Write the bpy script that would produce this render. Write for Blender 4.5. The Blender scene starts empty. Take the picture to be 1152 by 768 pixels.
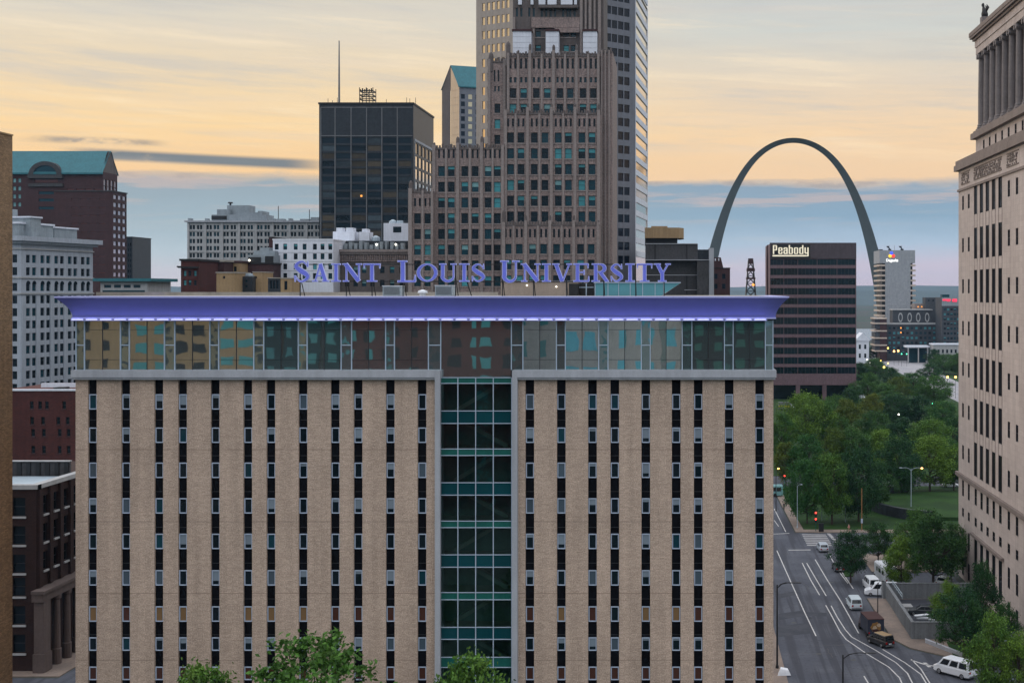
import bpy, bmesh, math, random
from mathutils import Vector
random.seed(7)
R = math.radians
C = bpy.context.scene.collection
SC = bpy.context.scene

# ------------------------------------------------------------------ camera
CX, CY, FL, H = 770.0, 327.0, 1520.0, 51.0      # vanishing point, focal length (photo pixels), eye height (m)
cam_d = bpy.data.cameras.new("camera")
cam = bpy.data.objects.new("camera", cam_d); C.objects.link(cam)
cam.location = (0, 0, H); cam.rotation_euler = (R(90), 0, 0)
cam_d.sensor_width = 36.0; cam_d.lens = 36.0 * FL / 1152.0
cam_d.shift_x = (576 - CX) / 1152.0
cam_d.shift_y = -(384 - CY) / 1152.0
cam_d.clip_start = 1.0; cam_d.clip_end = 30000.0
SC.camera = cam

# ------------------------------------------------------------------ exposure
SC.view_settings.view_transform = 'Standard'
SC.view_settings.look = 'None'
SC.view_settings.exposure = 0.0
SC.view_settings.gamma = 1.0
SC.render.engine = 'CYCLES'
SC.cycles.use_denoising = True
SC.cycles.denoising_prefilter = 'ACCURATE'
SC.cycles.max_bounces = 6
SC.cycles.diffuse_bounces = 3
SC.cycles.glossy_bounces = 3
SC.cycles.transparent_max_bounces = 8
SC.cycles.volume_bounces = 0
SC.cycles.sample_clamp_indirect = 4.0

# ------------------------------------------------------------------ sun and sky
SUN_AZ, SUN_EL = R(-52), R(10)
sl = bpy.data.lights.new("sun", 'SUN'); sun = bpy.data.objects.new("sun", sl); C.objects.link(sun)
sl.energy = 0.9; sl.angle = R(12); sl.color = (1.0, 0.80, 0.62)
sd = Vector((math.sin(SUN_AZ) * math.cos(SUN_EL), math.cos(SUN_AZ) * math.cos(SUN_EL), math.sin(SUN_EL)))
sun.rotation_euler = (-sd).to_track_quat('-Z', 'Y').to_euler()
sun.location = (-200, 100, 200)

def s2l(c):
    return tuple(((v / 255.0) / 12.92 if v / 255.0 <= 0.04045 else ((v / 255.0 + 0.055) / 1.055) ** 2.4) for v in c)

class NT:
    """small helper to wire shader nodes"""
    def __init__(s, tree): s.t = tree; s.n = tree.nodes; s.l = tree.links
    def new(s, typ, **kw):
        n = s.n.new(typ)
        for k, v in kw.items(): setattr(n, k, v)
        return n
    def put(s, sock, v):
        if hasattr(v, 'is_output'): s.l.new(v, sock)
        else: sock.default_value = v
    def m(s, op, a, b=None, c=None, clamp=False):
        n = s.new('ShaderNodeMath', operation=op); n.use_clamp = clamp
        s.put(n.inputs[0], a)
        if b is not None: s.put(n.inputs[1], b)
        if c is not None: s.put(n.inputs[2], c)
        return n.outputs[0]
    def mix(s, f, a, b, blend='MIX'):
        n = s.new('ShaderNodeMix', data_type='RGBA', blend_type=blend)
        s.put(n.inputs[0], f)
        for i, v in ((6, a), (7, b)):
            if hasattr(v, 'is_output'): s.l.new(v, n.inputs[i])
            else: n.inputs[i].default_value = (*v[:3], 1)
        return n.outputs[2]
    def ramp(s, f, stops, interp='LINEAR'):
        n = s.new('ShaderNodeValToRGB'); e = n.color_ramp; e.interpolation = interp
        while len(e.elements) < len(stops): e.elements.new(0.5)
        for el, (p, c) in zip(e.elements, stops):
            el.position = p; el.color = (*c[:3], 1)
        s.put(n.inputs[0], f)
        return n.outputs[0]
    def smooth(s, v, a, b):
        n = s.new('ShaderNodeMapRange', interpolation_type='SMOOTHSTEP')
        s.put(n.inputs[0], v); n.inputs[1].default_value = a; n.inputs[2].default_value = b
        return n.outputs[0]
    def noise(s, vec, scale, detail=3.0, rough=0.5, dim='3D'):
        n = s.new('ShaderNodeTexNoise'); n.noise_dimensions = dim
        if vec is not None: s.l.new(vec, n.inputs['Vector'])
        n.inputs['Scale'].default_value = scale; n.inputs['Detail'].default_value = detail
        n.inputs['Roughness'].default_value = rough
        return n.outputs['Fac']
    def comb(s, x, y, z):
        n = s.new('ShaderNodeCombineXYZ')
        for i, v in enumerate((x, y, z)): s.put(n.inputs[i], v)
        return n.outputs[0]

W = bpy.data.worlds.new("World"); SC.world = W; W.use_nodes = True
W.node_tree.nodes.clear()
w = NT(W.node_tree)
out = w.new('ShaderNodeOutputWorld'); bg = w.new('ShaderNodeBackground')
w.l.new(bg.outputs[0], out.inputs[0])
tc = w.new('ShaderNodeTexCoord'); sep = w.new('ShaderNodeSeparateXYZ'); w.l.new(tc.outputs['Generated'], sep.inputs[0])
dx, dy, dz = sep.outputs
az = w.m('ARCTAN2', dx, dy)
el = w.m('DIVIDE', dz, w.m('SQRT', w.m('ADD', w.m('MULTIPLY', dx, dx), w.m('MULTIPLY', dy, dy))))
cv = w.comb(w.m('MULTIPLY', az, 5.0), w.m('MULTIPLY', el, 75.0), 0.0)
n1 = w.noise(cv, 1.0, 5.0, 0.55)
cv2 = w.comb(w.m('MULTIPLY', az, 9.0), w.m('MULTIPLY', el, 220.0), 3.0)
n2 = w.noise(cv2, 1.0, 4.0, 0.6)
cv3 = w.comb(w.m('MULTIPLY', az, 26.0), w.m('MULTIPLY', el, 60.0), 8.0)
n3 = w.noise(cv3, 1.0, 5.0, 0.6)
elw = w.m('ADD', el, w.m('ADD', w.m('MULTIPLY', w.m('SUBTRACT', n1, 0.5), 0.012), w.m('MULTIPLY', w.m('SUBTRACT', n3, 0.5), 0.010)))
t = w.m('MULTIPLY', elw, 1 / 0.25, clamp=True)
def stops(lst): return [(e / 0.25, s2l(c)) for e, c in lst]
left = w.ramp(t, stops([(0, (218, 205, 207)), (.012, (208, 202, 208)), (.026, (180, 196, 206)), (.048, (156, 178, 191)), (.076, (146, 163, 175)),
                        (.084, (246, 204, 152)), (.115, (248, 213, 160)), (.15, (238, 214, 176)), (.19, (220, 211, 194)), (.22, (212, 206, 194)), (.25, (205, 203, 198))]))
right = w.ramp(t, stops([(0, (208, 190, 202)), (.018, (204, 193, 208)), (.034, (172, 192, 212)), (.055, (138, 167, 190)), (.076, (140, 162, 182)),
                         (.083, (240, 205, 166)), (.115, (244, 211, 170)), (.15, (230, 211, 186)), (.19, (206, 208, 202)), (.22, (200, 202, 200)), (.25, (198, 202, 204))]))
fwd = w.mix(w.smooth(az, -0.25, 0.12), left, right)
# thin slate streaks of cloud left of centre
st1 = w.m('SUBTRACT', 1.0, w.smooth(w.m('ABSOLUTE', w.m('SUBTRACT', w.m('ADD', el, w.m('MULTIPLY', az, 0.02)), 0.0845)), 0.0016, 0.0052))
st1 = w.m('MULTIPLY', st1, w.m('MULTIPLY', w.smooth(az, -0.44, -0.40), w.smooth(w.m('MULTIPLY', az, -1), 0.245, 0.29)))
st1 = w.m('MULTIPLY', st1, w.smooth(n3, 0.18, 0.42))
st2 = w.m('SUBTRACT', 1.0, w.smooth(w.m('ABSOLUTE', w.m('SUBTRACT', el, 0.1015)), 0.0004, 0.0035))
st2 = w.m('MULTIPLY', st2, w.m('MULTIPLY', w.smooth(az, -0.47, -0.42), w.smooth(w.m('MULTIPLY', az, -1), 0.36, 0.39)))
st2 = w.m('MULTIPLY', st2, w.smooth(n3, 0.40, 0.60))
fwd = w.mix(w.m('MULTIPLY', st1, 0.92), fwd, s2l((98, 116, 130)))
fwd = w.mix(w.m('MULTIPLY', st2, 0.85), fwd, s2l((122, 122, 126)))
# soft pale striations in the warm zone, faint mottling in the blue bank
warm = w.smooth(el, 0.085, 0.11)
fwd = w.mix(w.m('MULTIPLY', w.m('MULTIPLY', w.smooth(n2, 0.42, 0.72), warm), 0.22), fwd, s2l((206, 196, 184)))
fwd = w.mix(w.m('MULTIPLY', w.smooth(n1, 0.5, 0.75), 0.20), fwd, s2l((236, 216, 196)))
cv4 = w.comb(w.m('MULTIPLY', az, 7.0), w.m('MULTIPLY', el, 95.0), 21.0)
n4 = w.noise(cv4, 1.0, 6.0, 0.62)
bank = w.m('MULTIPLY', w.smooth(el, 0.045, 0.062), w.m('SUBTRACT', 1.0, w.smooth(el, 0.076, 0.086)))
fwd = w.mix(w.m('MULTIPLY', w.m('MULTIPLY', w.smooth(n4, 0.50, 0.62), bank), 0.38), fwd, s2l((226, 190, 172)))
edge = w.m('SUBTRACT', 1.0, w.smooth(w.m('ABSOLUTE', w.m('SUBTRACT', elw, 0.0800)), 0.0006, 0.0032))
fwd = w.mix(w.m('MULTIPLY', w.m('MULTIPLY', edge, w.smooth(n3, 0.45, 0.62)), 0.6), fwd, s2l((150, 150, 158)))
cv5 = w.comb(w.m('MULTIPLY', az, 3.2), w.m('ADD', w.m('MULTIPLY', el, 34.0), w.m('MULTIPLY', az, 2.0)), 40.0)
n5 = w.noise(cv5, 1.0, 7.0, 0.66)
fwd = w.mix(w.m('MULTIPLY', w.m('MULTIPLY', w.smooth(n5, 0.48, 0.70), warm), 0.50), fwd, s2l((186, 188, 190)))
fwd = w.mix(w.m('MULTIPLY', w.m('MULTIPLY', w.m('SUBTRACT', 1.0, w.smooth(n5, 0.32, 0.48)), warm), 0.42), fwd, s2l((255, 234, 200)))
sc_ = w.new('ShaderNodeVectorMath', operation='SCALE'); w.l.new(fwd, sc_.inputs[0]); sc_.inputs['Scale'].default_value = 1.10; fwd = sc_.outputs[0]
# the sky overhead and behind the camera: broad bright overcast, cooler and stronger than the dawn side
WEST = (1.54, 1.55, 1.62)
up = w.smooth(el, 0.24, 0.75)
back = w.smooth(w.m('MULTIPLY', dy, -1.0), 0.25, 0.75)
nb = w.noise(tc.outputs['Generated'], 3.0, 4.0, 0.6)
westc = w.mix(w.smooth(nb, 0.35, 0.65), tuple(v * 0.85 for v in WEST), tuple(v * 1.2 for v in WEST))
westc = w.mix(w.smooth(el, 0.0, 0.55), (0.18, 0.29, 0.38), westc)      # the west is dusky low down, bright higher up
sky = w.mix(w.m('MAXIMUM', up, back), fwd, westc)
nis = w.new('ShaderNodeTexSky', sky_type='NISHITA'); nis.sun_disc = False
nis.sun_elevation = SUN_EL; nis.sun_rotation = SUN_AZ
nsc = w.mix(1.0, nis.outputs[0], (0.05, 0.05, 0.05), 'MULTIPLY')
sky = w.mix(0.06, sky, nsc)
# below the horizon: dull ground glow
sky = w.mix(w.smooth(dz, -0.02, -0.004), (0.10, 0.11, 0.12), sky)
w.l.new(sky, bg.inputs[0]); bg.inputs[1].default_value = 1.0

# ------------------------------------------------------------------ helpers
def X(px, D): return (px - CX) * D / FL
def Z(py, D): return H - (py - CY) * D / FL
def G(px, py):
    D = FL * H / (py - CY)
    return ((px - CX) * D / FL, D)

class MB:
    """collects geometry, builds ONE mesh object"""
    def __init__(s): s.v = []; s.f = []; s.m = []
    def add(s, vs, fs, m=0):
        o = len(s.v); s.v += [tuple(v) for v in vs]
        s.f += [tuple(i + o for i in f) for f in fs]; s.m += [m] * len(fs)
    def quad(s, a, b, c, d, m=0): s.add([a, b, c, d], [(0, 1, 2, 3)], m)
    def box(s, x0, x1, y0, y1, z0, z1, m=0):
        s.add([(x0, y0, z0), (x1, y0, z0), (x1, y1, z0), (x0, y1, z0), (x0, y0, z1), (x1, y0, z1), (x1, y1, z1), (x0, y1, z1)],
              [(0, 3, 2, 1), (4, 5, 6, 7), (0, 1, 5, 4), (1, 2, 6, 5), (2, 3, 7, 6), (3, 0, 4, 7)], m)
    def prism(s, poly, z0, z1, m=0):
        n = len(poly)
        s.add([(x, y, z0) for x, y in poly] + [(x, y, z1) for x, y in poly],
              [tuple(range(n))[::-1], tuple(range(n, 2 * n))] + [(i, (i + 1) % n, n + (i + 1) % n, n + i) for i in range(n)], m)
    def fbox(s, F, u0, u1, z0, z1, d0, d1, m=0):
        p = F.p
        s.add([p(u0, z0, d1), p(u1, z0, d1), p(u1, z0, d0), p(u0, z0, d0), p(u0, z1, d1), p(u1, z1, d1), p(u1, z1, d0), p(u0, z1, d0)],
              [(0, 3, 2, 1), (4, 5, 6, 7), (0, 1, 5, 4), (1, 2, 6, 5), (2, 3, 7, 6), (3, 0, 4, 7)], m)
    def loft(s, rings, m=0, cap0=True, cap1=True):
        n = len(rings[0]); vs = [v for r in rings for v in r]; fs = []
        for k in range(len(rings) - 1):
            for i in range(n):
                j = (i + 1) % n
                fs.append((k * n + i, k * n + j, (k + 1) * n + j, (k + 1) * n + i))
        if cap0: fs.append(tuple(range(n))[::-1])
        if cap1: fs.append(tuple((len(rings) - 1) * n + i for i in range(n)))
        s.add(vs, fs, m)
    def tube(s, pts, rad, n=6, m=0):
        rings = []
        for k, p in enumerate(pts):
            p = Vector(p)
            a = Vector(pts[max(k - 1, 0)]); b = Vector(pts[min(k + 1, len(pts) - 1)])
            d = (b - a).normalized()
            up_ = Vector((0, 0, 1)) if abs(d.z) < 0.9 else Vector((1, 0, 0))
            e1 = d.cross(up_).normalized(); e2 = d.cross(e1)
            r = rad[k] if hasattr(rad, '__len__') else rad
            rings.append([tuple(p + (e1 * math.cos(2 * math.pi * i / n) + e2 * math.sin(2 * math.pi * i / n)) * r) for i in range(n)])
        s.loft(rings, m)
    def cyl(s, x, y, z0, z1, r0, r1=None, n=12, m=0):
        r1 = r0 if r1 is None else r1
        s.loft([[(x + r * math.cos(2 * math.pi * i / n), y + r * math.sin(2 * math.pi * i / n), z) for i in range(n)] for z, r in ((z0, r0), (z1, r1))], m)
    def lathe(s, x, y, prof, n=12, m=0):
        s.loft([[(x + r * math.cos(2 * math.pi * i / n), y + r * math.sin(2 * math.pi * i / n), z) for i in range(n)] for z, r in prof], m)
    def mesh(s, name, mats, off=(0, 0, 0), smooth=False):
        me = bpy.data.meshes.new(name)
        me.from_pydata([(a - off[0], b - off[1], c - off[2]) for a, b, c in s.v], [], s.f)
        for mt in (mats if isinstance(mats, (list, tuple)) else [mats]): me.materials.append(mt)
        me.polygons.foreach_set('material_index', s.m)
        if smooth: me.polygons.foreach_set('use_smooth', [True] * len(s.f))
        me.update()
        return me

class Face:
    """a vertical facade plane: origin, direction u along it, outward normal to the right-hand side"""
    def __init__(s, x, y, dx, dy):
        l = math.hypot(dx, dy); s.x, s.y, s.dx, s.dy = x, y, dx / l, dy / l
        s.nx, s.ny = s.dy, -s.dx; s.rot = math.atan2(s.dy, s.dx)
    def p(s, u, z, d=0.0): return (s.x + s.dx * u + s.nx * d, s.y + s.dy * u + s.ny * d, z)
    def u(s, px):
        k = (px - CX) / FL
        return (k * s.y - s.x) / (s.dx - k * s.dy)

def tagk(o, kind): o['kind'] = kind; return o
class Thing:
    """an Empty at the thing's base that parents its parts (geometry given in world coordinates)"""
    def __init__(s, name, label, cat, loc=(0, 0, 0), group=None, rz=0.0):
        o = bpy.data.objects.new(name, None); C.objects.link(o); s.o = o
        o.empty_display_size = 0.5
        o.location = loc; o.rotation_euler = (0, 0, rz); s.loc = Vector(loc)
        o['label'] = label; o['category'] = cat
        if group: o['group'] = group
    def part(s, name, mb, mats, parent=None, label=None, smooth=False, local=False, kind=None):
        me = mb.mesh(name, mats, (0, 0, 0) if local else s.loc, smooth)
        return s.inst(name, me, parent=parent, label=label, kind=kind)
    def inst(s, name, me, wloc=None, rot=0.0, parent=None, label=None, kind=None):
        o = bpy.data.objects.new(name, me); C.objects.link(o); o.parent = parent or s.o
        if wloc is not None: o.location = Vector(wloc) - s.loc
        o.rotation_euler = (0, 0, rot)
        if label: o['label'] = label
        if kind: o['kind'] = kind
        return o
def single(name, mb, mats, label, cat, group=None, smooth=False, kind=None):
    me = mb.mesh(name, mats, (0, 0, 0), smooth)
    o = bpy.data.objects.new(name, me); C.objects.link(o)
    if label: o['label'] = label
    if cat: o['category'] = cat
    if group: o['group'] = group
    if kind: o['kind'] = kind
    return o
def struct(name, mb, mats, smooth=False): return single(name, mb, mats, None, None, kind='structure', smooth=smooth)

def copy_tree(o, parent=None):
    c = o.copy(); C.objects.link(c); c.parent = parent
    for ch in list(o.children): copy_tree(ch, c)
    return c

# ------------------------------------------------------------------ materials
def mat(name, col, rough=0.8, var=0.25, scale=1.0, fine=6.0, finev=0.25, bump=0.15, metal=0.0, spec=0.3, streak=0.25, tint=None, emit=None):
    """weathered solid surface: broad blotches, fine grain, vertical rain streaks"""
    m_ = bpy.data.materials.new(name); m_.use_nodes = True; k = NT(m_.node_tree)
    b = k.n['Principled BSDF']
    tcn = k.new('ShaderNodeTexCoord'); v = tcn.outputs['Object']
    a = k.noise(v, scale * 0.35, 4.0, 0.6); f = k.noise(v, fine, 3.0, 0.8)
    mp = k.new('ShaderNodeMapping'); mp.inputs['Scale'].default_value = (1.2, 1.2, 0.06); k.l.new(v, mp.inputs[0])
    s = k.noise(mp.outputs[0], scale, 3.0, 0.6)
    val = k.m('ADD', k.m('ADD', k.m('MULTIPLY', k.m('SUBTRACT', a, 0.5), 2 * var), k.m('MULTIPLY', k.m('SUBTRACT', f, 0.5), 2 * finev)),
              k.m('MULTIPLY', k.m('SUBTRACT', s, 0.5), 2 * streak))
    val = k.m('ADD', val, 1.0)
    base = k.mix(k.smooth(f, 0.35, 0.65), col, tint) if tint else None
    mul = k.new('ShaderNodeVectorMath', operation='SCALE')
    if base is not None: k.l.new(base, mul.inputs[0])
    else: mul.inputs[0].default_value = col
    k.l.new(val, mul.inputs['Scale'])
    k.l.new(mul.outputs[0], b.inputs['Base Color'])
    b.inputs['Roughness'].default_value = rough; b.inputs['Metallic'].default_value = metal
    b.inputs['Specular IOR Level'].default_value = spec
    if bump:
        bp = k.new('ShaderNodeBump'); bp.inputs['Strength'].default_value = bump; bp.inputs['Distance'].default_value = 0.05
        k.l.new(f, bp.inputs['Height']); k.l.new(bp.outputs[0], b.inputs['Normal'])
    return m_
def brick(name, c1, c2, mortar, scale=1.0, finev=0.3, var=0.2, bw=0.45, bh=0.16):
    m_ = bpy.data.materials.new(name); m_.use_nodes = True; k = NT(m_.node_tree)
    b = k.n['Principled BSDF']
    tcn = k.new('ShaderNodeTexCoord'); v = tcn.outputs['Object']
    sp = k.new('ShaderNodeSeparateXYZ'); k.l.new(v, sp.inputs[0])
    bv = k.comb(k.m('ADD', sp.outputs[0], sp.outputs[1]), sp.outputs[2], 0.0)
    bt = k.new('ShaderNodeTexBrick'); k.l.new(bv, bt.inputs['Vector'])
    bt.inputs['Color1'].default_value = (*c1, 1); bt.inputs['Color2'].default_value = (*c2, 1); bt.inputs['Mortar'].default_value = (*mortar, 1)
    bt.inputs['Scale'].default_value = scale; bt.inputs['Brick Width'].default_value = bw; bt.inputs['Row Height'].default_value = bh
    bt.inputs['Mortar Size'].default_value = 0.012
    a = k.noise(v, 0.12, 4.0, 0.6); f = k.noise(v, 8.0, 2.0, 0.8)
    mp = k.new('ShaderNodeMapping'); mp.inputs['Scale'].default_value = (0.9, 0.9, 0.04); k.l.new(v, mp.inputs[0])
    s = k.noise(mp.outputs[0], 1.0, 4.0, 0.65)
    val = k.m('ADD', 1.0, k.m('ADD', k.m('ADD', k.m('MULTIPLY', k.m('SUBTRACT', a, 0.5), 2 * var), k.m('MULTIPLY', k.m('SUBTRACT', f, 0.5), 2 * finev)),
              k.m('MULTIPLY', k.m('SUBTRACT', s, 0.5), 0.62)))
    mul = k.new('ShaderNodeVectorMath', operation='SCALE'); k.l.new(bt.outputs[0], mul.inputs[0]); k.l.new(val, mul.inputs['Scale'])
    k.l.new(mul.outputs[0], b.inputs['Base Color']); b.inputs['Roughness'].default_value = 0.9; b.inputs['Specular IOR Level'].default_value = 0.2
    return m_
def glass(name, col, rough=0.06, spec=0.5, wob=0.0, wscale=0.6, metal=0.0, var=0.3, ior=1.5):
    m_ = bpy.data.materials.new(name); m_.use_nodes = True; k = NT(m_.node_tree)
    b = k.n['Principled BSDF']
    tcn = k.new('ShaderNodeTexCoord'); g = k.new('ShaderNodeNewGeometry'); oi = k.new('ShaderNodeObjectInfo')
    f = k.noise(g.outputs['Position'], 0.5, 2.0, 0.5)
    val = k.m('ADD', 1.0 - var, k.m('MULTIPLY', k.m('ADD', f, oi.outputs['Random']), var))
    mul = k.new('ShaderNodeVectorMath', operation='SCALE'); mul.inputs[0].default_value = col; k.l.new(val, mul.inputs['Scale'])
    k.l.new(mul.outputs[0], b.inputs['Base Color'])
    b.inputs['Roughness'].default_value = rough; b.inputs['Specular IOR Level'].default_value = spec; b.inputs['Metallic'].default_value = metal
    b.inputs['IOR'].default_value = ior
    if wob:
        bp = k.new('ShaderNodeBump'); bp.inputs['Strength'].default_value = 1.0; bp.inputs['Distance'].default_value = wob
        k.l.new(k.noise(g.outputs['Position'], wscale, 1.5, 0.45), bp.inputs['Height']); k.l.new(bp.outputs[0], b.inputs['Normal'])
    return m_
def lamp(name, col, strength, base=None):
    m_ = bpy.data.materials.new(name); m_.use_nodes = True; b = m_.node_tree.nodes['Principled BSDF']
    b.inputs['Base Color'].default_value = (*(base or col), 1)
    b.inputs['Emission Color'].default_value = (*col, 1); b.inputs['Emission Strength'].default_value = strength
    return m_

M = {}
M['tan_brick'] = brick('tan_brick', (.495, .378, .300), (.395, .297, .233), (.42, .35, .295), finev=0.95, var=0.24)
M['concrete'] = mat('concrete', (.36, .38, .42), var=.15, finev=.2)
M['slit'] = mat('slit_panel', (.004, .004, .006), rough=.6, var=.2, bump=0, spec=.06)
M['white_frame'] = mat('white_frame', (.42, .50, .64), rough=.4, var=.05, finev=.1, bump=0, streak=.1)
M['steel_frame'] = mat('steel_frame', (.38, .47, .58), rough=.35, var=.05, finev=.1, bump=0, spec=.5, streak=.1)
M['dark_mullion'] = mat('dark_mullion', (.03, .03, .035), rough=.4, bump=0)
M['band_glass'] = glass('band_glass', (.50, .56, .56), rough=.015, metal=.92, wob=.0075, wscale=.30, var=.12)
M['band_side'] = glass('band_side', (.34, .44, .45), rough=.03, metal=.85, wob=.02, wscale=.5, var=.2)
M['pane_dark'] = glass('pane_dark', (.005, .012, .018), spec=.35)
M['pane_grey'] = glass('pane_grey', (.07, .10, .13), spec=.5)
M['pane_amber'] = glass('pane_amber', (.20, .12, .055), spec=.3, rough=.3)
M['pane_rust'] = glass('pane_rust', (.07, .028, .02), spec=.4)
M['pane_teal'] = glass('pane_teal', (.006, .040, .058), spec=.4)
M['blind_grey'] = glass('blind_grey', (.20, .25, .30), spec=.3, rough=.4)
M['blind_teal'] = glass('blind_teal', (.05, .27, .31), spec=.4, rough=.3)
M['blind_pale'] = glass('blind_pale', (.16, .34, .36), spec=.4, rough=.4)
M['slab_green'] = mat('slab_green', (.011, .100, .085), rough=.3, bump=0, var=.3)
M['spandrel_teal'] = glass('spandrel_teal', (.005, .048, .060), spec=.22, rough=.08)
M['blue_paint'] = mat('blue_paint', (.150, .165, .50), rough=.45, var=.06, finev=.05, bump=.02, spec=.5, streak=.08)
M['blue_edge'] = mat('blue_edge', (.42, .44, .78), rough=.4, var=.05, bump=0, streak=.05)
M['led'] = lamp('led', (.76, .78, 1.0), .62)
M['led_up'] = lamp('led_up', (.42, .42, 1.0), 5.5)
M['roof_grey'] = mat('roof_grey', (.30, .28, .25), var=.3)
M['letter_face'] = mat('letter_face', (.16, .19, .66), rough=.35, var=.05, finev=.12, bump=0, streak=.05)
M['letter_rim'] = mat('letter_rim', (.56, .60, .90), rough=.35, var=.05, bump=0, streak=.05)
M['black_metal'] = mat('black_metal', (.015, .016, .018), rough=.5, bump=0)
M['grey_metal'] = mat('grey_metal', (.16, .17, .18), rough=.45, metal=.3, bump=0)
M['unit_metal'] = mat('unit_metal', (.34, .42, .48), rough=.45, bump=0)
M['white_paint'] = mat('white_paint', (.70, .74, .80), rough=.5, var=.08, finev=.08, bump=0)

def clear_glass(name, tint, refl=0.10):
    m_ = bpy.data.materials.new(name); m_.use_nodes = True; k = NT(m_.node_tree)
    o = k.n['Material Output']
    tr = k.new('ShaderNodeBsdfTransparent'); tr.inputs[0].default_value = (*tint, 1)
    gl = k.new('ShaderNodeBsdfGlossy'); gl.inputs['Roughness'].default_value = 0.03; gl.inputs['Color'].default_value = (.85, .95, 1, 1)
    g = k.new('ShaderNodeNewGeometry')
    bp = k.new('ShaderNodeBump'); bp.inputs['Strength'].default_value = 1.0; bp.inputs['Distance'].default_value = .015
    k.l.new(k.noise(g.outputs['Position'], 0.7, 1.5, 0.5), bp.inputs['Height']); k.l.new(bp.outputs[0], gl.inputs['Normal'])
    lw = k.new('ShaderNodeFresnel'); lw.inputs[0].default_value = 1.6
    mx = k.new('ShaderNodeMixShader'); k.l.new(k.m('ADD', lw.outputs[0], refl, clamp=True), mx.inputs[0])
    k.l.new(tr.outputs[0], mx.inputs[1]); k.l.new(gl.outputs[0], mx.inputs[2]); k.l.new(mx.outputs[0], o.inputs['Surface'])
    return m_
M['stair_glass'] = clear_glass('stair_glass', (.42, .68, .66), .03)

# ------------------------------------------------------------------ facade tools
def facade(mb, F, u0, u1, z0, z1, holes, depth, m=0, mr=None):
    """wall skin with real rectangular openings and reveals"""
    mr = m if mr is None else mr
    hs = [(max(a, u0), min(b, u1), max(c, z0), min(d, z1)) for a, b, c, d in holes if a < u1 and b > u0 and c < z1 and d > z0]
    us = sorted({round(v, 4) for v in [u0, u1] + [h[0] for h in hs] + [h[1] for h in hs]})
    zs = sorted({round(v, 4) for v in [z0, z1] + [h[2] for h in hs] + [h[3] for h in hs]})
    ui = {v: i for i, v in enumerate(us)}; zi = {v: i for i, v in enumerate(zs)}
    occ = [[False] * (len(zs) - 1) for _ in range(len(us) - 1)]
    for a, b, c, d in hs:
        for i in range(ui[round(a, 4)], ui[round(b, 4)]):
            for j in range(zi[round(c, 4)], zi[round(d, 4)]): occ[i][j] = True
    # merge vertical runs of solid cells
    for i in range(len(us) - 1):
        j = 0
        while j < len(zs) - 1:
            if occ[i][j]: j += 1; continue
            k = j
            while k < len(zs) - 1 and not occ[i][k]: k += 1
            mb.quad(F.p(us[i], zs[j]), F.p(us[i + 1], zs[j]), F.p(us[i + 1], zs[k]), F.p(us[i], zs[k]), m); j = k
    for a, b, c, d in hs:
        p = F.p
        mb.quad(p(a, c), p(a, c, -depth), p(a, d, -depth), p(a, d), mr)
        mb.quad(p(b, c), p(b, d), p(b, d, -depth), p(b, c, -depth), mr)
        mb.quad(p(a, c), p(b, c), p(b, c, -depth), p(a, c, -depth), mr)
        mb.quad(p(a, d), p(a, d, -depth), p(b, d, -depth), p(b, d), mr)

def win_geo(mb, P, w_, h_, style):
    """one window in local x (along), z (up), y (inwards): frame bars, sash rail, pane(s)"""
    fr, mid = style.get('frame', 0.07), style.get('div', 'sash')
    a, b = w_ / 2, h_ / 2
    def q(x0, x1, z0, z1, y, m): mb.add([P(x0, y, z0), P(x1, y, z0), P(x1, y, z1), P(x0, y, z1)], [(0, 1, 2, 3)], m)
    def bx(x0, x1, z0, z1, y0, y1, m):
        mb.add([P(x0, y0, z0), P(x1, y0, z0), P(x1, y1, z0), P(x0, y1, z0), P(x0, y0, z1), P(x1, y0, z1), P(x1, y1, z1), P(x0, y1, z1)],
               [(0, 3, 2, 1), (4, 5, 6, 7), (0, 1, 5, 4), (1, 2, 6, 5), (2, 3, 7, 6), (3, 0, 4, 7)], m)
    sp = style.get('split')
    if sp is None: q(-a, a, -b, b, 0.0, 1)
    else:
        zc = b - sp * h_
        q(-a, a, -b, zc, 0.0, 1); q(-a, a, zc, b, 0.0, 2)
    if fr:
        t = -style.get('proud', 0.05)
        bx(-a, -a + fr, -b, b, t, .01, 0); bx(a - fr, a, -b, b, t, .01, 0)
        bx(-a + fr, a - fr, -b, -b + fr, t, .01, 0); bx(-a + fr, a - fr, b - fr, b, t, .01, 0)
        if mid in ('sash', 'cross'): bx(-a + fr, a - fr, -fr / 2, fr / 2, t * .8, .01, 0)
        if mid in ('mull', 'cross'): bx(-fr / 2, fr / 2, -b + fr, b - fr, t * .7, .01, 0)
_wc = {}
def win_mesh(w_, h_, key, style, mats):
    k = (round(w_, 2), round(h_, 2), key)
    if k not in _wc:
        mb = MB(); win_geo(mb, lambda x, y, z: (x, y, z), k[0], k[1], style); _wc[k] = mb.mesh('window', mats)
    return _wc[k]
STY = {}
def sty(key, fmat, pane, pane2=None, **kw):
    STY[key] = (kw, [M[fmat], M[pane], M[pane2 or pane]])
_wcount = {}
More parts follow.
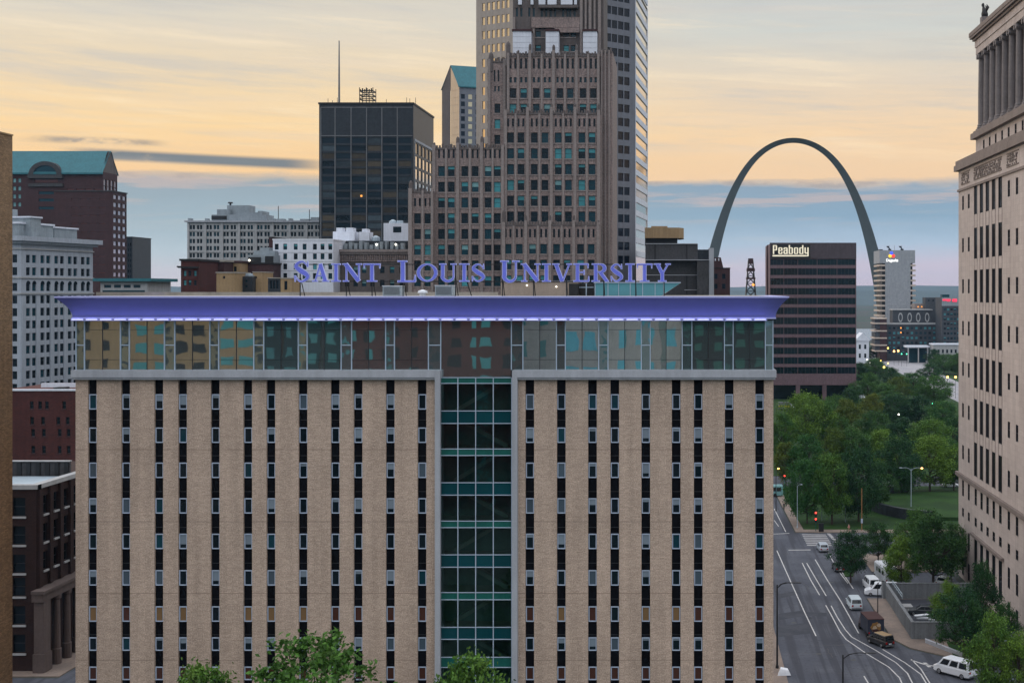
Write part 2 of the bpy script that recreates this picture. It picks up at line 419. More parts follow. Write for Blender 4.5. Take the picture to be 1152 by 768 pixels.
def windows(T, lst, depth, name='window', limit=100, parent=None, reveal_bias=0.02):
    """lst of (Face, u0, u1, z0, z1, stylekey); the first `limit` become parts, the rest one 'stuff' part"""
    n0 = _wcount.get(T.o.name, 0); rest = {}
    for i, (F, u0, u1, z0, z1, key) in enumerate(lst):
        style, mats = STY[key]
        w_, h_ = u1 - u0, z1 - z0
        c = F.p((u0 + u1) / 2, (z0 + z1) / 2, -depth + reveal_bias)
        if n0 + i < limit:
            T.inst(name, win_mesh(w_, h_, key, style, mats), wloc=c, rot=F.rot, parent=parent)
        else:
            ca, sa = math.cos(F.rot), math.sin(F.rot)
            mb, mats_, off = rest.setdefault('r', (MB(), [], {}))
            tup = tuple(m_.name for m_ in mats)
            if tup not in off:
                off[tup] = len(mats_); mats_ += mats
            o = off[tup]; n = len(mb.m)
            win_geo(mb, lambda x, y, z: (c[0] + x * ca - y * sa, c[1] + x * sa + y * ca, c[2] + z), w_, h_, style)
            for j in range(n, len(mb.m)): mb.m[j] += o
    _wcount[T.o.name] = n0 + len(lst)
    if rest:
        mb, mats_, _ = rest['r']
        T.part('window', mb, mats_, kind='stuff', parent=parent)

sty('dark', 'dark_mullion', 'pane_dark', frame=.06)
sty('teal', 'dark_mullion', 'pane_teal', frame=.07)
sty('half', 'dark_mullion', 'pane_teal', 'blind_teal', frame=.07, split=.42)
sty('third', 'dark_mullion', 'pane_dark', 'blind_teal', frame=.07, split=.3)
sty('full', 'dark_mullion', 'blind_teal', frame=.07)
sty('pale', 'dark_mullion', 'pane_teal', 'blind_pale', frame=.07, split=.5)
sty('plain', 'dark_mullion', 'pane_dark', frame=0)
sty('slim', 'dark_mullion', 'pane_dark', frame=0, div='none')
def mixed(rng, ks=(('dark', 5), ('teal', 5), ('half', 3), ('third', 2), ('pale', 1), ('full', 1))):
    return rng.choices([k for k, _ in ks], [v for _, v in ks])[0]

def shell(T, x0, x1, y0, y1, z0, z1, fh=(), rh=(), lh=(), depth=.3, m=None, name='wall', parent=None, top=True, label=None):
    """four walls and roof of a block; fh/rh/lh are openings of front (-Y), right (+X), left (-X) as (u0,u1,z0,z1)"""
    mb = MB()
    Ff, Fr, Fl = Face(x0, y0, 1, 0), Face(x1, y0, 0, 1), Face(x0, y1, 0, -1)
    facade(mb, Ff, 0, x1 - x0, z0, z1, fh, depth)
    facade(mb, Fr, 0, y1 - y0, z0, z1, rh, depth)
    facade(mb, Fl, 0, y1 - y0, z0, z1, lh, depth)
    mb.quad((x1, y1, z0), (x0, y1, z0), (x0, y1, z1), (x1, y1, z1))
    if top: mb.quad((x0, y0, z1), (x1, y0, z1), (x1, y1, z1), (x0, y1, z1))
    o = T.part(name, mb, m, parent=parent, label=label)
    return o, Ff, Fr, Fl
def rects(pxs, w_px, pys, h_px, px0, D):
    """openings of a frontal face from photo columns and rows"""
    s = D / FL
    return [((x - w_px / 2 - px0) * s, (x + w_px / 2 - px0) * s, Z(y + h_px / 2, D), Z(y - h_px / 2, D)) for y in pys for x in pxs]
def seq(a, b, n): return [a + (b - a) * i / (n - 1) for i in range(n)]

# =================================================================== the ground
def noise_ground(name, c1, c2, c3, s1, s2, tracks=0):
    m_ = bpy.data.materials.new(name); m_.use_nodes = True; k = NT(m_.node_tree); b = k.n['Principled BSDF']
    v = k.new('ShaderNodeNewGeometry').outputs['Position']
    a = k.noise(v, s1, 5.0, .6); f = k.noise(v, s2, 4.0, .7)
    c = k.mix(k.smooth(a, .4, .6), c1, c2); c = k.mix(k.m('MULTIPLY', k.smooth(f, .5, .72), .75), c, c3)
    if tracks:                                               # wheel-polished tracks and drips along the street
        mp = k.new('ShaderNodeMapping'); mp.inputs['Scale'].default_value = (.75, .022, 1); k.l.new(v, mp.inputs[0])
        tr = k.noise(mp.outputs[0], 1.0, 3.0, .6); sp_ = k.noise(v, .5, 5.0, .75)
        c = k.mix(k.m('MULTIPLY', k.smooth(tr, .46, .60), tracks), c, c3); c = k.mix(k.m('MULTIPLY', k.smooth(sp_, .60, .70), tracks), c, (.028, .029, .034))
    k.l.new(c, b.inputs['Base Color']); b.inputs['Roughness'].default_value = .92; b.inputs['Specular IOR Level'].default_value = .15
    return m_
M['ground'] = noise_ground('ground', (.035, .065, .05), (.06, .06, .06), (.02, .045, .02), .006, .05)
M['asphalt'] = noise_ground('asphalt', (.076, .083, .104), (.100, .108, .130), (.050, .053, .066), .09, 1.6, .75)
M['asphalt_dark'] = noise_ground('asphalt_dark', (.052, .057, .070), (.068, .073, .088), (.040, .043, .053), .3, 2.0)
M['paving'] = noise_ground('paving', (.25, .20, .17), (.20, .165, .145), (.14, .12, .11), .2, 2.5)
M['pale_paving'] = noise_ground('pale_paving', (.33, .33, .35), (.28, .28, .31), (.22, .22, .24), .08, .9)
M['lawn'] = noise_ground('lawn', (.022, .060, .013), (.014, .040, .011), (.040, .068, .016), .10, 1.1)
M['water'] = glass('water', (.05, .07, .08), rough=.12, spec=.5, var=.1)
M['line_paint'] = mat('line_paint', (.50, .50, .50), var=.35, scale=2.0, fine=3.0, finev=.7, bump=0)

g = MB(); g.quad((-9000, -1500, 0), (9000, -1500, 0), (9000, 9500, 0), (-9000, 9500, 0)); struct('ground', g, M['ground'])
def sheet(name, poly, z, m, zb=None):
    mb = MB()
    if zb is None: mb.add([(x, y, z) for x, y in poly], [tuple(range(len(poly)))])
    else: mb.prism(poly, zb, z)
    return struct(name, mb, m)
# streets (sheets), kerbed pavements (real steps)
sheet('road', [(13.4, 60), (90, 60), (90, 182), (44, 182), (37, 187.5), (32, 192.5), (30.2, 198), (30, 262), (23.2, 285), (22.5, 352), (22, 900), (6, 900), (13.4, 285)], .012, M['asphalt'])
sheet('road', [(30.05, 262), (90, 262), (90, 283), (23.3, 284.8)], .008, M['asphalt'])
sheet('road', [(22.6, 353), (160, 353), (160, 372), (22.5, 372)], .008, M['asphalt'])
sheet('road', [(-140, 60), (-66, 60), (-66, 230), (-82, 230), (-82.5, 178), (-140, 178)], .008, M['asphalt'])
sheet('parking_lot', [(30.1, 224), (48, 224), (48, 261.8), (33.8, 261.8), (30.1, 240)], .016, M['asphalt'])
sheet('pavement', [(9.3, 100), (13.5, 100), (13.5, 300), (9.3, 300)], .13, M['paving'], -.02)
sheet('pavement', [(30.3, 223.8), (30.4, 198), (32.2, 192.8), (37.2, 187.8), (44.2, 182.4), (52, 180), (52, 186), (49, 188), (49, 198), (49, 223.8)], .13, M['paving'], -.02)
sheet('pavement', [(34, 245), (49, 245), (49, 261.6), (34, 261.6)], .13, M['paving'], -.02)
sheet('pavement', [(23.5, 285.2), (90, 283.4), (90, 288), (25.4, 288.2), (24.5, 352.5), (22.8, 352.5)], .13, M['paving'], -.02)
sheet('pavement', [(-95, 178.5), (-82.6, 178.5), (-82.6, 230), (-86.6, 230), (-86.6, 181), (-95, 181)], .13, M['paving'], -.02)
sheet('lawn', [(25.5, 288.3), (110, 288.1), (110, 352.6), (24.6, 352.6)], .10, M['lawn'], -.02)
sheet('lawn', [(28.6, 241), (30, 241), (33.6, 261.7), (30.2, 261.7)], .15, M['lawn'], -.02)
sheet('lawn', [(37.5, 188.4), (48.8, 183.5), (48.8, 196), (38, 196)], .20, M['lawn'], .06)
sheet('lawn', [(23, 372.3), (170, 372.3), (210, 900), (24, 900)], .06, M['lawn'], -.02)
# the wide pale avenue far off, showing between the trees
sheet('road', [(118, 420), (137, 420), (150, 700), (158, 850), (200, 1150), (150, 1150), (134, 850)], .075, M['pale_paving'])
sheet('plaza', [G(996, 412), G(1030, 416), G(1046, 409), G(1022, 402), G(1000, 402.5), G(990, 406)], .085, M['pale_paving'])
sheet('road', [G(975, 401), G(1010, 404), G(1012, 399.5), G(985, 397)], .08, M['pale_paving'])
# painted lines, as worn stripes of 0.12-0.2 m
lines = MB()
def stripe(pts, wd=.18, z=.020):
    P = [Vector(G(*p)) for p in pts]
    vs = []
    for i, p in enumerate(P):
        d = (P[min(i + 1, len(P) - 1)] - P[max(i - 1, 0)]).normalized(); n = Vector((-d.y, d.x)) * wd / 2
        vs += [(p.x + n.x, p.y + n.y, z), (p.x - n.x, p.y - n.y, z)]
    lines.add(vs, [(2 * i, 2 * i + 1, 2 * i + 3, 2 * i + 2) for i in range(len(P) - 1)])
stripe([(874, 619), (890, 655), (905, 688), (918, 715)])
stripe([(902.5, 633), (912, 652), (922, 669)])
stripe([(907.5, 633), (918, 651), (929.5, 670)])
stripe([(929, 680.5), (936, 693), (945, 710), (952, 719), (975, 735), (1000, 750), (1012, 762), (1018, 776)])
stripe([(935, 681), (942, 694), (951, 708), (958, 716), (985, 731), (1008, 745), (1021, 757), (1030, 775)])
stripe([(917, 629), (930, 651), (946, 676), (955, 692), (966, 712)])
stripe([(993, 730), (1018, 745), (1036, 758), (1048, 778)])
stripe([(1025, 741), (1036, 752), (1046, 768), (1052, 780)])
stripe([(1025, 742), (1040, 747), (1058, 750)], .3)
stripe([(1040, 745), (1046, 750)], .5)
stripe([(972, 760), (978, 770)])
stripe([(871, 572), (884, 598)]); stripe([(871, 585), (876, 592)])
stripe([(887, 618.5), (912, 618.2)], .5); stripe([(869, 600.5), (888, 599.6)], .4)
stripe([(930, 618), (942, 640), (954, 656)], .15)
stripe([(945, 640), (960, 662)], .2)
struct('road_marking', lines, M['line_paint'])
cw = MB()
for i in range(7):
    y0 = 270.6 + i * 1.95
    cw.add([(24.6, y0, .021), (29.6, y0 - .3, .021), (29.6, y0 + .8, .021), (24.6, y0 + 1.1, .021)], [(0, 1, 2, 3)])
cw.add([(29.9, 284.2, .022), (30.6, 284.2, .022), (31.6, 270, .022), (30.9, 270, .022)], [(0, 1, 2, 3)])
M['worn_paint'] = mat('worn_paint', (.30, .30, .31), var=.3, finev=.5, bump=0)
struct('crosswalk', cw, M['worn_paint'])
pt = MB()
for a in ([(876, 668), (896, 664), (898, 668), (877, 673)], [(876, 690), (905, 686), (908, 692), (877, 697)], [(875, 704), (908, 700), (912, 712), (876, 716)], [(905, 688), (930, 689), (930, 693), (906, 692)]):
    pt.add([(*G(*p), .016) for p in a], [(0, 1, 2, 3)])
struct('road_patch', pt, M['asphalt_dark'])
tar = MB(); rr = random.Random(12)
for _ in range(26):                                          # tar-filled cracks
    x, y = rr.uniform(14, 29), rr.uniform(172, 262); a = rr.choice([0, 0, math.pi / 2]) + rr.uniform(-.3, .3); vs = []
    for i in range(7):
        vs += [(x - math.sin(a) * .05, y + math.cos(a) * .05, .0145), (x + math.sin(a) * .05, y - math.cos(a) * .05, .0145)]
        x += math.cos(a) * .8; y += math.sin(a) * .8; a += rr.uniform(-.35, .35)
    tar.add(vs, [(2 * i, 2 * i + 1, 2 * i + 3, 2 * i + 2) for i in range(6)])
for px, py in ((893, 700), (921, 735), (907, 645), (960, 742), (935, 655)):
    x, y = G(px, py); tar.add([(x + .42 * math.cos(R(30 * i)), y + .42 * math.sin(R(30 * i)), .017) for i in range(12)], [tuple(range(12))])
struct('road_crack', tar, M['black_metal'])
# river and the low far bank
sheet('river', [(-9000, 1390), (9000, 1390), (9000, 1800), (-9000, 1800)], .30, M['water'], -.02)
M['far_hill'] = noise_ground('far_hill', (.055, .080, .085), (.065, .092, .098), (.07, .09, .10), .002, .01)  # blue of distant haze mixed into the hills' own colour
hl = MB(); rng = random.Random(3)
for Y, zt, amp in ((5600, 48, 5), (7600, 72, 9)):
    n = 90; rr = []
    ph = [rng.uniform(0, 6.3) for _ in range(5)]
    for i in range(n):
        x = -5000 + 10000 * i / (n - 1)
        z = zt + amp * (math.sin(x / 900 + ph[0]) + .5 * math.sin(x / 310 + ph[1]) + .25 * math.sin(x / 120 + ph[2])) + rng.uniform(-1.4, 1.4)
        rr.append((x, z))
    for (xa, za), (xb, zb) in zip(rr, rr[1:]):
        hl.quad((xa, Y - 900, 0.05), (xb, Y - 900, 0.05), (xb, Y, zb), (xa, Y, za))
        hl.quad((xa, Y, za), (xb, Y, zb), (xb, Y + 1400, 0.05), (xa, Y + 1400, 0.05))
struct('hills', hl, M['far_hill'])

# =================================================================== university hall (nearest building)
D0 = 140.0
UX0, UX1 = X(85, D0), X(870, D0)
hall = Thing('university_building', 'wide tan brick block with dark slit windows, glass top storey and flaring blue cornice', 'building', (X(478, D0), D0, 0))
FH = Face(UX0, D0, 1, 0); sH = D0 / FL
def uH(px): return (px - 85) * sH
strip_px = [103.8, 141.3, 178.6, 205.3, 242, 278.7, 304.7, 340.8, 377, 402.8, 439, 474.7, 596, 631.4, 666.5, 691.6, 726.5, 760.7, 785.5, 820.3, 854.6]
strips = [(uH(p - 4.9), uH(p + 4.9), 4.0, Z(427, D0)) for p in strip_px]
zw = Z(424.6, D0)
mb = MB()
facade(mb, FH, 0, uH(490), 0, zw, strips, .35)
facade(mb, FH, uH(582), uH(870), 0, zw, strips, .35)
facade(mb, Face(UX1, D0, 0, 1), 0, 26, 0, zw, [], .3); facade(mb, Face(UX0, D0 + 26, 0, -1), 0, 26, 0, zw, [], .3)
mb.quad((UX1, D0 + 26, 0), (UX0, D0 + 26, 0), (UX0, D0 + 26, zw), (UX1, D0 + 26, zw))
hall.part('brick_wall', mb, M['tan_brick'])
M['joint'] = mat('joint', (.20, .155, .125), var=.3, bump=0)
for yj in (505.5, 586.5, 667, 742):                          # storey movement joints, pier by pier
    jt = MB(); zj = Z(yj, D0); ends = [0] + [v for s_ in strips for v in (s_[0], s_[1])] + [uH(870)]
    for a, b in zip(ends[::2], ends[1::2]):
        for c, d in ([(a, b)] if not (a < uH(536) < b) else [(a, uH(489)), (uH(582), b)]): jt.fbox(FH, c + .004, d - .004, zj - .022, zj + .022, -.01, .004)
    hall.part('movement_joint', jt, M['joint'])
rows = [452, 489.5, 529, 569, 609, 650, 690.7, 724.5, 757.5]
sty('hall_dark', 'white_frame', 'pane_dark', frame=.10, proud=.10)
sty('hall_grey', 'white_frame', 'pane_grey', frame=.10, proud=.10)
sty('hall_teal', 'white_frame', 'pane_teal', frame=.10, proud=.10)
sty('hall_amber', 'white_frame', 'pane_amber', frame=.10, proud=.10)
sty('hall_rust', 'white_frame', 'pane_rust', frame=.10, proud=.10)
for i_, sp_ in enumerate((.25, .45, .7)): sty('hall_blind%d' % i_, 'white_frame', 'pane_dark', 'blind_grey', frame=.10, proud=.10, split=sp_)
for k, s_ in list(STY.items()):
    if k.startswith('hall_'): s_[0]['div'] = 'none'
rng = random.Random(5); wl = []
for j, y in enumerate(rows):
    for (a, b, _, _) in strips:
        key = rng.choices(['hall_dark', 'hall_grey', 'hall_teal', 'hall_blind0', 'hall_blind1', 'hall_blind2'], [6, 3, 2, 2, 2, 2])[0]
        if j == 6: key = rng.choices(['hall_amber', 'hall_rust', 'hall_dark'], [6, 2, 1])[0]
        if j == 8: key = rng.choices(['hall_rust', 'hall_dark'], [3, 1])[0]
        h2 = 8.6 if j < 7 else 7.5
        wl.append((FH, a + .03, b - .03, Z(y + h2, D0), Z(y - h2, D0), key))
sm = None
for a, b, c, d in strips:
    s_ = MB(); uc = (a + b) / 2
    s_.fbox(FH, a, b, c, d, -.40, -.33, 0)
    y0 = 427
    for k in range(8):                                     # thin joints of the black panels
        zj = Z(472.5 + 40.3 * k, D0)
        s_.fbox(FH, a, b, zj - .03, zj + .03, -.33, -.31, 1)
    hall.part('slit_panel', s_, [M['slit'], M['dark_mullion']])
windows(hall, wl, .30)
# pale concrete ledge and the frame round the stair glass
lg = MB()
zl0, zl1 = Z(424.6, 139.3), Z(416.5, 139.3)
lg.box(X(79.5, 139.3), X(489, 139.3), 139.3, 141, zl0, zl1); lg.box(X(582, 139.3), X(873.5, 139.3), 139.3, 141, zl0, zl1)
lg.box(UX1 - .2, X(873.5, 139.3), 141, 166.6, zl0, zl1); lg.box(X(79.5, 139.3), UX0 + .2, 141, 166.6, zl0, zl1)
lg.box(X(79.5, 139.3) + .1, X(489, 139.3), 139.45, 141, zl0 - .22, zl0 - .002); lg.box(X(582, 139.3), X(873.5, 139.3) - .1, 139.45, 141, zl0 - .22, zl0 - .002)
hall.part('ledge', lg, M['concrete'])
jm = MB()
jm.box(X(489, 139.3) + .003, X(495, 139.3), 139.32, 141.6, 0, zl1 - .004); jm.box(X(576, 139.3), X(582, 139.3) - .003, 139.32, 141.6, 0, zl1 - .004)
hall.part('jamb', jm, M['concrete'])
# top storey: glass bays with narrow opening lights between them
FB = Face(UX0, 140.25, 1, 0); sB = 140.25 / FL
def uB(px): return (px - 770) * sB - UX0
zb0, zb1 = Z(416.5, 139.3) + .003, Z(360.5, 140.25)
mul = [85.6, 95, 135.5, 145.5, 185, 196.6, 236, 246, 285.5, 296.7, 335.6, 345.5, 383.8, 395.5, 433.8, 443.7, 482, 495.8, 575.3, 588.3, 626, 636, 673.6, 684, 721.5, 731.5, 767.5, 778.4, 815, 824.8, 861, 869.6]
for i, (a, b) in enumerate(zip(mul, mul[1:])):
    ctr = 490 < a < 500
    z0_ = Z(424, 140.25) if ctr else zb0
    p_ = MB(); wide = b - a > 20
    ua, ub = uB(a) + .05, uB(b) - .05
    ta, tb = rng.uniform(-.06, -.024), rng.uniform(-.06, -.024); tc_, td = rng.uniform(-.012, .012), 0
    um_ = (ua + ub) / 2
    for q0, q1, da, db in ([(ua, ub, ta, tb)] if not wide else [(ua, um_, ta, (ta + tb) / 2 - .01), (um_, ub, (ta + tb) / 2 - .01, tb)]):
        p_.quad(FB.p(q0, z0_, da - .012 + tc_), FB.p(q1, z0_, db - .012 + tc_), FB.p(q1, zb1, db - .012 - tc_), FB.p(q0, zb1, da - .012 - tc_), 0)
    if wide and not ctr:
        um = (ua + ub) / 2
        p_.fbox(FB, um - .03, um + .03, z0_, zb1, -.1, .0, 1)
        for zz in (zb1 - .95, z0_ + 1.05):
            p_.fbox(FB, ua, um - .031, zz - .018, zz + .018, -.1, -.005, 1); p_.fbox(FB, um + .031, ub, zz - .018, zz + .018, -.1, -.005, 1)
        g_ = 'band_glass'
    elif ctr: g_ = 'band_glass'
    else:
        zz = (z0_ + zb1) / 2; p_.fbox(FB, ua, ub, zz - .05, zz + .05, -.1, .03, 2); g_ = 'band_side'
    hall.part('glass_pane', p_, [M[g_], M['dark_mullion'], M['steel_frame']])
for a in mul:
    mm = MB(); mm.fbox(FB, uB(a) - .048, uB(a) + .048, zb0, zb1, -.1, .06); hall.part('mullion', mm, M['steel_frame'])
bk = MB()                                                   # core of the top storey behind the glass
bk.box(UX0 + .15, UX1 - .15, 140.36, 165.6, zl0, 49.9)
hall.part('top_storey_wall', bk, M['black_metal'])
# the stairwell behind clear glass
sx0, sx1 = X(495, D0), X(576, D0)
st = MB()
st.quad((sx0 - .6, 144.6, 0), (sx1 + .6, 144.6, 0), (sx1 + .6, 144.6, zl0), (sx0 - .6, 144.6, zl0), 0)
st.quad((sx0 - .5, 141.6, 0), (sx0 - .5, 144.6, 0), (sx0 - .5, 144.6, zl0), (sx0 - .5, 141.6, zl0), 0)
st.quad((sx1 + .5, 141.6, 0), (sx1 + .5, 144.6, 0), (sx1 + .5, 144.6, zl0), (sx1 + .5, 141.6, zl0), 0)
M['stair_wall'] = mat('stair_wall', (.10, .165, .145), var=.6, scale=.6)
hall.part('stairwell', st, M['stair_wall'])
floors_g = [428, 508, 589, 670, 751]
floors_t = [469.5, 549.5, 630, 711.5, 744]
M['stair_step'] = mat('stair_step', (.22, .23, .20), var=.3)
for i, y in enumerate(floors_g + floors_t[:-1]):
    f = MB(); f.box(sx0 - .4, sx1 + .4, 141.0, 144.5, Z(y, D0) - .18, Z(y, D0) + .16); hall.part('landing', f, M['stair_step'])
ys = sorted(floors_g + floors_t[:-1])
for i, (ya, yb) in enumerate(zip(ys, ys[1:])):
    f = MB(); za, zb = Z(ya, D0), Z(yb, D0)
    xa, xb = (sx0 + .8, sx1 - .8) if i % 2 else (sx1 - .8, sx0 + .8)
    yy = 142.6 if i % 2 else 143.6
    f.add([(xa, yy, za - .3), (xa, yy, za + .2), (xb, yy, zb + .5), (xb, yy, zb), (xa, yy + .9, za - .3), (xa, yy + .9, za + .2), (xb, yy + .9, zb + .5), (xb, yy + .9, zb)],
          [(0, 1, 2, 3), (7, 6, 5, 4), (0, 3, 7, 4), (1, 5, 6, 2), (0, 4, 5, 1), (3, 2, 6, 7)])
    hall.part('stair_flight', f, M['stair_step'])
FS = Face(sx0, 139.9, 1, 0)
hb = [424.6, 431, 462, 476, 504.7, 512, 542.6, 556.5, 585.7, 593, 623.6, 637.5, 666, 674, 705, 718.5, 738.7, 750, 781, 790]
vx = [495.3, 515.2, 535.2, 555, 575.7]
for ya, yb in zip(hb, hb[1:]):
    i = hb.index(ya)
    if i % 4 == 0: mt = M['slab_green']
    elif i % 4 == 2 or i == 16: mt = M['spandrel_teal']
    else: mt = M['stair_glass']
    for a, b in zip(vx, vx[1:]):
        f = MB(); k = 139.9 / FL
        f.quad(((a - 770) * k + .04, 139.9, Z(yb, 139.9) + .03), ((b - 770) * k - .04, 139.9, Z(yb, 139.9) + .03), ((b - 770) * k - .04, 139.9, Z(ya, 139.9) - .03), ((a - 770) * k + .04, 139.9, Z(ya, 139.9) - .03))
        hall.part('stair_pane', f, mt)
f = MB(); k = 139.9 / FL
for a in vx: f.box((a - 770) * k - .045, (a - 770) * k + .045, 139.82, 139.95, 0, Z(424.6, 139.9))
for y in hb:
    for a, b in zip(vx, vx[1:]): f.box((a - 770) * k + .046, (b - 770) * k - .046, 139.83, 139.94, Z(y, 139.9) - .04, Z(y, 139.9) + .04)
hall.part('stair_mullion', f, M['steel_frame'])
# flaring cornice, LED strips along its foot
cor = MB(); prof = []
zt, zf = 50.43, 48.25
for i in range(13):
    q = i / 12; prof.append((.22 + 1.28 * q ** 1.9, zf + (zt - .16 - zf) * q))
def ring(o, z): return [(UX0 - o, D0 - o, z), (UX1 + o, D0 - o, z), (UX1 + o, D0 + 26 + o, z), (UX0 - o, D0 + 26 + o, z)]
cor.loft([ring(o, z) for o, z in prof], 0)
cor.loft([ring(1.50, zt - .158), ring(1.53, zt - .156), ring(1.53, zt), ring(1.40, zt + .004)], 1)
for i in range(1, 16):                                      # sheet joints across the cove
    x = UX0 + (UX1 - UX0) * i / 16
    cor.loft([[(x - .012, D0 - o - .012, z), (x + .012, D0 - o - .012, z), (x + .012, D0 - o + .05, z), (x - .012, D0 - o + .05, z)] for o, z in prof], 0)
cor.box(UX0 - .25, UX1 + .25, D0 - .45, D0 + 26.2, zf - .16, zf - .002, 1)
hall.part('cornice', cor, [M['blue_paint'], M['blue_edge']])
n = 49; L0, L1 = X(80, 139.6), X(863, 139.6); stp = (L1 - L0) / n
ledz0, ledz1 = zf - .36, zf - .17
me = MB(); me.box(-stp / 2 + .17, stp / 2 - .17, -.07, .07, -.0, .065, 0); me.box(-stp / 2 + .17, stp / 2 - .17, -.06, .06, .066, .076, 2); me.box(-stp / 2 + .02, stp / 2 - .02, .071, .14, -.09, .09, 1)
me = me.mesh('led_strip', [M['led'], M['blue_edge'], M['led_up']])
for i in range(n): hall.inst('led_strip', me, wloc=(L0 + stp * (i + .5), D0 - .62, zf - .27))
rf = MB(); rf.box(UX0 + .4, UX1 - .4, D0 + .8, D0 + 25.5, zt - .3, zt + .012); hall.part('roof', rf, M['roof_grey'])
pr = MB(); pr.box(X(108, 163), X(560, 163), 163, 163.3, zt, 51 - 1.5 * 163 / FL); hall.part('parapet', pr, M['roof_grey'])
# ---- things on the roof
def roof_box(name, label, cat, pa, pb, ya, yb, D, dep, m, extra=None, group=None):
    T = Thing(name, label, cat, ((X(pa, D) + X(pb, D)) / 2, D, zt + .012), group)
    b_ = MB(); b_.box(X(pa, D), X(pb, D), D, D + dep, zt + .012, Z(ya, D)); T.part('casing', b_, M[m])
    if extra: extra(T)
    return T
M['tan_render'] = mat('tan_render', (.30, .25, .21), var=.2, fine=4)
def pent(T):
    D = 152
    c = MB(); c.box(X(563, D), X(651, D), D - .12, D + 6.1, Z(317.2, D), Z(315.8, D)); T.part('coping', c, M['concrete'])
    d = MB(); d.box(X(640, D), X(651, D), D - .05, D, zt + .02, Z(319, D)); T.part('door', d, M['black_metal'])
    for px, y in ((593, 321), (626, 322.5)):
        l_ = MB(); l_.lathe(X(px, D), D - .15, [(Z(y, D) - .08, .02), (Z(y, D), .1), (Z(y, D) + .08, .02)], 8); T.part('bulkhead_lamp', l_, M['bulb'])
M['bulb'] = lamp('bulb', (1, .95, .8), 4.0)
roof_box('rooftop_penthouse', 'low tan rendered penthouse on the flat roof under the sign', 'penthouse', 563.5, 650, 317.2, 331, 152, 6, 'tan_render', pent)
def unit_x(pa, pb, D, yt):
    def fn(T):
        n_ = MB(); w_ = (X(pb, D) - X(pa, D)); z0_, z1_ = zt + .15, Z(yt, D) - .1
        for i in range(7):
            zz = z0_ + (z1_ - z0_) * (i + .5) / 7; n_.box(X(pa, D) + .1, X(pb, D) - .1, D - .04, D - .003, zz - .03, zz + .02)
        T.part('louvre', n_, M['grey_metal'])
        l_ = MB(); l_.box(X(pa, D) - .06, X(pb, D) + .06, D - .07, D + 2.1, Z(yt, D) + .002, Z(yt, D) + .07); T.part('lid', l_, M['white_paint'])
    return fn
roof_box('air_conditioner', 'pale grey air conditioner on the roof just left of the big L', 'air conditioner', 430.5, 450.5, 322, 331, 146, 2, 'unit_metal', unit_x(430.5, 450.5, 146, 322), 'air conditioners on the blue corniced roof')
roof_box('air_conditioner', 'pale blue air conditioner on the roof below the second word of the sign', 'air conditioner', 489.5, 509, 321.5, 331, 146, 2, 'unit_metal', unit_x(489.5, 509, 146, 321.5), 'air conditioners on the blue corniced roof')
hd = MB()
hd.lathe(X(475.5, 147), 147, [(zt + .01, .35), (zt + .3, .35), (zt + .32, .55), (zt + .55, .5), (zt + .68, .1)], 12)
single('roof_vent', hd, M['white_paint'], 'small white mushroom vent on the roof between two pale air conditioners', 'vent')
# glass pavilion with a slanting end
D = 150; T = Thing('rooftop_pavilion', 'long teal glass roof pavilion with a slanted right end, under the last letters', 'pavilion', (X(710, D), D, zt))
def pv(px, y): return (X(px, D), Z(y, D))
b_ = MB()
pl = [(X(669, D), zt + .012), (X(744, D), zt + .012), (X(765.5, D), Z(318.3, D)), (X(669, D), Z(318.3, D))]
b_.add([(x, D, z) for x, z in pl] + [(x, D + 5, z) for x, z in pl], [(0, 1, 2, 3), (7, 6, 5, 4), (0, 4, 5, 1), (1, 5, 6, 2), (2, 6, 7, 3), (3, 7, 4, 0)])
M['pav_glass'] = glass('pav_glass', (.10, .30, .36), spec=.6, rough=.15)
T.part('glazing', b_, M['pav_glass'])
b_ = MB()
for px in (669.5, 684, 696, 709, 723, 737, 746.5): b_.box(X(px, D) - .035, X(px, D) + .035, D - .06, D - .003, zt + .02, Z(318.5, D))
T.part('mullion', b_, M['steel_frame'])
b_ = MB(); b_.box(X(668, D), X(765.7, D), D - .15, D + 5.1, Z(318.3, D) + .003, Z(317.3, D)); T.part('roof', b_, M['steel_frame'])
D = 153; T = Thing('rooftop_shed', 'black framed opening between the tan penthouse and the teal glass pavilion', 'shed', (X(659, D), D, zt))
b_ = MB(); b_.box(X(651.5, D), X(668, D), D, D + 4, zt + .012, Z(318.5, D)); T.part('wall', b_, M['black_metal'])
b_ = MB(); b_.box(X(651.5, D), X(668, D), D - .1, D - .003, Z(323.6, D), Z(322.8, D)); b_.box(X(659, D), X(660.2, D), D - .09, D - .003, zt + .02, Z(318.5, D)); T.part('frame', b_, M['steel_frame'])

# ---- the sign
sign = Thing('rooftop_sign', 'blue lettered rooftop sign spelling out SAINT LOUIS UNIVERSITY above the blue cornice', 'sign', (X(540, 142), 142, zt))
DS = 142.0; tk, tn, sf = .185, .07, .06
def arcpts(cx, cz, rx, rz, a0, a1, n=14): return [(cx + rx * math.cos(R(a0 + (a1 - a0) * i / n)), cz + rz * math.sin(R(a0 + (a1 - a0) * i / n))) for i in range(n + 1)]
def catmull(p, n=6):
    o = []
    for i in range(len(p) - 1):
        a, b, c, d = p[max(i - 1, 0)], p[i], p[i + 1], p[min(i + 2, len(p) - 1)]
        for k in range(n):
            t_ = k / n
            o.append(tuple(.5 * (2 * b[j] + (c[j] - a[j]) * t_ + (2 * a[j] - 5 * b[j] + 4 * c[j] - d[j]) * t_ ** 2 + (3 * b[j] - a[j] - 3 * c[j] + d[j]) * t_ ** 3) for j in range(len(b))))
    o.append(tuple(p[-1])); return o
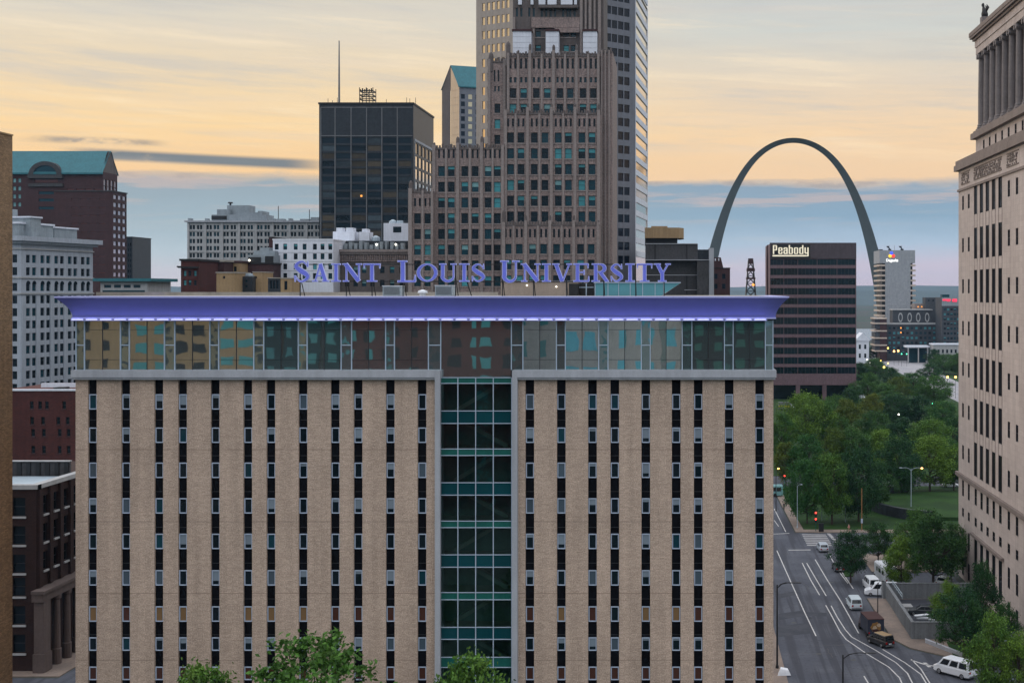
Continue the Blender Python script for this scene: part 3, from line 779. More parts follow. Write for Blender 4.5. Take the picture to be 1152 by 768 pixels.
def serif(x, z, w_): return ([(x - w_ / 2, z), (x + w_ / 2, z)], [sf, sf])
def stem(x, t_, z0=sf / 2, z1=1 - sf / 2): return ([(x, z0), (x, z1)], [t_, t_])
def glyph(ch, a):
    S = []; b0, b1 = sf / 2, 1 - sf / 2
    if ch == 'I': S = [stem(a / 2, tk), serif(a / 2, b0, a), serif(a / 2, b1, a)]
    elif ch == 'T': S = [stem(a / 2, tk), serif(a / 2, b0, a * .6), ([(0, b1 - .01), (a, b1 - .01)], [sf * 1.3] * 2), ([(.03, b1), (.03, .74)], [.07, .03]), ([(a - .03, b1), (a - .03, .74)], [.07, .03])]
    elif ch == 'L': S = [stem(.24, tk), serif(.22, b1, .44), ([(0, b0), (a - .02, b0)], [sf * 1.2] * 2), ([(a - .04, b0), (a - .02, .32)], [.10, .03])]
    elif ch == 'E': S = [stem(.22, tk), ([(0, b0), (a - .02, b0)], [sf * 1.2] * 2), ([(0, b1), (a - .05, b1)], [sf * 1.2] * 2), ([(.3, .52), (a * .68, .52)], [sf] * 2), ([(a * .68, .39), (a * .68, .65)], [.05] * 2), ([(a - .03, b0), (a - .02, .3)], [.09, .03]), ([(a - .07, b1), (a - .06, .74)], [.09, .03])]
    elif ch == 'N': S = [stem(.16, tn), stem(a - .16, tn), ([(.13, .97), (a - .17, .03)], [tk * 1.15] * 2), serif(.13, b0, .32), serif(.08, b1, .26), serif(a - .16, b1, .32)]
    elif ch == 'A': S = [([(.15, b0), (a * .47, .97)], [tn] * 2), ([(a * .47, .99), (a - .2, b0)], [tk * 1.05] * 2), ([(a * .26, .33), (a * .68, .33)], [.06] * 2), serif(.14, b0, .3), serif(a - .19, b0, .38)]
    elif ch == 'V': S = [([(.2, b1), (a * .5, .02)], [tk * 1.05] * 2), ([(a * .53, .02), (a - .15, b1)], [tn] * 2), serif(.19, b1, .38), serif(a - .15, b1, .3)]
    elif ch == 'Y': S = [([(.2, b1), (a * .5, .44)], [tk] * 2), ([(a * .53, .46), (a - .15, b1)], [tn] * 2), stem(a / 2, tk, b0, .47), serif(a / 2, b0, .46), serif(.19, b1, .38), serif(a - .15, b1, .3)]
    elif ch == 'U':
        p = arcpts(a / 2 - .02, .30, a / 2 - .18, .27, 180, 360, 14)
        S = [stem(.16 + .02, tk, .29, b1), stem(a - .2, tn, .29, b1), (p, [tk + (tn - tk) * i / 14 for i in range(15)]), serif(.18, b1, .38), serif(a - .2, b1, .32)]
    elif ch == 'O':
        n = 28; p, w_ = [], []
        for i in range(n + 1):
            t_ = 2 * math.pi * i / n; wd = tn * .9 + (tk - tn * .9) * abs(math.cos(t_)) ** 1.3
            p.append(((a / 2) + (a / 2 - wd / 2) * math.cos(t_), .5 + (.5 - wd / 2) * math.sin(t_))); w_.append(wd)
        S = [(p, w_)]
    elif ch == 'S':
        c = catmull([(a - .12, .76, .035), (a * .62, .94, .07), (a * .36, .93, .10), (.13, .74, .17), (a * .42, .55, .23), (a * .76, .38, .21), (a - .10, .22, .15), (a * .62, .05, .09), (a * .36, .05, .065), (.09, .27, .03)])
        S = [([(x, z) for x, z, _ in c], [q for *_, q in c]), ([(a - .1, .98), (a - .1, .7)], [.03, .07]), ([(.08, .02), (.08, .3)], [.03, .07])]
    elif ch == 'R':
        p = [(.2, b1)] + arcpts(a * .5, .745, a * .27, .215, 90, -90, 12) + [(.2, .53)]
        wd = [.065] + [.07 + .13 * math.sin(math.pi * i / 12) for i in range(13)] + [.065]
        S = [stem(.22, tk), (p, wd), ([(a * .5, .53), (a - .08, .02)], [tk, tk * .9]), serif(.22, b0, .44), serif(.16, b1, .3), serif(a - .08, b0, .2)]
    return S
def letter(ch, px0, px1, y0, y1):
    s_ = DS / FL; h_ = (y1 - y0) * s_; a = (px1 - px0) * s_ / h_; ox, oz = X(px0, DS), Z(y1, DS)
    mb = MB()
    def stroke(pts, wd, grow, ya, yb, m):
        n = len(pts); L_, R_ = [], []
        for i in range(n):
            q0, q1 = pts[max(i - 1, 0)], pts[min(i + 1, n - 1)]
            if n > 6 and abs(pts[0][0] - pts[-1][0]) + abs(pts[0][1] - pts[-1][1]) < 1e-6:
                if i == 0: q0 = pts[-2]
                if i == n - 1: q1 = pts[1]
            d = Vector((q1[0] - q0[0], q1[1] - q0[1])).normalized(); nn = Vector((-d.y, d.x)); p = Vector(pts[i])
            if i == 0 and n < 7: p = p - d * grow
            if i == n - 1 and n < 7: p = p + d * grow
            L_.append(p + nn * (wd[i] / 2 + grow)); R_.append(p - nn * (wd[i] / 2 + grow))
        for i in range(n - 1):
            q = [L_[i], R_[i], R_[i + 1], L_[i + 1]]
            vs = [(ox + v.x * h_, y, oz + v.y * h_) for y in (ya, yb) for v in q]
            fs = [(0, 1, 2, 3), (7, 6, 5, 4), (0, 4, 5, 1), (2, 6, 7, 3)]
            if i == 0: fs.append((0, 3, 7, 4))
            if i == n - 2: fs.append((1, 5, 6, 2))
            mb.add(vs, fs, m)
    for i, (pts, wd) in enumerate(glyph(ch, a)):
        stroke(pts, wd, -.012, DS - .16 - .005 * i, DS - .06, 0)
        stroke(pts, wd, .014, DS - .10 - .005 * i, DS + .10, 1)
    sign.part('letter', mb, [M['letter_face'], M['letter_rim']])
for ch, a, b in (('S', 330.3, 348.8), ('L', 447.6, 467.8), ('U', 563.3, 585.2)): letter(ch, a, b, 293.3, 317.2)
for ch, a, b in (('A', 351.8, 370.3), ('I', 373.2, 383.2), ('N', 386.6, 407.2), ('T', 409.2, 428), ('O', 469, 492.2), ('U', 494.6, 514.4), ('I', 516.8, 528), ('S', 530, 546),
                 ('N', 587.2, 608), ('I', 610, 619.5), ('V', 621.5, 643.5), ('E', 645.3, 662.8), ('R', 665.8, 684.5), ('S', 686.2, 701.2), ('I', 703.8, 714), ('T', 716.5, 733.8), ('Y', 735.6, 754.5)): letter(ch, a, b, 296.6, 316.8)
f = MB()
for y in (297.4, 316.6): f.box(X(331, DS), X(753, DS), DS + .12, DS + .2, Z(y, DS) - .05, Z(y, DS) + .05)
for px in (337, 389, 418, 453, 512, 565, 600, 637, 679, 715, 747):
    f.box(X(px, DS) - .05, X(px, DS) + .05, DS + .201, DS + .3, zt, Z(297, DS))
    f.tube([(X(px, DS), DS + .35, Z(312, DS)), (X(px, DS), DS + 1.9, zt + .05)], .05, 5)
f.tube([(X(524, DS), DS + .3, Z(314, DS)), (X(530, DS), DS + .3, zt + .05)], .06, 5)
sign.part('support_frame', f, M['black_metal'])

# =================================================================== the city behind
M['sbc_stone'] = mat('sbc_stone', (.19, .155, .15), var=.28, scale=.8, fine=2.4, finev=.8, tint=(.26, .20, .185))
M['sbc_pier'] = mat('sbc_pier', (.245, .21, .20), var=.2, scale=.8, fine=2.4, finev=.55)
M['sbc_dark'] = mat('sbc_dark', (.11, .095, .092), var=.3, scale=.8, fine=1.8, finev=.4)
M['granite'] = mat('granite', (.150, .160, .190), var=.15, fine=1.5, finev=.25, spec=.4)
M['granite_sunlit'] = mat('granite_sunlit', (.36, .31, .27), var=.15, fine=1.5, finev=.25, spec=.4)  # same granite on the left face, warm sunrise light put into its colour
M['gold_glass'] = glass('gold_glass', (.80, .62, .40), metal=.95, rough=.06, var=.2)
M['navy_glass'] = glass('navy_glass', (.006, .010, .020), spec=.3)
M['brown_brick'] = brick('brown_brick', (.27, .175, .10), (.16, .105, .06), (.16, .12, .08), finev=1.3, var=.25)
M['dark_brick'] = brick('dark_brick', (.036, .018, .016), (.026, .014, .013), (.03, .02, .02), finev=.8)
M['red_brick'] = brick('red_brick', (.085, .026, .024), (.055, .020, .020), (.05, .032, .03), finev=.7, var=.45)
M['plum_brick'] = mat('plum_brick', (.052, .024, .026), var=.3, fine=1.2, finev=.45)
M['terracotta'] = mat('terracotta', (.34, .38, .44), var=.15, fine=2, finev=.2)
M['teal_roof'] = mat('teal_roof', (.028, .140, .170), rough=.5, var=.25, fine=1.0, finev=.2)
M['limestone'] = mat('limestone', (.36, .37, .38), var=.2, fine=2, finev=.25)
M['white_wall'] = mat('white_wall', (.62, .66, .74), var=.1, fine=1.5, finev=.12, streak=.2)
M['tan_wall'] = mat('tan_wall', (.30, .21, .115), var=.2, fine=2.5, finev=.3)
M['dark_curtain'] = mat('dark_curtain', (.030, .036, .044), rough=.4, var=.25, fine=.9, finev=.7, spec=.2)
M['bronze_grid'] = mat('bronze_grid', (.17, .175, .185), rough=.5, var=.3, bump=0, spec=.2)
M['tower_glass'] = glass('tower_glass', (.006, .014, .022), spec=.3, rough=.08, var=.9)
M['tower_glass_brown'] = glass('tower_glass_brown', (.065, .052, .036), spec=.3, rough=.12, var=.9)
M['mirror_glass'] = glass('mirror_glass', (.75, .75, .72), metal=1.0, rough=.08, var=.15)
M['brown_granite'] = mat('brown_granite', (.052, .052, .056), var=.3, fine=1.8, finev=.8)
M['pink_granite'] = mat('pink_granite', (.150, .098, .112), var=.25, fine=1.5, finev=.7)
M['bronze_glass'] = glass('bronze_glass', (.004, .014, .018), spec=.35, rough=.06, var=.6)
M['lit_window'] = lamp('lit_window', (1.0, .36, .06), 1.3)
M['lit_white'] = lamp('lit_white', (1.0, .86, .62), 2.6)
sty('gold', 'dark_mullion', 'gold_glass', frame=0)
sty('navy', 'dark_mullion', 'navy_glass', frame=0)
sty('navy2', 'dark_mullion', 'navy_glass', frame=.06, div='none')
sty('mirror', 'dark_mullion', 'mirror_glass', frame=.0)
sty('tg', 'bronze_grid', 'tower_glass', frame=0)
sty('tgb', 'bronze_grid', 'tower_glass_brown', frame=0)
M['tower_glass_grey'] = glass('tower_glass_grey', (.045, .062, .074), spec=.3, rough=.15, var=.9); sty('tgg', 'bronze_grid', 'tower_glass_grey', frame=0)
sty('bronze', 'dark_mullion', 'bronze_glass', frame=0)
sty('lit', 'dark_mullion', 'lit_window', frame=.05, div='none')
sty('tealplain', 'dark_mullion', 'pane_teal', frame=0)
sty('palewin', 'dark_mullion', 'blind_pale', frame=0)

# ---- tall stone setback tower (nearest skyscraper)
D = 350; T = Thing('stone_tower', 'tall brown stone setback tower with ribbed piers, little finials and paired windows', 'skyscraper', (X(620, D), D, 0))
rng = random.Random(11)
pin = MB()
def tier(pa, pb, D, ytop, dep, cols, wpx, rows_, hpx, slots=(), smalls=(), ribs=(), fins=(), m='sbc_stone', ybot=None, rh=()):
    s = D / FL; px0 = pa
    h_ = rects(cols, wpx, rows_, hpx, pa, D)
    keys = [mixed(rng) for _ in h_]
    if slots:
        sp, ya, yb, sw, gap = slots
        for c in sp:
            for o in (-gap, gap): h_.append(((c + o - sw / 2 - pa) * s, (c + o + sw / 2 - pa) * s, Z(yb, D), Z(ya, D))); keys.append('slim')
    for (sp, ya, yb, sw, gap) in smalls:
        for c in sp:
            for o in (-gap, gap): h_.append(((c + o - sw / 2 - pa) * s, (c + o + sw / 2 - pa) * s, Z(yb, D), Z(ya, D))); keys.append('tealplain')
    zb_ = 0 if ybot is None else Z(ybot, D)
    _, Ff, Fr, Fl = shell(T, X(pa, D), X(pb, D), D, D + dep, zb_, Z(ytop, D), h_, rh, (), .45, M[m], name='tier_wall')
    windows(T, [(Ff, *r, k) for r, k in zip(h_, keys)], .45)
    for zq in sorted({round(r[2], 3) for r in h_ if r[1] - r[0] > 1.2}):   # one sill course per storey
        sl_ = MB(); us_ = [r for r in h_ if abs(r[2] - zq) < .01]
        sl_.fbox(Ff, min(r[0] for r in us_) - .12, max(r[1] for r in us_) + .12, zq - .32, zq - .004, -.3, .16); T.part('sill_course', sl_, M['sbc_pier'])
    rb = MB()
    for (px, wd, y0_, pr) in ribs:
        rb.fbox(Ff, (px - wd / 2 - pa) * s, (px + wd / 2 - pa) * s, zb_, Z(y0_, D), -.2, pr)
    if ribs: T.part('pier', rb, M['sbc_pier'])
    for (px, y0_, wd) in fins:
        f_ = MB(); x = X(px, D); r = wd * s / 2; z1 = Z(y0_, D); zt_ = Z(ytop, D)
        f_.lathe(x, D + .3, [(zt_ - 3.0, r * .8), (zt_ - 2.7, r * 1.1), (z1 - 1.6 * r, r), (z1 - .7 * r, r * .75), (z1, r * .15)], 8)
        T.part('finial', f_, M['sbc_dark'], smooth=False)
    cp = MB()                                              # small battlements along the parapet
    n = max(3, int((pb - pa) / 3.2)); zt_ = Z(ytop, D)
    for i in range(n):
        a = pa + (pb - pa) * (i + .2) / n; b = pa + (pb - pa) * (i + .8) / n
        cp.fbox(Ff, (a - pa) * s, (b - pa) * s, zt_ - .1, zt_ + .55 + .35 * (i % 3 == 0), -.5, .12)
    cp.fbox(Ff, 0, (pb - pa) * s, zt_ - .5, zt_ - .12, -.3, .18)
    T.part('battlement', cp, M['sbc_dark'])
    return Ff
rows_lo = [280, 297.6, 315.2]
rows_mid = [155 + 17.75 * i for i in range(6)]
c_lo = [571.5, 584.2, 599, 611.5, 626, 638, 653, 665]
c_mid = [574.3, 586, 601, 613, 628, 639.4, 654.5, 666]
c_up = [577, 589, 603.3, 615.6, 629.8, 641.5, 655.8, 667.5]
tier(565, 675, 345, 252, 3.2, c_lo, 7.6, rows_lo, 11, slots=(c_lo, 257.5, 267, 2.3, 2.7),
     ribs=[(566.8, 3.4, 250, .7), (577.9, 2.2, 254, .4), (591.7, 3.2, 248, .7), (605.3, 2.2, 254, .4), (618.8, 3.2, 248, .7), (632, 2.2, 254, .4), (645.5, 3.2, 248, .7), (659, 2.2, 254, .4), (673, 3.2, 250, .7)],
     fins=[(566.8, 236, 4), (591.7, 242, 2.6), (618.8, 242, 2.6), (645.5, 242, 2.6)])
tier(568, 676, 348.2, 127, 3.2, c_mid, 7.6, rows_mid, 11.6, slots=(c_mid, 133.5, 142.5, 2.3, 2.7), ybot=254,
     ribs=[(569, 3, 124, .6), (580.2, 2.2, 128, .4), (593.5, 3.2, 121, .7), (607, 2.2, 128, .4), (620.5, 3.2, 121, .7), (633.7, 2.2, 128, .4), (647, 3.2, 121, .7), (660.3, 2.2, 128, .4), (673.6, 3.4, 124, .7)],
     fins=[(593.5, 116, 2.4), (620.5, 116, 2.4), (647, 116, 2.4), (673.6, 116, 3)])
tier(570.5, 674.5, 351.5, 62, 26, c_up, 7.4, [105, 122.5], 11, slots=(c_up, 66, 77.5, 2.6, 2.8), smalls=[(c_up, 87, 93, 2.6, 2.6)], ybot=128,
     ribs=[(571.8, 2.8, 60, .6), (583, 2.0, 61, .4), (596.2, 3, 57, .7), (609.5, 2.0, 61, .4), (622.8, 3, 57, .7), (635.7, 2.0, 61, .4), (648.6, 3, 57, .7), (661.6, 2.0, 61, .4), (673.2, 2.8, 60, .6)],
     fins=[(571.5, 46.5, 5.2), (583, 56, 2.2), (596.2, 49, 3), (609.5, 57, 2), (622.8, 50, 3.2), (635.7, 57, 2), (648.6, 50, 3), (661.6, 57, 2)])
tier(549, 569.5, 353, 68.5, 24, [559.5], 6.5, [122, 139.5, 157, 174.6], 10.5, slots=([558.6], 79, 92, 1.9, 2.2), smalls=[([559], 97, 103, 2, 2)],
     ribs=[(550.5, 3, 67, .6), (567.6, 3, 67, .6)], fins=[(552.3, 58.5, 5.6), (566.5, 64, 3)])
tier(675.2, 689, 352.5, 58, 25, [], 1, [], 1, ribs=[(677, 1.8, 57, .5), (681, 1.6, 57, .5), (685.4, 1.8, 57, .5)], m='sbc_stone')
# the darker upper shaft, rising out of the picture
up_c = [583, 592, 604, 611, 622, 631, 637, 645]
tier(577, 679, 357, -42, 18, [585, 605.5, 618, 626, 637, 645], 6, [38.5, 54.5], 7, smalls=[([584, 598, 612, 622, 636, 644], 9, 19, 2.4, 2.5), ([610, 627, 641], 27, 33.5, 2.6, 2.6), ([590, 606, 622, 638], -22, -9, 3, 3)],
     ribs=[(654, 3, -40, .8), (659, 2.2, -40, .5), (664, 3, -40, .8), (669, 2.2, -40, .5), (674.5, 3.2, -40, .8), (600.5, 2.4, 20, .6), (578.5, 2.6, 20, .6)], m='sbc_dark')
bl = MB(); s = 356.4 / FL
bl.box(X(598, 356.4), X(652, 356.4), 356.2, 356.9, Z(31.5, 356.4), Z(20, 356.4)); bl.box(X(624, 356), X(652, 356), 355.6, 356.18, Z(37, 356), Z(32, 356))
T.part('setback', bl, M['sbc_stone'])
for (a, b) in ((577, 597.5), (614, 628.5), (656, 671.5)):
    p_ = MB(); p_.box(X(a, 353.8), X(b, 353.8), 353.5, 356.6, Z(60.5, 353.8), Z(35.6, 353.8), 0)
    for i in range(1, 4):
        zz = Z(60.5 - 24.9 * i / 4, 353.8); p_.box(X(a, 353.8), X(b, 353.8), 353.46, 353.497, zz - .03, zz + .03, 1)
    p_.box(X(a - .8, 353.8), X(b + .8, 353.8), 353.2, 356.7, Z(35.6, 353.8) + .003, Z(33.4, 353.8), 2)
    T.part('stair_head', p_, [M['white_wall'], M['concrete'], M['plum_brick']])
for (a, b) in ((583, 587), (597, 600), (606, 613.5), (616, 626), (631, 644), (646, 649)):
    p_ = MB(); p_.box(X(a, 356.2), X(b, 356.2), 356.0, 356.8, Z(5.5, 356.2), Z(-4, 356.2)); T.part('roof_panel', p_, M['white_wall'])
p_ = MB(); p_.box(X(606, 355.5), X(650, 355.5), 355.3, 356.9, Z(9, 355.5), Z(6, 355.5)); T.part('parapet_ledge', p_, M['sbc_dark'])
# left wings
cw1 = [496.6, 507.6, 522.8, 534.5, 549, 559.4]
rows_w = [192.7 + 17.65 * i for i in range(8)]
tier(486.5, 568, 347.5, 166, 22, cw1, 7.6, rows_w, 11.4, slots=(cw1, 168.5, 178, 2.2, 2.7),
     ribs=[(488.5, 3.2, 163, .7), (502, 2.2, 167, .4), (515.2, 3.2, 161, .7), (528.8, 2.2, 167, .4), (542, 3.2, 160, .7), (554.4, 2.0, 167, .4), (565.6, 3, 163, .6)],
     fins=[(514.8, 153.5, 4), (542.2, 152.8, 4.4), (488.5, 160, 2.4), (528.8, 162, 2), (554, 161, 3)])
cw0 = [469.6, 481.3]
tier(459.5, 487.5, 344.5, 215, 24, cw0, 7.6, [245.8 + 17.65 * i for i in range(5)], 11.4, slots=(cw0, 223, 232, 2.3, 2.7),
     ribs=[(461.8, 4, 212, .7), (475.6, 2.2, 214, .4), (486.2, 2.4, 212, .6)], fins=[(462, 203, 4.4), (476, 211, 2)])

# ---- granite and gold-glass tower behind it
T = Thing('office_tower', 'grey granite tower with rows of small windows, its left side glowing gold', 'skyscraper', (-45, 460, 0))
Cx, Cy = X(715, 460), 460.0
Bx, By = Cx - 25 * 1.125, Cy - 25
Ax, Ay = Bx - 1.62 * 15.2, By + 15.2
Ex, Ey = Cx + .0855 * 37, Cy + 37
zt_ = Z(-30, 440)
fl_z = [51 + (327 - (8 + 15.75 * i)) * 448 / FL for i in range(-2, 19)]
FL_, FR_, FE_ = Face(Ax, Ay, Bx - Ax, By - Ay), Face(Bx, By, Cx - Bx, Cy - By), Face(Cx, Cy, Ex - Cx, Ey - Cy)
lenL, lenR, lenE = math.hypot(Bx - Ax, By - Ay), math.hypot(Cx - Bx, Cy - By), math.hypot(Ex - Cx, Ey - Cy)
mb = MB(); mb2 = MB()
hL = []; hR = []
for z in fl_z:
    for px in (544, 549.6, 555, 560.4, 566, 571.4): u = FL_.u(px); hL.append((u - .62, u + .62, z - 1.3, z + 1.3))
    for px in (677.3, 684.5, 691.4, 698.4, 705.3): u = FR_.u(px); hR.append((u - 1.15, u + 1.15, z - 1.35, z + 1.35))
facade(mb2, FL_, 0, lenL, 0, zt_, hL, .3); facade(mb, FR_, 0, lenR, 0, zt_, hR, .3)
mb.quad((Ex, Ey, 0), (Ax, Ay + 40, 0), (Ax, Ay + 40, zt_), (Ex, Ey, zt_)); mb.quad((Ax, Ay + 40, 0), (Ax, Ay, 0), (Ax, Ay, zt_), (Ax, Ay + 40, zt_))
mb.add([(Ax, Ay, zt_), (Bx, By, zt_), (Cx, Cy, zt_), (Ex, Ey, zt_), (Ax, Ay + 40, zt_)], [(0, 1, 2, 3, 4)])
T.part('wall', mb, M['granite']); T.part('gold_side_wall', mb2, M['granite_sunlit'])
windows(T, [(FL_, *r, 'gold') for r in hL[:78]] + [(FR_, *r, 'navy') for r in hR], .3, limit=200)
mb = MB()
mb.quad(FE_.p(0, 0, -.3), FE_.p(lenE, 0, -.3), FE_.p(lenE, zt_, -.3), FE_.p(0, zt_, -.3)); T.part('ribbon_glass', mb, M['gold_glass'])
mb = MB()
for z in fl_z: mb.fbox(FE_, 0, lenE, z + 1.3, z + 3.2, -.5, .0)
mb.fbox(FE_, -.05, .9, 0, zt_, -.5, .05); mb.fbox(FE_, lenE - .9, lenE + .05, 0, zt_, -.5, .03)
T.part('spandrel', mb, M['white_wall'])

# ---- gabled tower with a teal roof
D = 800; T = Thing('gabled_tower', 'slim tower with a steep teal gabled roof, half hidden behind the gold sided tower', 'skyscraper', (X(520, D), D, 0))
Nx, Ny = X(516.7, D), D; Lx, Ly = Nx - 12.5, Ny + 12.5; Rx, Ry = Nx + 22, Ny + 9
ze, za = Z(97, D), Z(71.5, D)
FG, FF = Face(Lx, Ly, Nx - Lx, Ny - Ly), Face(Nx, Ny, Rx - Nx, Ry - Ny)
lg_, lf_ = math.hypot(Nx - Lx, Ny - Ly), math.hypot(Rx - Nx, Ry - Ny); ux = FG.u(506.7)
hh = []
for i in range(20):
    for j in range(5):
        u = 2.2 + j * 4.4; z = ze - 6 - i * 4.4
        hh.append((u - 1.2, u + 1.2, z - 1.4, z + 1.4))
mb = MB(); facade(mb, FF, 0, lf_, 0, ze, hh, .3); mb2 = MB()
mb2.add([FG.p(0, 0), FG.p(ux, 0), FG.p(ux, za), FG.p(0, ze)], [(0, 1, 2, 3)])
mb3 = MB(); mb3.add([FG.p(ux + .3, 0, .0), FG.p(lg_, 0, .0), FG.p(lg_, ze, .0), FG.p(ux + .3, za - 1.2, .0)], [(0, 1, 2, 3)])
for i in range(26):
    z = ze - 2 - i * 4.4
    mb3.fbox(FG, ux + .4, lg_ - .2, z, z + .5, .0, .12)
mb.quad((Rx, Ry, 0), (Rx - 12, Ry + 14, 0), (Rx - 12, Ry + 14, ze), (Rx, Ry, ze))
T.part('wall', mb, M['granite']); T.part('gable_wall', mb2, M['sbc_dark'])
M['sunlit_gable'] = mat('sunlit_gable', (.62, .44, .28), rough=.35, var=.1, finev=.1, bump=0, spec=.5)  # orange sunrise light on this half of the gable, painted as base colour
T.part('gable_wall', mb3, M['sunlit_gable'], label='half of the gable wall with sunrise light painted on')
windows(T, [(FF, *r, 'gold' if (i % 5) in (1, 3) else 'navy') for i, r in enumerate(hh)], .3)
ap = FG.p(ux, za); bk = (ap[0] + FF.dx * lf_, ap[1] + FF.dy * lf_, za)
rb = MB(); o = .8
e0 = FF.p(-o, ze, o); e1 = FF.p(lf_ + o, ze, o)
rb.add([e0, e1, bk, ap, (e0[0], e0[1], ze - .7), (e1[0], e1[1], ze - .7)], [(0, 1, 2, 3), (4, 5, 1, 0)])
w0 = FG.p(-.6, ze - .6, .4); w1 = (w0[0] + FF.dx * lf_, w0[1] + FF.dy * lf_, ze - .6)
rb.add([w0, ap, bk, w1], [(0, 1, 2, 3)])
T.part('roof', rb, M['teal_roof'])

# ---- dark glass slab tower with a mast
D = 520; T = Thing('glass_tower', 'dark glass slab tower with a tall mast and a scaffold frame on its flat roof', 'skyscraper', (X(412, D), D, 0))
x0, x1 = X(359, D), X(465, D); zt_ = Z(117.5, D)
colx = [377, 395, 412.5, 429.7, 447]
F = Face(x0, D, 1, 0); s = D / FL
hf = []; rows_t = [157.5 + 8.7 * i for i in range(20)]; edges = [362] + [c for c in colx for _ in (0, 1)] + [463]
bays = list(zip([361.5] + colx, colx + [463.5])); rng = random.Random(9)
lst = []
for y in rows_t:
    for a, b in bays:
        r = ((a + .9 - 359) * s, (b - .9 - 359) * s, Z(y + 3.6, D), Z(y - 2.6, D)); hf.append(r)
        lst.append(r)
hr = []
for i in range(11):
    for j in range(5):
        u = 4 + j * 7.4; z = Z(159, D) - 2.2 - i * 5.0
        hr.append((u, u + 5.2, z - 2.0, z + 2.0))
_, Ff, Fr, Fl = shell(T, x0, x1, D, D + 42, 0, zt_, hf, hr, (), .25, M['dark_curtain'])
keys = [rng.choices(['tg', 'tgb', 'tgg'], [5, 2, 2])[0] for _ in lst]
nl = min(range(len(lst)), key=lambda i: abs((lst[i][0] + lst[i][1]) / 2 / s + 359 - 404) + abs(lst[i][2] - Z(223, D)))
windows(T, [(Fr, *r, 'navy' if i < 5 else 'mirror') for i, r in enumerate(hr)] + [(Ff, *r, k) for r, k in zip(lst, keys)], .25, limit=130)
lb = MB(); lb.fbox(Ff, (405.4 - 359) * s, (407.4 - 359) * s, Z(221.4, D), Z(219.4, D), -.22, -.18); T.part('lit_office', lb, M['lit_window'])
g_ = MB()
for c in colx + [361]: g_.fbox(Ff, (c - .45 - 359) * s, (c + .45 - 359) * s, 0, Z(121, D), .0, .22)
for y in [121, 152.8]: g_.fbox(Ff, (361 - 359) * s, (464 - 359) * s, Z(y + .4, D), Z(y - .4, D), .001, .18)
T.part('fin_grid', g_, M['bronze_grid'])
fr_ = MB(); fr_.fbox(Fr, 2.6, 40.6, Z(159, D) + .3, Z(159, D) + 1.2, -.1, .25); fr_.fbox(Fr, 2.0, 2.6, Z(159, D) - 57, Z(159, D) + 1.2, -.1, .25); T.part('window_surround', fr_, M['concrete'])
cp = MB(); cp.box(x0 - .3, x1 + .3, D - .3, D + 42.3, zt_ + .003, zt_ + .7); T.part('coping', cp, M['black_metal'])
D2 = D + 8; zr = zt_ + .71
m_ = MB(); m_.tube([(X(381.5, D2), D2, zr), (X(381.5, D2), D2, Z(80, D2)), (X(381.5, D2), D2, Z(46, D2))], [.42, .34, .22], 8); T.part('mast', m_, M['grey_metal'])
m_ = MB()
for px in (369, 374, 379.5, 434.6, 457.5, 461, 467.5): m_.tube([(X(px, D2), D2, zr), (X(px, D2), D2, Z(117 - 4 - 9 * ((px * 7) % 3 == 1) - (px % 2) * 2, D2))], .10, 5)
T.part('antenna', m_, M['black_metal'])
fx0, fx1 = X(404.5, D2), X(419.5, D2); f_ = MB()
for x in (fx0, (fx0 + fx1) / 2, fx1):
    for y in (D2, D2 + 5): f_.tube([(x, y, zr), (x, y, Z(98.5, D2))], .17, 5)
for y_ in (111.5, 107, 102.3):
    z = Z(y_, D2)
    for yy in (D2, D2 + 5): f_.box(fx0, fx1, yy - .15, yy + .15, z - .18, z + .18)
    f_.box(fx0 - .15, fx0 + .15, D2, D2 + 5, z - .18, z + .18); f_.box(fx1 - .15, fx1 + .15, D2, D2 + 5, z - .18, z + .18)
f_.tube([(fx0, D2, Z(111, D2)), (fx1, D2, Z(102.5, D2))], .12, 5); f_.tube([(fx1, D2, Z(111, D2)), (fx0, D2, Z(102.5, D2))], .12, 5)
for i in range(6): f_.box(fx0 + (fx1 - fx0) * i / 6 + .1, fx0 + (fx1 - fx0) * (i + .7) / 6, D2 - .3, D2 - .16, Z(103.6, D2), Z(100.6 - (i % 2), D2))
T.part('scaffold_frame', f_, M['black_metal'])

# ---- beaux-arts block on the left
D = 560; s = D / FL; T = Thing('stone_block', 'long grey stone block with many small windows and stepped penthouses on its roof', 'building', (X(285, D), D, 0))
cols = []
for i in range(8):
    a = 211 + 19 * i
    cols += [a + 3.6, a + 7.0, a + 11.8, a + 15.2]
hf = rects(cols, 2.6, [255.6, 263.4, 271.2, 279.2, 287.2], 4.8, 211, D)
x0, x1 = X(211, D), X(362, D)
_, Ff, _, _ = shell(T, x0, x1, D, D + 40, 0, Z(250, D), hf, (), (), .4, M['limestone'])
rng = random.Random(4)
windows(T, [(Ff, *r, rng.choices(['slim', 'tealplain'], [3, 1])[0]) for r in hf], .4)
f_ = MB(); f_.box(x0 - 1, x1, D - 1, D + 40, Z(250, D) + .003, Z(248.2, D)); T.part('cornice', f_, M['concrete'])
f_ = MB()
for i in range(9): f_.fbox(Ff, (19 * i - 1.1) * s + .4, (19 * i + 1.1) * s + .4, 0, Z(250.4, D), -.1, .35)
for y in (259.5, 283.4): f_.fbox(Ff, 0, 150 * s, Z(y + .4, D), Z(y - .4, D), -.1, .3)
T.part('pier', f_, M['limestone'])
M['roof_block'] = mat('roof_block', (.24, .28, .31), var=.3, fine=1.5, finev=.3)
f_ = MB()
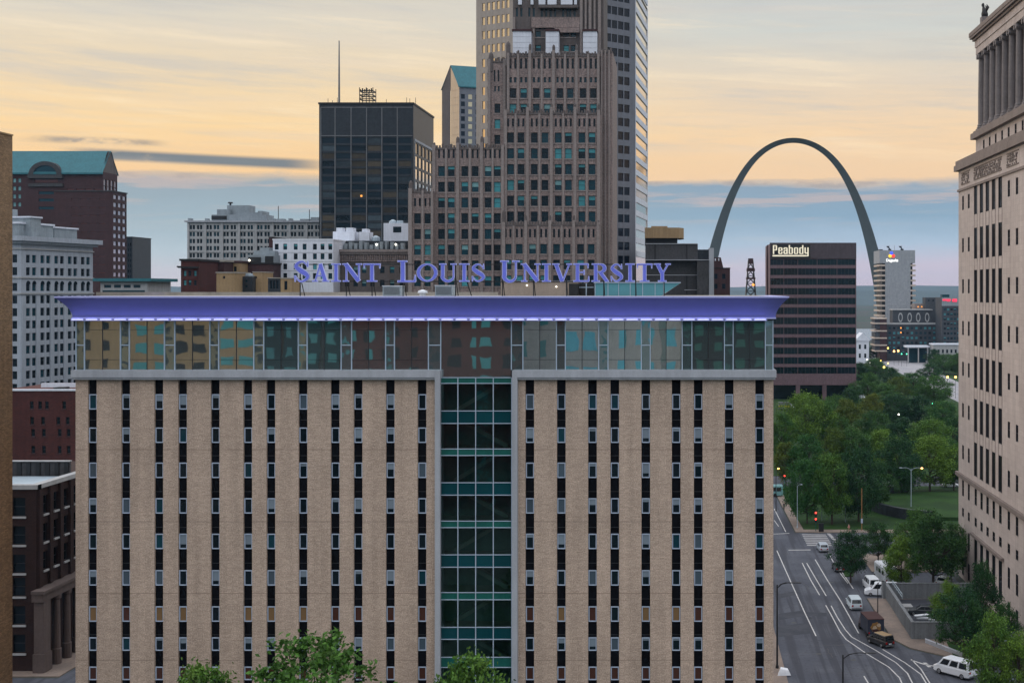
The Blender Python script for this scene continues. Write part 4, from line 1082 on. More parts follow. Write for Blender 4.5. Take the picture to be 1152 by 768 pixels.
for a, b, y, o in ((238, 300, 241.5, 6), (244, 258, 235.5, 9), (255.5, 280.5, 231, 12), (280, 292, 239, 8), (290, 295, 237.3, 7)): f_.box(X(a, D + o), X(b, D + o), D + o, D + o + 12 - o / 3, Z(248.1, D), Z(y, D + o))
T.part('penthouse', f_, M['roof_block'])
f_ = MB(); f_.box(X(238, D + 5.8), X(255, D + 5.8), D + 5.6, D + 5.95, Z(246, D), Z(242, D)); T.part('louvre', f_, M['black_metal'])
f_ = MB()
for a, b, y in ((210.8, 213.5, 245.4), (230, 232.5, 245.6), (305.5, 308, 245.8), (311, 319, 246), (324, 327, 245.6), (337, 347, 246.2), (349, 358, 244.3)): f_.box(X(a, D), X(b, D), D + .5, D + 4, Z(248.1, D), Z(y, D))
T.part('roof_unit', f_, M['roof_block'])
f_ = MB()
for px, y in ((309, 231), (344.3, 235)): f_.tube([(X(px, D), D + 5, Z(248, D)), (X(px, D), D + 5, Z(y, D))], .16, 5)
f_.lathe(X(258.3, D + 12), D + 13, [(Z(231, D + 12), .4), (Z(229, D + 12), .4), (Z(228.6, D + 12), 1.2), (Z(227.2, D + 12), .9)], 8)
T.part('antenna', f_, M['black_metal'])

# ---- smaller roofs in front of it
def small(name, label, cat, pa, pb, ytop, D, dep, m, cols=(), rows_=(), wpx=4, hpx=6, cap=None, key=None, extra=None, z0=0):
    T = Thing(name, label, cat, (X((pa + pb) / 2, D), D, z0)); s = D / FL
    hf = rects(cols, wpx, rows_, hpx, pa, D)
    _, Ff, Fr, Fl = shell(T, X(pa, D), X(pb, D), D, D + dep, z0, Z(ytop, D), hf, (), (), .3, M[m])
    windows(T, [(Ff, *r, key or mixed(rng)) for r in hf], .3)
    if cap:
        c_ = MB(); ov, th, cm = cap
        c_.box(X(pa, D) - ov, X(pb, D) + ov, D - ov, D + dep + ov, Z(ytop, D) + .003, Z(ytop, D) + th); T.part('coping', c_, M[cm])
    if extra: extra(T, Ff, D, s)
    return T
def red_ex(T, F, D, s):
    c_ = MB(); c_.fbox(F, -.5, 21 * s, Z(301.5, D), Z(299.8, D), 0, .7); c_.fbox(F, -.8, 0.0, Z(300.8, D), Z(299.2, D), -.5, .6); T.part('string_course', c_, M['black_metal'])
small('brick_block', 'small red brick block with a dark cornice at the left end of the low roofs', 'building', 203.5, 223, 293.5, 330, 14, 'red_brick', [208, 213.5, 219.5], [307.5, 318], 3.2, 6, (.3, .5, 'black_metal'), extra=red_ex)
small('flat_building', 'dark brown flat roofed building with a thin pale roof edge beside the red brick block', 'building', 222.5, 252, 294.5, 345, 20, 'plum_brick', [229, 237.5, 246], [316, 324], 5, 5, (.4, .5, 'roof_grey'), key='dark')
small('tan_building', 'narrow tan building with two windows behind the low dark roofs', 'building', 252, 270.5, 295.5, 352, 18, 'tan_wall', [257.5, 264.5], [302.5], 3.4, 5.6, (.3, .5, 'plum_brick'))
def plant(T, F, D, s):
    f_ = MB()
    for a, b, y, o in ((276, 306, 286.5, 2), (280, 304, 281.5, 4), (286, 296, 277.8, 5)): f_.box(X(a, D), X(b, D), D + o, D + o + 6, Z(297, D), Z(y, D))
    T.part('plant_room', f_, M['roof_block'])
    f_ = MB(); f_.box(X(277, D), X(291, D), D + 1.6, D + 1.98, Z(296.5, D), Z(289, D)); f_.box(X(296, D), X(305, D), D + 1.6, D + 1.98, Z(296.5, D), Z(288, D)); T.part('louvre', f_, M['black_metal'])
    f_ = MB(); f_.lathe(X(279.3, D), D + .8, [(Z(293.6, D) - .3, .05), (Z(292.6, D), .3), (Z(292.6, D) + .25, .05)], 8); T.part('security_lamp', f_, M['bulb'])
small('dark_red_building', 'dark red building with grey plant rooms stacked on its roof, left of the white block', 'building', 270.5, 307, 297, 358, 20, 'plum_brick', [276, 284, 292, 300], [312, 320], 4, 6, (.3, .4, 'black_metal'), key='dark', extra=plant)
small('tan_hut', 'low tan roof block with a flat top and a grey unit beside it', 'building', 243.5, 264, 307.2, 285, 10, 'tan_wall', [252], [312], 2.4, 3, (.15, .25, 'roof_grey'), key='dark')
def cool(T, F, D, s):
    f_ = MB()
    for i in range(3): f_.cyl(X(262.8 + 7.5 * i, D), D + 3, Z(311, D) + .3, Z(307.5, D), 1.0, n=12)
    T.part('fan_housing', f_, M['unit_metal'])
    f_ = MB(); f_.box(X(259, D), X(283, D), D + 1.5, D + 5, Z(311, D) + .003, Z(309.4, D)); T.part('cooling_unit', f_, M['roof_block'])
small('dark_roof_block', 'dark low block carrying a blue grey cooling unit between two tan blocks', 'building', 259, 284.5, 311, 290, 10, 'dark_curtain', [265, 271, 277], [316, 322], 3, 2.4, key='tealplain', extra=cool)
small('tan_hut', 'short tan roof block just right of the blue grey cooling unit', 'building', 284.5, 294.5, 306.5, 292, 8, 'tan_wall', [288], [312], 2, 2.5, (.1, .2, 'roof_grey'), key='dark')
small('black_shed', 'black louvred shed beside a tan roof hut, left of the letter S', 'shed', 301.5, 315.5, 313.2, 275, 6, 'dark_curtain', [305, 308.5, 312], [320], 2.4, 9, (.1, .2, 'roof_grey'), key='slim')
small('tan_hut', 'tan brick roof hut with a small round vent, just left of the letter S', 'building', 315.7, 328, 313.6, 275, 6, 'tan_wall', [321.5], [321], 3.5, 10, (.1, .2, 'roof_grey'), key='dark')
rng = random.Random(21)
def w_ex(T, F, D, s):
    f_ = MB()
    for y in (284, 294.2, 304.5): f_.fbox(F, .1, 70 * s, Z(y, D) - .05, Z(y, D) + .05, 0, .06)
    T.part('string_course', f_, M['concrete'])
small('white_building', 'plain white block with dark square windows behind the letters S and A', 'building', 307, 375, 270.2, 365, 25, 'white_wall', [311.2, 320.8, 332.6, 342.6, 354.2, 362.8, 371.5], [277.6, 288.4, 299.8, 310.5], 4.4, 6.6, (.12, .35, 'white_paint'), extra=w_ex)
small('dark_annex', 'dark windowless strip of building between the white block and the dark glass tower', 'building', 302.5, 306.7, 267.5, 372, 20, 'plum_brick', [304.5], [280], 1.5, 4, (.1, .3, 'black_metal'), key='dark')

# ---- corniced brown building with rooftop plant
D = 372; T = Thing('corniced_building', 'brown brick building with a heavy cornice and a patterned brick band behind the first word', 'building', (X(417, D), D, 0)); s = D / FL
colx = [381, 390.5, 400, 409.5, 419, 430, 441, 452]
hf = rects(colx, 5.2, [303.5, 318.5], 7.4, 374.5, D)
_, Ff, _, _ = shell(T, X(374.5, D), X(459, D), D, D + 26, 0, Z(283.6, D), hf, (), (), .35, M['sbc_dark'])
windows(T, [(Ff, *r, rng.choice(['pale', 'dark', 'half', 'dark'])) for r in hf], .35)
f_ = MB(); f_.fbox(Ff, -.6, 85 * s, Z(283.6, D) + .003, Z(280.6, D), -1, .9); f_.fbox(Ff, -.3, 85 * s, Z(286, D), Z(284.2, D), 0, .5); T.part('cornice', f_, M['sbc_pier'])
f_ = MB()
for i in range(42): f_.fbox(Ff, (i * 2 + .3) * s, (i * 2 + 1.3) * s, Z(292.5, D), Z(286.6, D), 0, .18)
f_.fbox(Ff, 0, 84 * s, Z(294.2, D), Z(293, D), 0, .3); T.part('brick_band', f_, M['sbc_stone'])
f_ = MB()
f_.box(X(375, D + 6), X(459, D + 6), D + 6, D + 22, Z(280.5, D), Z(271, D + 6)); T.part('roof_storey', f_, M['dark_curtain'])
f_ = MB(); rr = random.Random(2)
for i in range(14): 
    a = 376 + i * 5.8; f_.box(X(a, D + 4), X(a + rr.uniform(2, 4.6), D + 4), D + 3, D + 5.5, Z(280.4, D + 4), Z(rr.uniform(270.8, 275.5), D + 4))
T.part('roof_plant', f_, M['roof_block'])
for px, y in ((423.6, 274.8), (445.3, 274.6)):
    l_ = MB(); l_.lathe(X(px, D + 2.6), D + 2.6, [(Z(y, D) - .3, .05), (Z(y, D), .32), (Z(y, D) + .3, .05)], 8); T.part('security_lamp', l_, M['bulb'])
D = 386
def cabin(label, pa, pb, y0_, y1_, tops, group=None):
    T = Thing('rooftop_unit', label, 'rooftop unit', (X((pa + pb) / 2, D), D, Z(y1_, D)), group)
    f_ = MB(); f_.box(X(pa, D), X(pb, D), D, D + 5, Z(y1_, D), Z(y0_, D)); T.part('casing', f_, M['white_wall'])
    for a, b, y in tops:
        f_ = MB(); f_.box(X(a, D), X(b, D), D + .8, D + 4.2, Z(y0_, D) + .003, Z(y, D)); T.part('hood', f_, M['white_wall'])
    return T
cabin('wide white rooftop unit with two square hoods above the corniced building', 374.5, 399, 260.5, 270.8, [(377.5, 384.5, 256), (388.5, 396.5, 256)])
cabin('small white rooftop unit with a single hood right of the wide white one', 404, 415.3, 260.8, 270.8, [(406.5, 412.5, 257.3)])
T = cabin('white rooftop cabin with one dark window beside the stone tower', 431.5, 462, 251, 271, [])
f_ = MB(); f_.box(X(442.3, D), X(451.5, D), D - .08, D - .003, Z(261.5, D), Z(255, D)); T.part('window', f_, M['pane_dark'])
f_ = MB(); f_.lathe(X(442, D + 2), D + 2, [(Z(251, D) + .003, 1.2), (Z(248.4, D), 1.0), (Z(246.6, D), .3)], 10); f_.lathe(X(450, D + 2), D + 2, [(Z(251, D) + .003, 1.0), (Z(247.8, D), .9)], 10); T.part('fan', f_, M['unit_metal'])
f_ = MB(); f_.lathe(X(421.5, D), D + 1.5, [(Z(271, D), 1.3), (Z(267, D), 1.2), (Z(264.8, D), .3)], 12)
single('water_tank', f_, M['unit_metal'], 'round blue grey tank between the small white unit and the white cabin', 'tank')

# ---- buildings at the far left
D = 130; T = Thing('brick_tower', 'brown speckled brick tower cut off by the left edge of the picture', 'building', (X(14, 150) - 6, 140, 0))
xr = X(14, 150); z_ = Z(153, 150)
shell(T, xr - 14, xr, 128, 150, 0, z_, (), (), (), .3, M['brown_brick'])
f_ = MB(); f_.box(xr - 14.1, xr + .08, 127.9, 150.06, z_ + .003, z_ + .16); T.part('coping', f_, M['tan_wall'])
# dark block with a colonnade
xc, yc = -86.8, 181.0; zt_ = Z(545, 181)
T = Thing('colonnade_building', 'dark brick building with a stone colonnade along its street front at lower left', 'building', (xc, yc, 0))
hr = []
for j, z in enumerate((13.2, 17.0, 20.8)):
    for i in range(9): hr.append((1.9 + 3.05 * i, 3.5 + 3.05 * i, z, z + 2.5))
low = [(1.5 + 3.05 * i, 3.9 + 3.05 * i, .6, 9.2) for i in range(9)]
hf = [(17 - 3.3, 17 - 1.5, z, z + 2.5) for z in (2.5, 6.3, 10.1, 13.2, 17.0, 20.8)]
_, Ff, Fr, Fl = shell(T, xc - 17, xc, yc, yc + 30, 0, zt_ - .6, hf, hr + low, (), .5, M['dark_brick'])
windows(T, [(Fr, *r, 'dark') for r in hr + low] + [(Ff, *r, 'dark') for r in hf], .5)
M['brown_stone'] = mat('brown_stone', (.105, .080, .074), var=.3, fine=3, finev=.3)
f_ = MB()
for i in range(10): f_.fbox(Fr, .2 + 3.05 * i, 1.1 + 3.05 * i, 11.2, zt_ - .7, -.1, .35)
T.part('brick_pier', f_, M['dark_brick'])
f_ = MB()
for r in hr: f_.fbox(Fr, r[0] - .15, r[1] + .15, r[2] - .25, r[2] - .002, -.3, .22)
for r in hf: f_.fbox(Ff, r[0] - .15, r[1] + .15, r[2] - .25, r[2] - .002, -.3, .22)
T.part('sill', f_, M['limestone'])
f_ = MB(); f_.fbox(Fr, -1.4, 29, 9.6, 10.7, .0, 1.5); f_.fbox(Fr, -1.6, 29, 10.703, 11.1, .0, 1.8); T.part('entablature', f_, M['brown_stone'])
for i in range(9):
    p = Fr.p(.65 + 3.05 * i, 0, 1.0); f_ = MB(); r = .9 if i == 0 else .46
    if i == 0: f_.box(p[0] - .9, p[0] + .4, p[1] - 1.6, p[1] + .4, 0, 9.59); f_.box(p[0] - 1.0, p[0] + .55, p[1] - 1.75, p[1] + .55, 0, 2.6)
    else: f_.lathe(p[0], p[1], [(0, .62), (2.2, .62), (2.3, .5), (8.9, .42), (9.1, .58), (9.59, .6)], 12)
    T.part('column', f_, M['brown_stone'], smooth=False)
f_ = MB(); f_.fbox(Fr, -.2, 30, zt_ - .597, zt_, -.9, .25); f_.fbox(Ff, 0, 17.25, zt_ - .597, zt_ - .004, -.9, .25); T.part('coping', f_, M['limestone'])
f_ = MB(); f_.box(xc - 17, xc - 1, yc + 12, yc + 12.4, zt_ - .5, zt_ + 1.6, 0)
for i in range(12): f_.box(xc - 16.6 + i * 1.35, xc - 16.0 + i * 1.35, yc + 11.8, yc + 11.997, zt_ - .5, zt_ + 1.5, 1)
f_.box(xc - 17.1, xc - .9, yc + 11.7, yc + 12.5, zt_ + 1.603, zt_ + 1.72, 2)
T.part('parapet', f_, [M['brown_granite'], M['black_metal'], M['limestone']])
f_ = MB(); f_.box(xc - 16.2, xc - 1, yc + .9, yc + 11.6, zt_ - .9, zt_ - .45); T.part('roof', f_, M['unit_metal'])
# red brick warehouse
D = 250; s = D / FL
pts = [(35.7, 455.5), (45, 455.5), (52.7, 455.5), (72.2, 455.5), (36, 473), (48.3, 473), (65.5, 473), (76, 473), (37.2, 486.5), (49.2, 486.5), (67, 486.5), (77, 486.5), (37.4, 505.5), (49.4, 505.5), (67, 505.5), (77.2, 505.5), (37.8, 523.5), (49.5, 523.5), (67.2, 523.5), (77.5, 523.5)]
T = Thing('brick_warehouse', 'dark red brick warehouse with small windows and a white roof edge at left', 'building', (X(50, D), D, 0))
hf = [((x - 2.1 + 5) * s, (x + 2.1 + 5) * s, Z(y + 4.2, D), Z(y - 4.2, D)) for x, y in pts]
_, Ff, _, _ = shell(T, X(-5, D), X(112, D), D, D + 22, 0, Z(439.5, D), hf, (), (), .3, M['red_brick'])
windows(T, [(Ff, *r, 'full' if i in (16, 18) else 'dark') for i, r in enumerate(hf)], .3)
f_ = MB()
for r in hf: f_.fbox(Ff, r[0] - .1, r[1] + .1, r[2] - .2, r[2] - .002, -.1, .12)
T.part('sill', f_, M['plum_brick'])
f_ = MB(); f_.box(X(-5, D) - .3, X(112, D), D - .25, D + .6, Z(439.5, D) + .003, Z(437.6, D)); f_.box(X(20, D), X(112, D), D + 9, D + 9.5, Z(439.5, D), Z(434.6, D)); T.part('parapet', f_, M['white_wall'])
f_ = MB(); f_.box(X(58, D), X(70, D), D + .7, D + 3, Z(439.5, D), Z(436, D)); T.part('roof_hatch', f_, M['black_metal'])

# white terracotta block in perspective
Nx, Ny = X(23.5, 420), 420.0
T = Thing('terracotta_building', 'pale terracotta office block with paired windows, arched top floor and deep cornice', 'building', (Nx, Ny, 0))
FR_ = Face(Nx, Ny, .18, 1); uR = FR_.u(104.5); FW_ = Face(Nx - 22, Ny + 3.96, 1, -.18); uW = math.hypot(22, 3.96)
zt_ = 66.5; pitch = 3.92
hr = []; hf = []; arch = []
npair = 5; bay = (uR - 2.0) / npair
ztop = 61.0
for f_i in range(17):
    z = ztop - f_i * pitch - (1.0 if f_i > 1 else 0)
    if z < 8: break
    for k in range(npair):
        for o in (.30, .72):
            u = 1.4 + bay * (k + o); hr.append((u - 1.02, u + 1.02, z - 1.25, z + 1.25))
            if f_i == 2: arch.append((u, z + 1.25))
    for u in (uW - 2.2, uW - 8, uW - 11, uW - 15, uW - 18): hf.append((u - .9, u + .9, z - 1.25, z + 1.25))
mb = MB(); facade(mb, FR_, 0, uR, 0, zt_, hr, .45); facade(mb, FW_, 0, uW, 0, zt_, hf, .45)
e = FR_.p(uR, 0); mb.quad((e[0], e[1], 0), (e[0] - 22, e[1] + 4, 0), (e[0] - 22, e[1] + 4, zt_), (e[0], e[1], zt_))
mb.add([FR_.p(0, zt_), FR_.p(uR, zt_), (e[0] - 22, e[1] + 4, zt_), (Nx - 22, Ny + 3.96, zt_)], [(0, 1, 2, 3)])
T.part('wall', mb, M['terracotta'])
windows(T, [(FR_, *r, 'dark' if rng.random() < .7 else 'teal') for r in hr] + [(FW_, *r, 'dark') for r in hf], .45, limit=100)
f_ = MB()
f_.fbox(FR_, -2.3, uR + 2.3, zt_ + .003, zt_ + 1.5, -2, 2.2); f_.fbox(FW_, 0, uW - .01, zt_ + .003, zt_ + 1.5, -2, 2.2)
f_.fbox(FR_, -1.2, uR + 1.2, zt_ - .8, zt_, -.5, 1.2); f_.fbox(FW_, 0, uW - .01, zt_ - .8, zt_, -.5, 1.2)
T.part('cornice', f_, M['terracotta'])
f_ = MB()
for z in (zt_ - 2.6, ztop - 2 * pitch + 1.75, ztop - 3 * pitch + .7):
    f_.fbox(FR_, -.2, uR + .2, z, z + .4, .0, .4); f_.fbox(FW_, 0, uW, z, z + .4, .0, .4)
T.part('string_course', f_, M['limestone'])
f_ = MB()
for i in range(npair + 1): f_.fbox(FR_, max(0, bay * i + .1), bay * i + 1.3, 0, ztop - 3 * pitch, .0, .3)
T.part('pier', f_, M['terracotta'])
f_ = MB()
for u, z in arch:
    n = 8
    for i in range(n):
        a0, a1 = math.pi * i / n, math.pi * (i + 1) / n
        f_.add([FR_.p(u + 1.05 * math.cos(a0), z - .3 + 1.05 * math.sin(a0), .03), FR_.p(u + 1.05 * math.cos(a1), z - .3 + 1.05 * math.sin(a1), .03), FR_.p(u, z - .3, .03)], [(0, 1, 2)])
T.part('arch_head', f_, M['pane_dark'])
f_ = MB(); q = FR_
f_.fbox(q, 3, 20, zt_ + 1.5, zt_ + 5.5, -8, -3); f_.fbox(q, 22, 34, zt_ + 1.5, zt_ + 5, -9, -4); f_.fbox(FW_, 6, uW - 1, zt_ + 1.5, zt_ + 7.5, -11, -6)
f_.fbox(q, -1, 12, zt_ + 7.6, zt_ + 10.5, -16, -10)
T.part('roof_house', f_, M['roof_block'])
f_ = MB(); f_.fbox(q, 2.6, 20.4, zt_ + 5.503, zt_ + 6.1, -8.4, -2.6); f_.fbox(q, 21.6, 34.4, zt_ + 5.003, zt_ + 5.5, -9.4, -3.6); f_.fbox(FW_, 5.6, uW - .6, zt_ + 7.503, zt_ + 8, -11.4, -5.6); T.part('roof_slab', f_, M['white_wall'])

# plum brick tower with a teal gabled roof
D = 650; s = D / FL
T = Thing('plum_brick_tower', 'dark plum brick tower with a long teal ridged roof and an arched dormer', 'building', (X(70, D), D, 0))
x0, x1 = X(-6, D), X(116, D); yb = x1 * FL / (132 - 770); dep = yb - D
ze, zr = Z(193.5, D), Z(176.5, D) + .0
hf = []
for y in (203, 212, 221, 230): hf += rects([16.3, 22], 3.2, [y], 4.6, -6, D)
for y in (213, 221.3, 230.3, 237): hf += rects([79.5, 90, 100, 110], 8.2, [y], 1.3, -6, D)
for y in (203.2, 217, 225, 234): hf += rects([52], 17 if y > 210 else 26, [y], 3.2, -6, D)
fr_z = [Z(205, D), Z(212.5, D)]
hr = [(dep * (i + .18) / 4, dep * (i + .86) / 4, z - 1.5, z + 1.5) for z in fr_z for i in range(4)]
_, Ff, Fr, _ = shell(T, x0, x1, D, D + dep, 0, ze, hf, hr, (), .4, M['plum_brick'])
M['rust_glass'] = glass('rust_glass', (.16, .05, .04), spec=.5, rough=.15); sty('rust', 'dark_mullion', 'rust_glass', frame=0)
M['rose_glass'] = glass('rose_glass', (.62, .56, .60), metal=.9, rough=.12, var=.2); sty('rose', 'dark_mullion', 'rose_glass', frame=.1, div='mull')
windows(T, [(Ff, *r, 'palewin' if i < 8 else ('rust' if i < 24 else ('rust' if i == 24 else 'tealplain'))) for i, r in enumerate(hf)] + [(Fr, *r, 'rose') for r in hr], .4, limit=200)
mid = D + dep / 2
f_ = MB(); f_.add([(x1, D, ze), (x1, D + dep, ze), (x1, mid + 2, zr + 3.2), (x1, mid - 2, zr + 3.2)], [(0, 1, 2, 3)])
f_.add([(x1 - .6, D, ze), (x1 - .6, D + dep, ze), (x1 - .6, mid + 2, zr + 3.2), (x1 - .6, mid - 2, zr + 3.2)], [(3, 2, 1, 0)])
T.part('gable_wall', f_, M['sbc_dark'])
f_ = MB(); ov = 1.2
f_.add([(x0, D - ov, ze - .4), (x1 + .3, D - ov, ze - .4), (x1 + .3, mid, zr + 3.6), (x0, mid, zr + 3.6), (x0, D + dep + ov, ze - .4), (x1 + .3, D + dep + ov, ze - .4)], [(0, 1, 2, 3), (3, 2, 5, 4)])
f_.box(x0, x1 + .3, D - ov - .01, D - ov + .3, ze - 1.2, ze - .402)
T.part('roof', f_, M['teal_roof'])
cxa = X(52, D); f_ = MB(); n = 16
for r0, r1, dd, mi in ((0, 13.2 * s, -.9, 1), (13.2 * s, 18.6 * s, -1.5, 0)):
    for i in range(n):
        a0, a1 = math.pi * i / n, math.pi * (i + 1) / n; zc = Z(197, D); k = .82
        P = lambda r, a, y: (cxa + r * math.cos(a), y, zc + r * k * math.sin(a))
        f_.add([P(r0, a0, D + dd), P(r1, a0, D + dd), P(r1, a1, D + dd), P(r0, a1, D + dd)], [(0, 1, 2, 3)], mi)
        f_.add([P(r1, a0, D + dd), P(r1, a0, D + 9), P(r1, a1, D + 9), P(r1, a1, D + dd)], [(0, 1, 2, 3)], 0)
f_.box(X(32.5, D), X(71.5, D), D - 1.6, D - .003, Z(200.8, D), Z(197, D), 0); f_.box(X(32.5, D), X(71.5, D), D - .9, D - .003, Z(210, D), Z(206.5, D), 0)
T.part('dormer', f_, [M['brown_granite'], M['pane_teal']])
# its lower wing in front
x2 = X(127, D - 22); D2 = D - 22; yb2 = x2 * FL / (142.5 - 770); dep2 = yb2 - D2
hr = [(dep2 * (i + .14) / 3, dep2 * (i + .90) / 3, Z(221.5 + 8.75 * j, D2) - .95, Z(221.5 + 8.75 * j, D2) + 1.05) for j in range(11) for i in range(3)]
hf2 = []
for j in range(10): hf2 += rects([84 + 10.3 * i for i in range(4)], 7.2, [224 + 9.2 * j], .9, 62, D2)
_, Ff2, Fr2, _ = shell(T, X(62, D2), x2, D2, yb2, 0, Z(215.5, D2), hf2, hr, (), .4, M['plum_brick'], name='wing_wall')
windows(T, [(Fr2, *r, 'rose') for r in hr] + [(Ff2, *r, 'rust') for r in hf2], .4, limit=200)
f_ = MB(); f_.box(X(62, D2) - .2, x2 + .4, D2 - .3, yb2 + .3, Z(215.5, D2) + .003, Z(214.4, D2)); T.part('coping', f_, M['brown_granite'])
small('black_tower', 'narrow black slab at the right of the plum brick tower', 'building', 138, 149, 267, 720, 25, 'dark_curtain', [144.5, 146.8], [275 + 6 * i for i in range(8)], 1.4, 3.4, (.2, .4, 'black_metal'), key='tg')
def lowcap(T, F, D, s):
    c_ = MB(); c_.fbox(F, 3 * s, 50 * s, Z(331, D), Z(326.5, D), .0, .4); T.part('window_band', c_, M['pane_teal'])
small('low_pavilion', 'low flat building with a teal roof slab above the left end of the cornice', 'building', 113, 166, 316.5, 400, 18, 'limestone', [121, 132, 143, 154], [322], 8, 3.5, (1.6, .9, 'teal_roof'), key='teal', extra=lowcap)

# ---- right of the stone tower
D = 430; s = D / FL; T = Thing('granite_block', 'windowless dark granite block with stepped ledges, behind the end of the sign', 'building', (X(765, D), D, 0))
mb = MB(); mb.box(X(726, D), X(785, D), D, D + 35, 0, Z(274.6, D)); T.part('wall', mb, M['brown_granite'])
mb = MB(); mb.box(X(785, D) + .003, X(797.5, D), D + 2, D + 30, 0, Z(280.5, D)); T.part('side_block', mb, M['dark_curtain'])
mb = MB(); mb.box(X(784, D - 3), X(797, D - 3), D - 3, D - .01, 0, Z(294.3, D)); T.part('front_block', mb, M['brown_granite'])
mb = MB(); mb.box(X(797.5, D) + .003, X(803, D), D - 1, D + 25, 0, Z(279, D)); T.part('pier', mb, M['concrete'])
mb = MB()
for y, pa, pb in ((274.6, 726, 785), (293, 726, 798), (309.8, 726, 785), (326.5, 770, 785)): mb.box(X(pa, D), X(pb, D), D - 3.2 if y > 280 and y < 300 else D - .35, D - .003, Z(y, D), Z(y - .8, D))
T.part('ledge', mb, M['concrete'])
mb = MB()
for px, y0_, y1_ in ((737, 275, 293), (772.5, 275, 293), (772.5, 310, 331), (784, 294, 331)): mb.box(X(px - .9, D), X(px + .9, D), D - .06, D - .003, Z(y1_, D), Z(y0_, D))
T.part('joint', mb, M['black_metal'])
mb = MB(); Dd = D + 14
pl = [(X(726, Dd), Dd - 6), (X(764, Dd), Dd - 6), (X(769.3, Dd), Dd - 2), (X(769.3, Dd), Dd + 6), (X(764, Dd), Dd + 10), (X(726, Dd), Dd + 10)]
mb.prism(pl, Z(268.6, Dd), Z(257, Dd)); mb.box(X(733, Dd), X(751, Dd), Dd - 5, Dd + 5, Z(257, Dd), Z(255.2, Dd)); T.part('roof_drum', mb, M['tan_wall'])
mb = MB(); mb.box(X(726, Dd), X(762, Dd), Dd - 4, Dd + 8, Z(275, D), Z(268.6, Dd)); T.part('drum_base', mb, M['black_metal'])
def cap(T, F, D, s):
    z0_, z1_ = Z(302, D), Z(289.5, D); c_ = MB(); y0_, y1_ = D + .5, D + 14
    xs = [X(803.3, D), X(814, D), X(811, D), X(803.3, D)]; zs = [z0_, z0_, z1_, z1_]
    c_.add([(x, y0_, z) for x, z in zip(xs, zs)] + [(x, y1_, z) for x, z in zip(xs, zs)], [(0, 1, 2, 3), (7, 6, 5, 4), (0, 4, 5, 1), (1, 5, 6, 2), (2, 6, 7, 3), (3, 7, 4, 0)]); T.part('roof', c_, M['plum_brick'])
    for px in (804.8, 808.6):
        c_ = MB(); c_.box(X(px - .6, D), X(px + .6, D), D + .2, D + .497, Z(293.4, D), Z(290.7, D)); T.part('skylight', c_, M['white_wall'])
small('brownstone_building', 'small brownstone building with a tapered roof left of the lattice tower', 'building', 803.3, 821.3, 302, 480, 18, 'plum_brick', [805.3, 814.3], [310.8, 322], 4, 6, (.15, .3, 'black_metal'), key='navy2', extra=cap)
# lattice tower
D = 600; T = Thing('lattice_tower', 'dark tapering lattice tower standing alone on the skyline left of the lettered bronze office block', 'tower', (X(844.5, D), D, 0))
f_ = MB(); x = X(844.5, D); zt_ = Z(293, D); z0_ = 30
def hw(z): return .95 + (zt_ - z) * .075
for sx in (-1, 1):
    for sy in (-1, 1): f_.tube([(x + sx * hw(0), D + sy * hw(0), 0), (x + sx * hw(zt_), D + sy * hw(zt_), zt_)], .28, 5)
for k in range(12):
    za, zb = zt_ - k * 3.4, zt_ - (k + 1) * 3.4
    for sy in (-1, 1):
        f_.tube([(x - hw(za), D + sy * hw(za), za), (x + hw(zb), D + sy * hw(zb), zb)], .17, 4); f_.tube([(x + hw(za), D + sy * hw(za), za), (x - hw(zb), D + sy * hw(zb), zb)], .17, 4)
        f_.box(x - hw(za), x + hw(za), D + sy * hw(za) - .15, D + sy * hw(za) + .15, za - .16, za + .16)
T.part('lattice', f_, M['black_metal'])
f_ = MB()
for y in (303, 304.6, 313.5): f_.box(x - hw(Z(y, D)) - .5, x + hw(Z(y, D)) + .5, D - 2.4, D + 2.4, Z(y, D) - .25, Z(y, D) + .5)
f_.box(x - 1.1, x + 1.1, D - 1.2, D + 1.2, zt_ - 1.5, zt_ + .9); T.part('platform', f_, M['plum_brick'])
f_ = MB(); f_.lathe(X(847, D), D - 3, [(Z(320.5, D) - .6, .1), (Z(320.5, D), .75), (Z(320.5, D) + .7, .1)], 8); T.part('warning_lamp', f_, M['lit_window'])
f_ = MB(); f_.tube([(X(863.3, 640), 640, 0), (X(863.3, 640), 640, Z(290, 640)), (X(863.3, 640), 640, Z(275.5, 640))], [.42, .36, .25], 6)
single('flagpole', f_, M['plum_brick'], 'thin tall bare pole just left of the lettered bronze office block', 'pole')

# =================================================================== right-hand stone courthouse tower
M['court_stone'] = brick('court_stone', (.475, .415, .388), (.425, .368, .345), (.345, .298, .278), finev=.45, var=.16, bw=1.7, bh=.85)
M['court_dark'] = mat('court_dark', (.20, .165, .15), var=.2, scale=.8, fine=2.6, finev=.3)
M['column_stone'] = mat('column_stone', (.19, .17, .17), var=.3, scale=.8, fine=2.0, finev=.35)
M['court_glass'] = glass('court_glass', (.006, .008, .012), spec=.06)
sty('court', 'dark_mullion', 'court_glass', frame=.08, div='cross')
sty('court_tall', 'dark_mullion', 'court_glass', frame=.08, div='mull')
T = Thing('courthouse_tower', 'tall pale stone courthouse with tall window strips and an Ionic colonnade near its top', 'building', (49.3, 243, 0))
XC, YF, YN = 49.3, 243.0, 176.0
FC = Face(XC, YF, 0, -1); LC = YF - YN
tall_c = [1097.7, 1104.3, 1111, 1118, 1125.4]; small_c = [1083.4, 1089.9, 1135, 1144.2]
tz = [(51 - (b - 327) * .1503, 51 - (a - 327) * .1503) for a, b in ((206.5, 241), (256, 291), (303.5, 340), (352.5, 389), (401, 436.5), (449, 486), (498, 536))]
lw = [(14.7, 17.5), (11.1, 12.6)]
holes = []; wl = []; spand = []
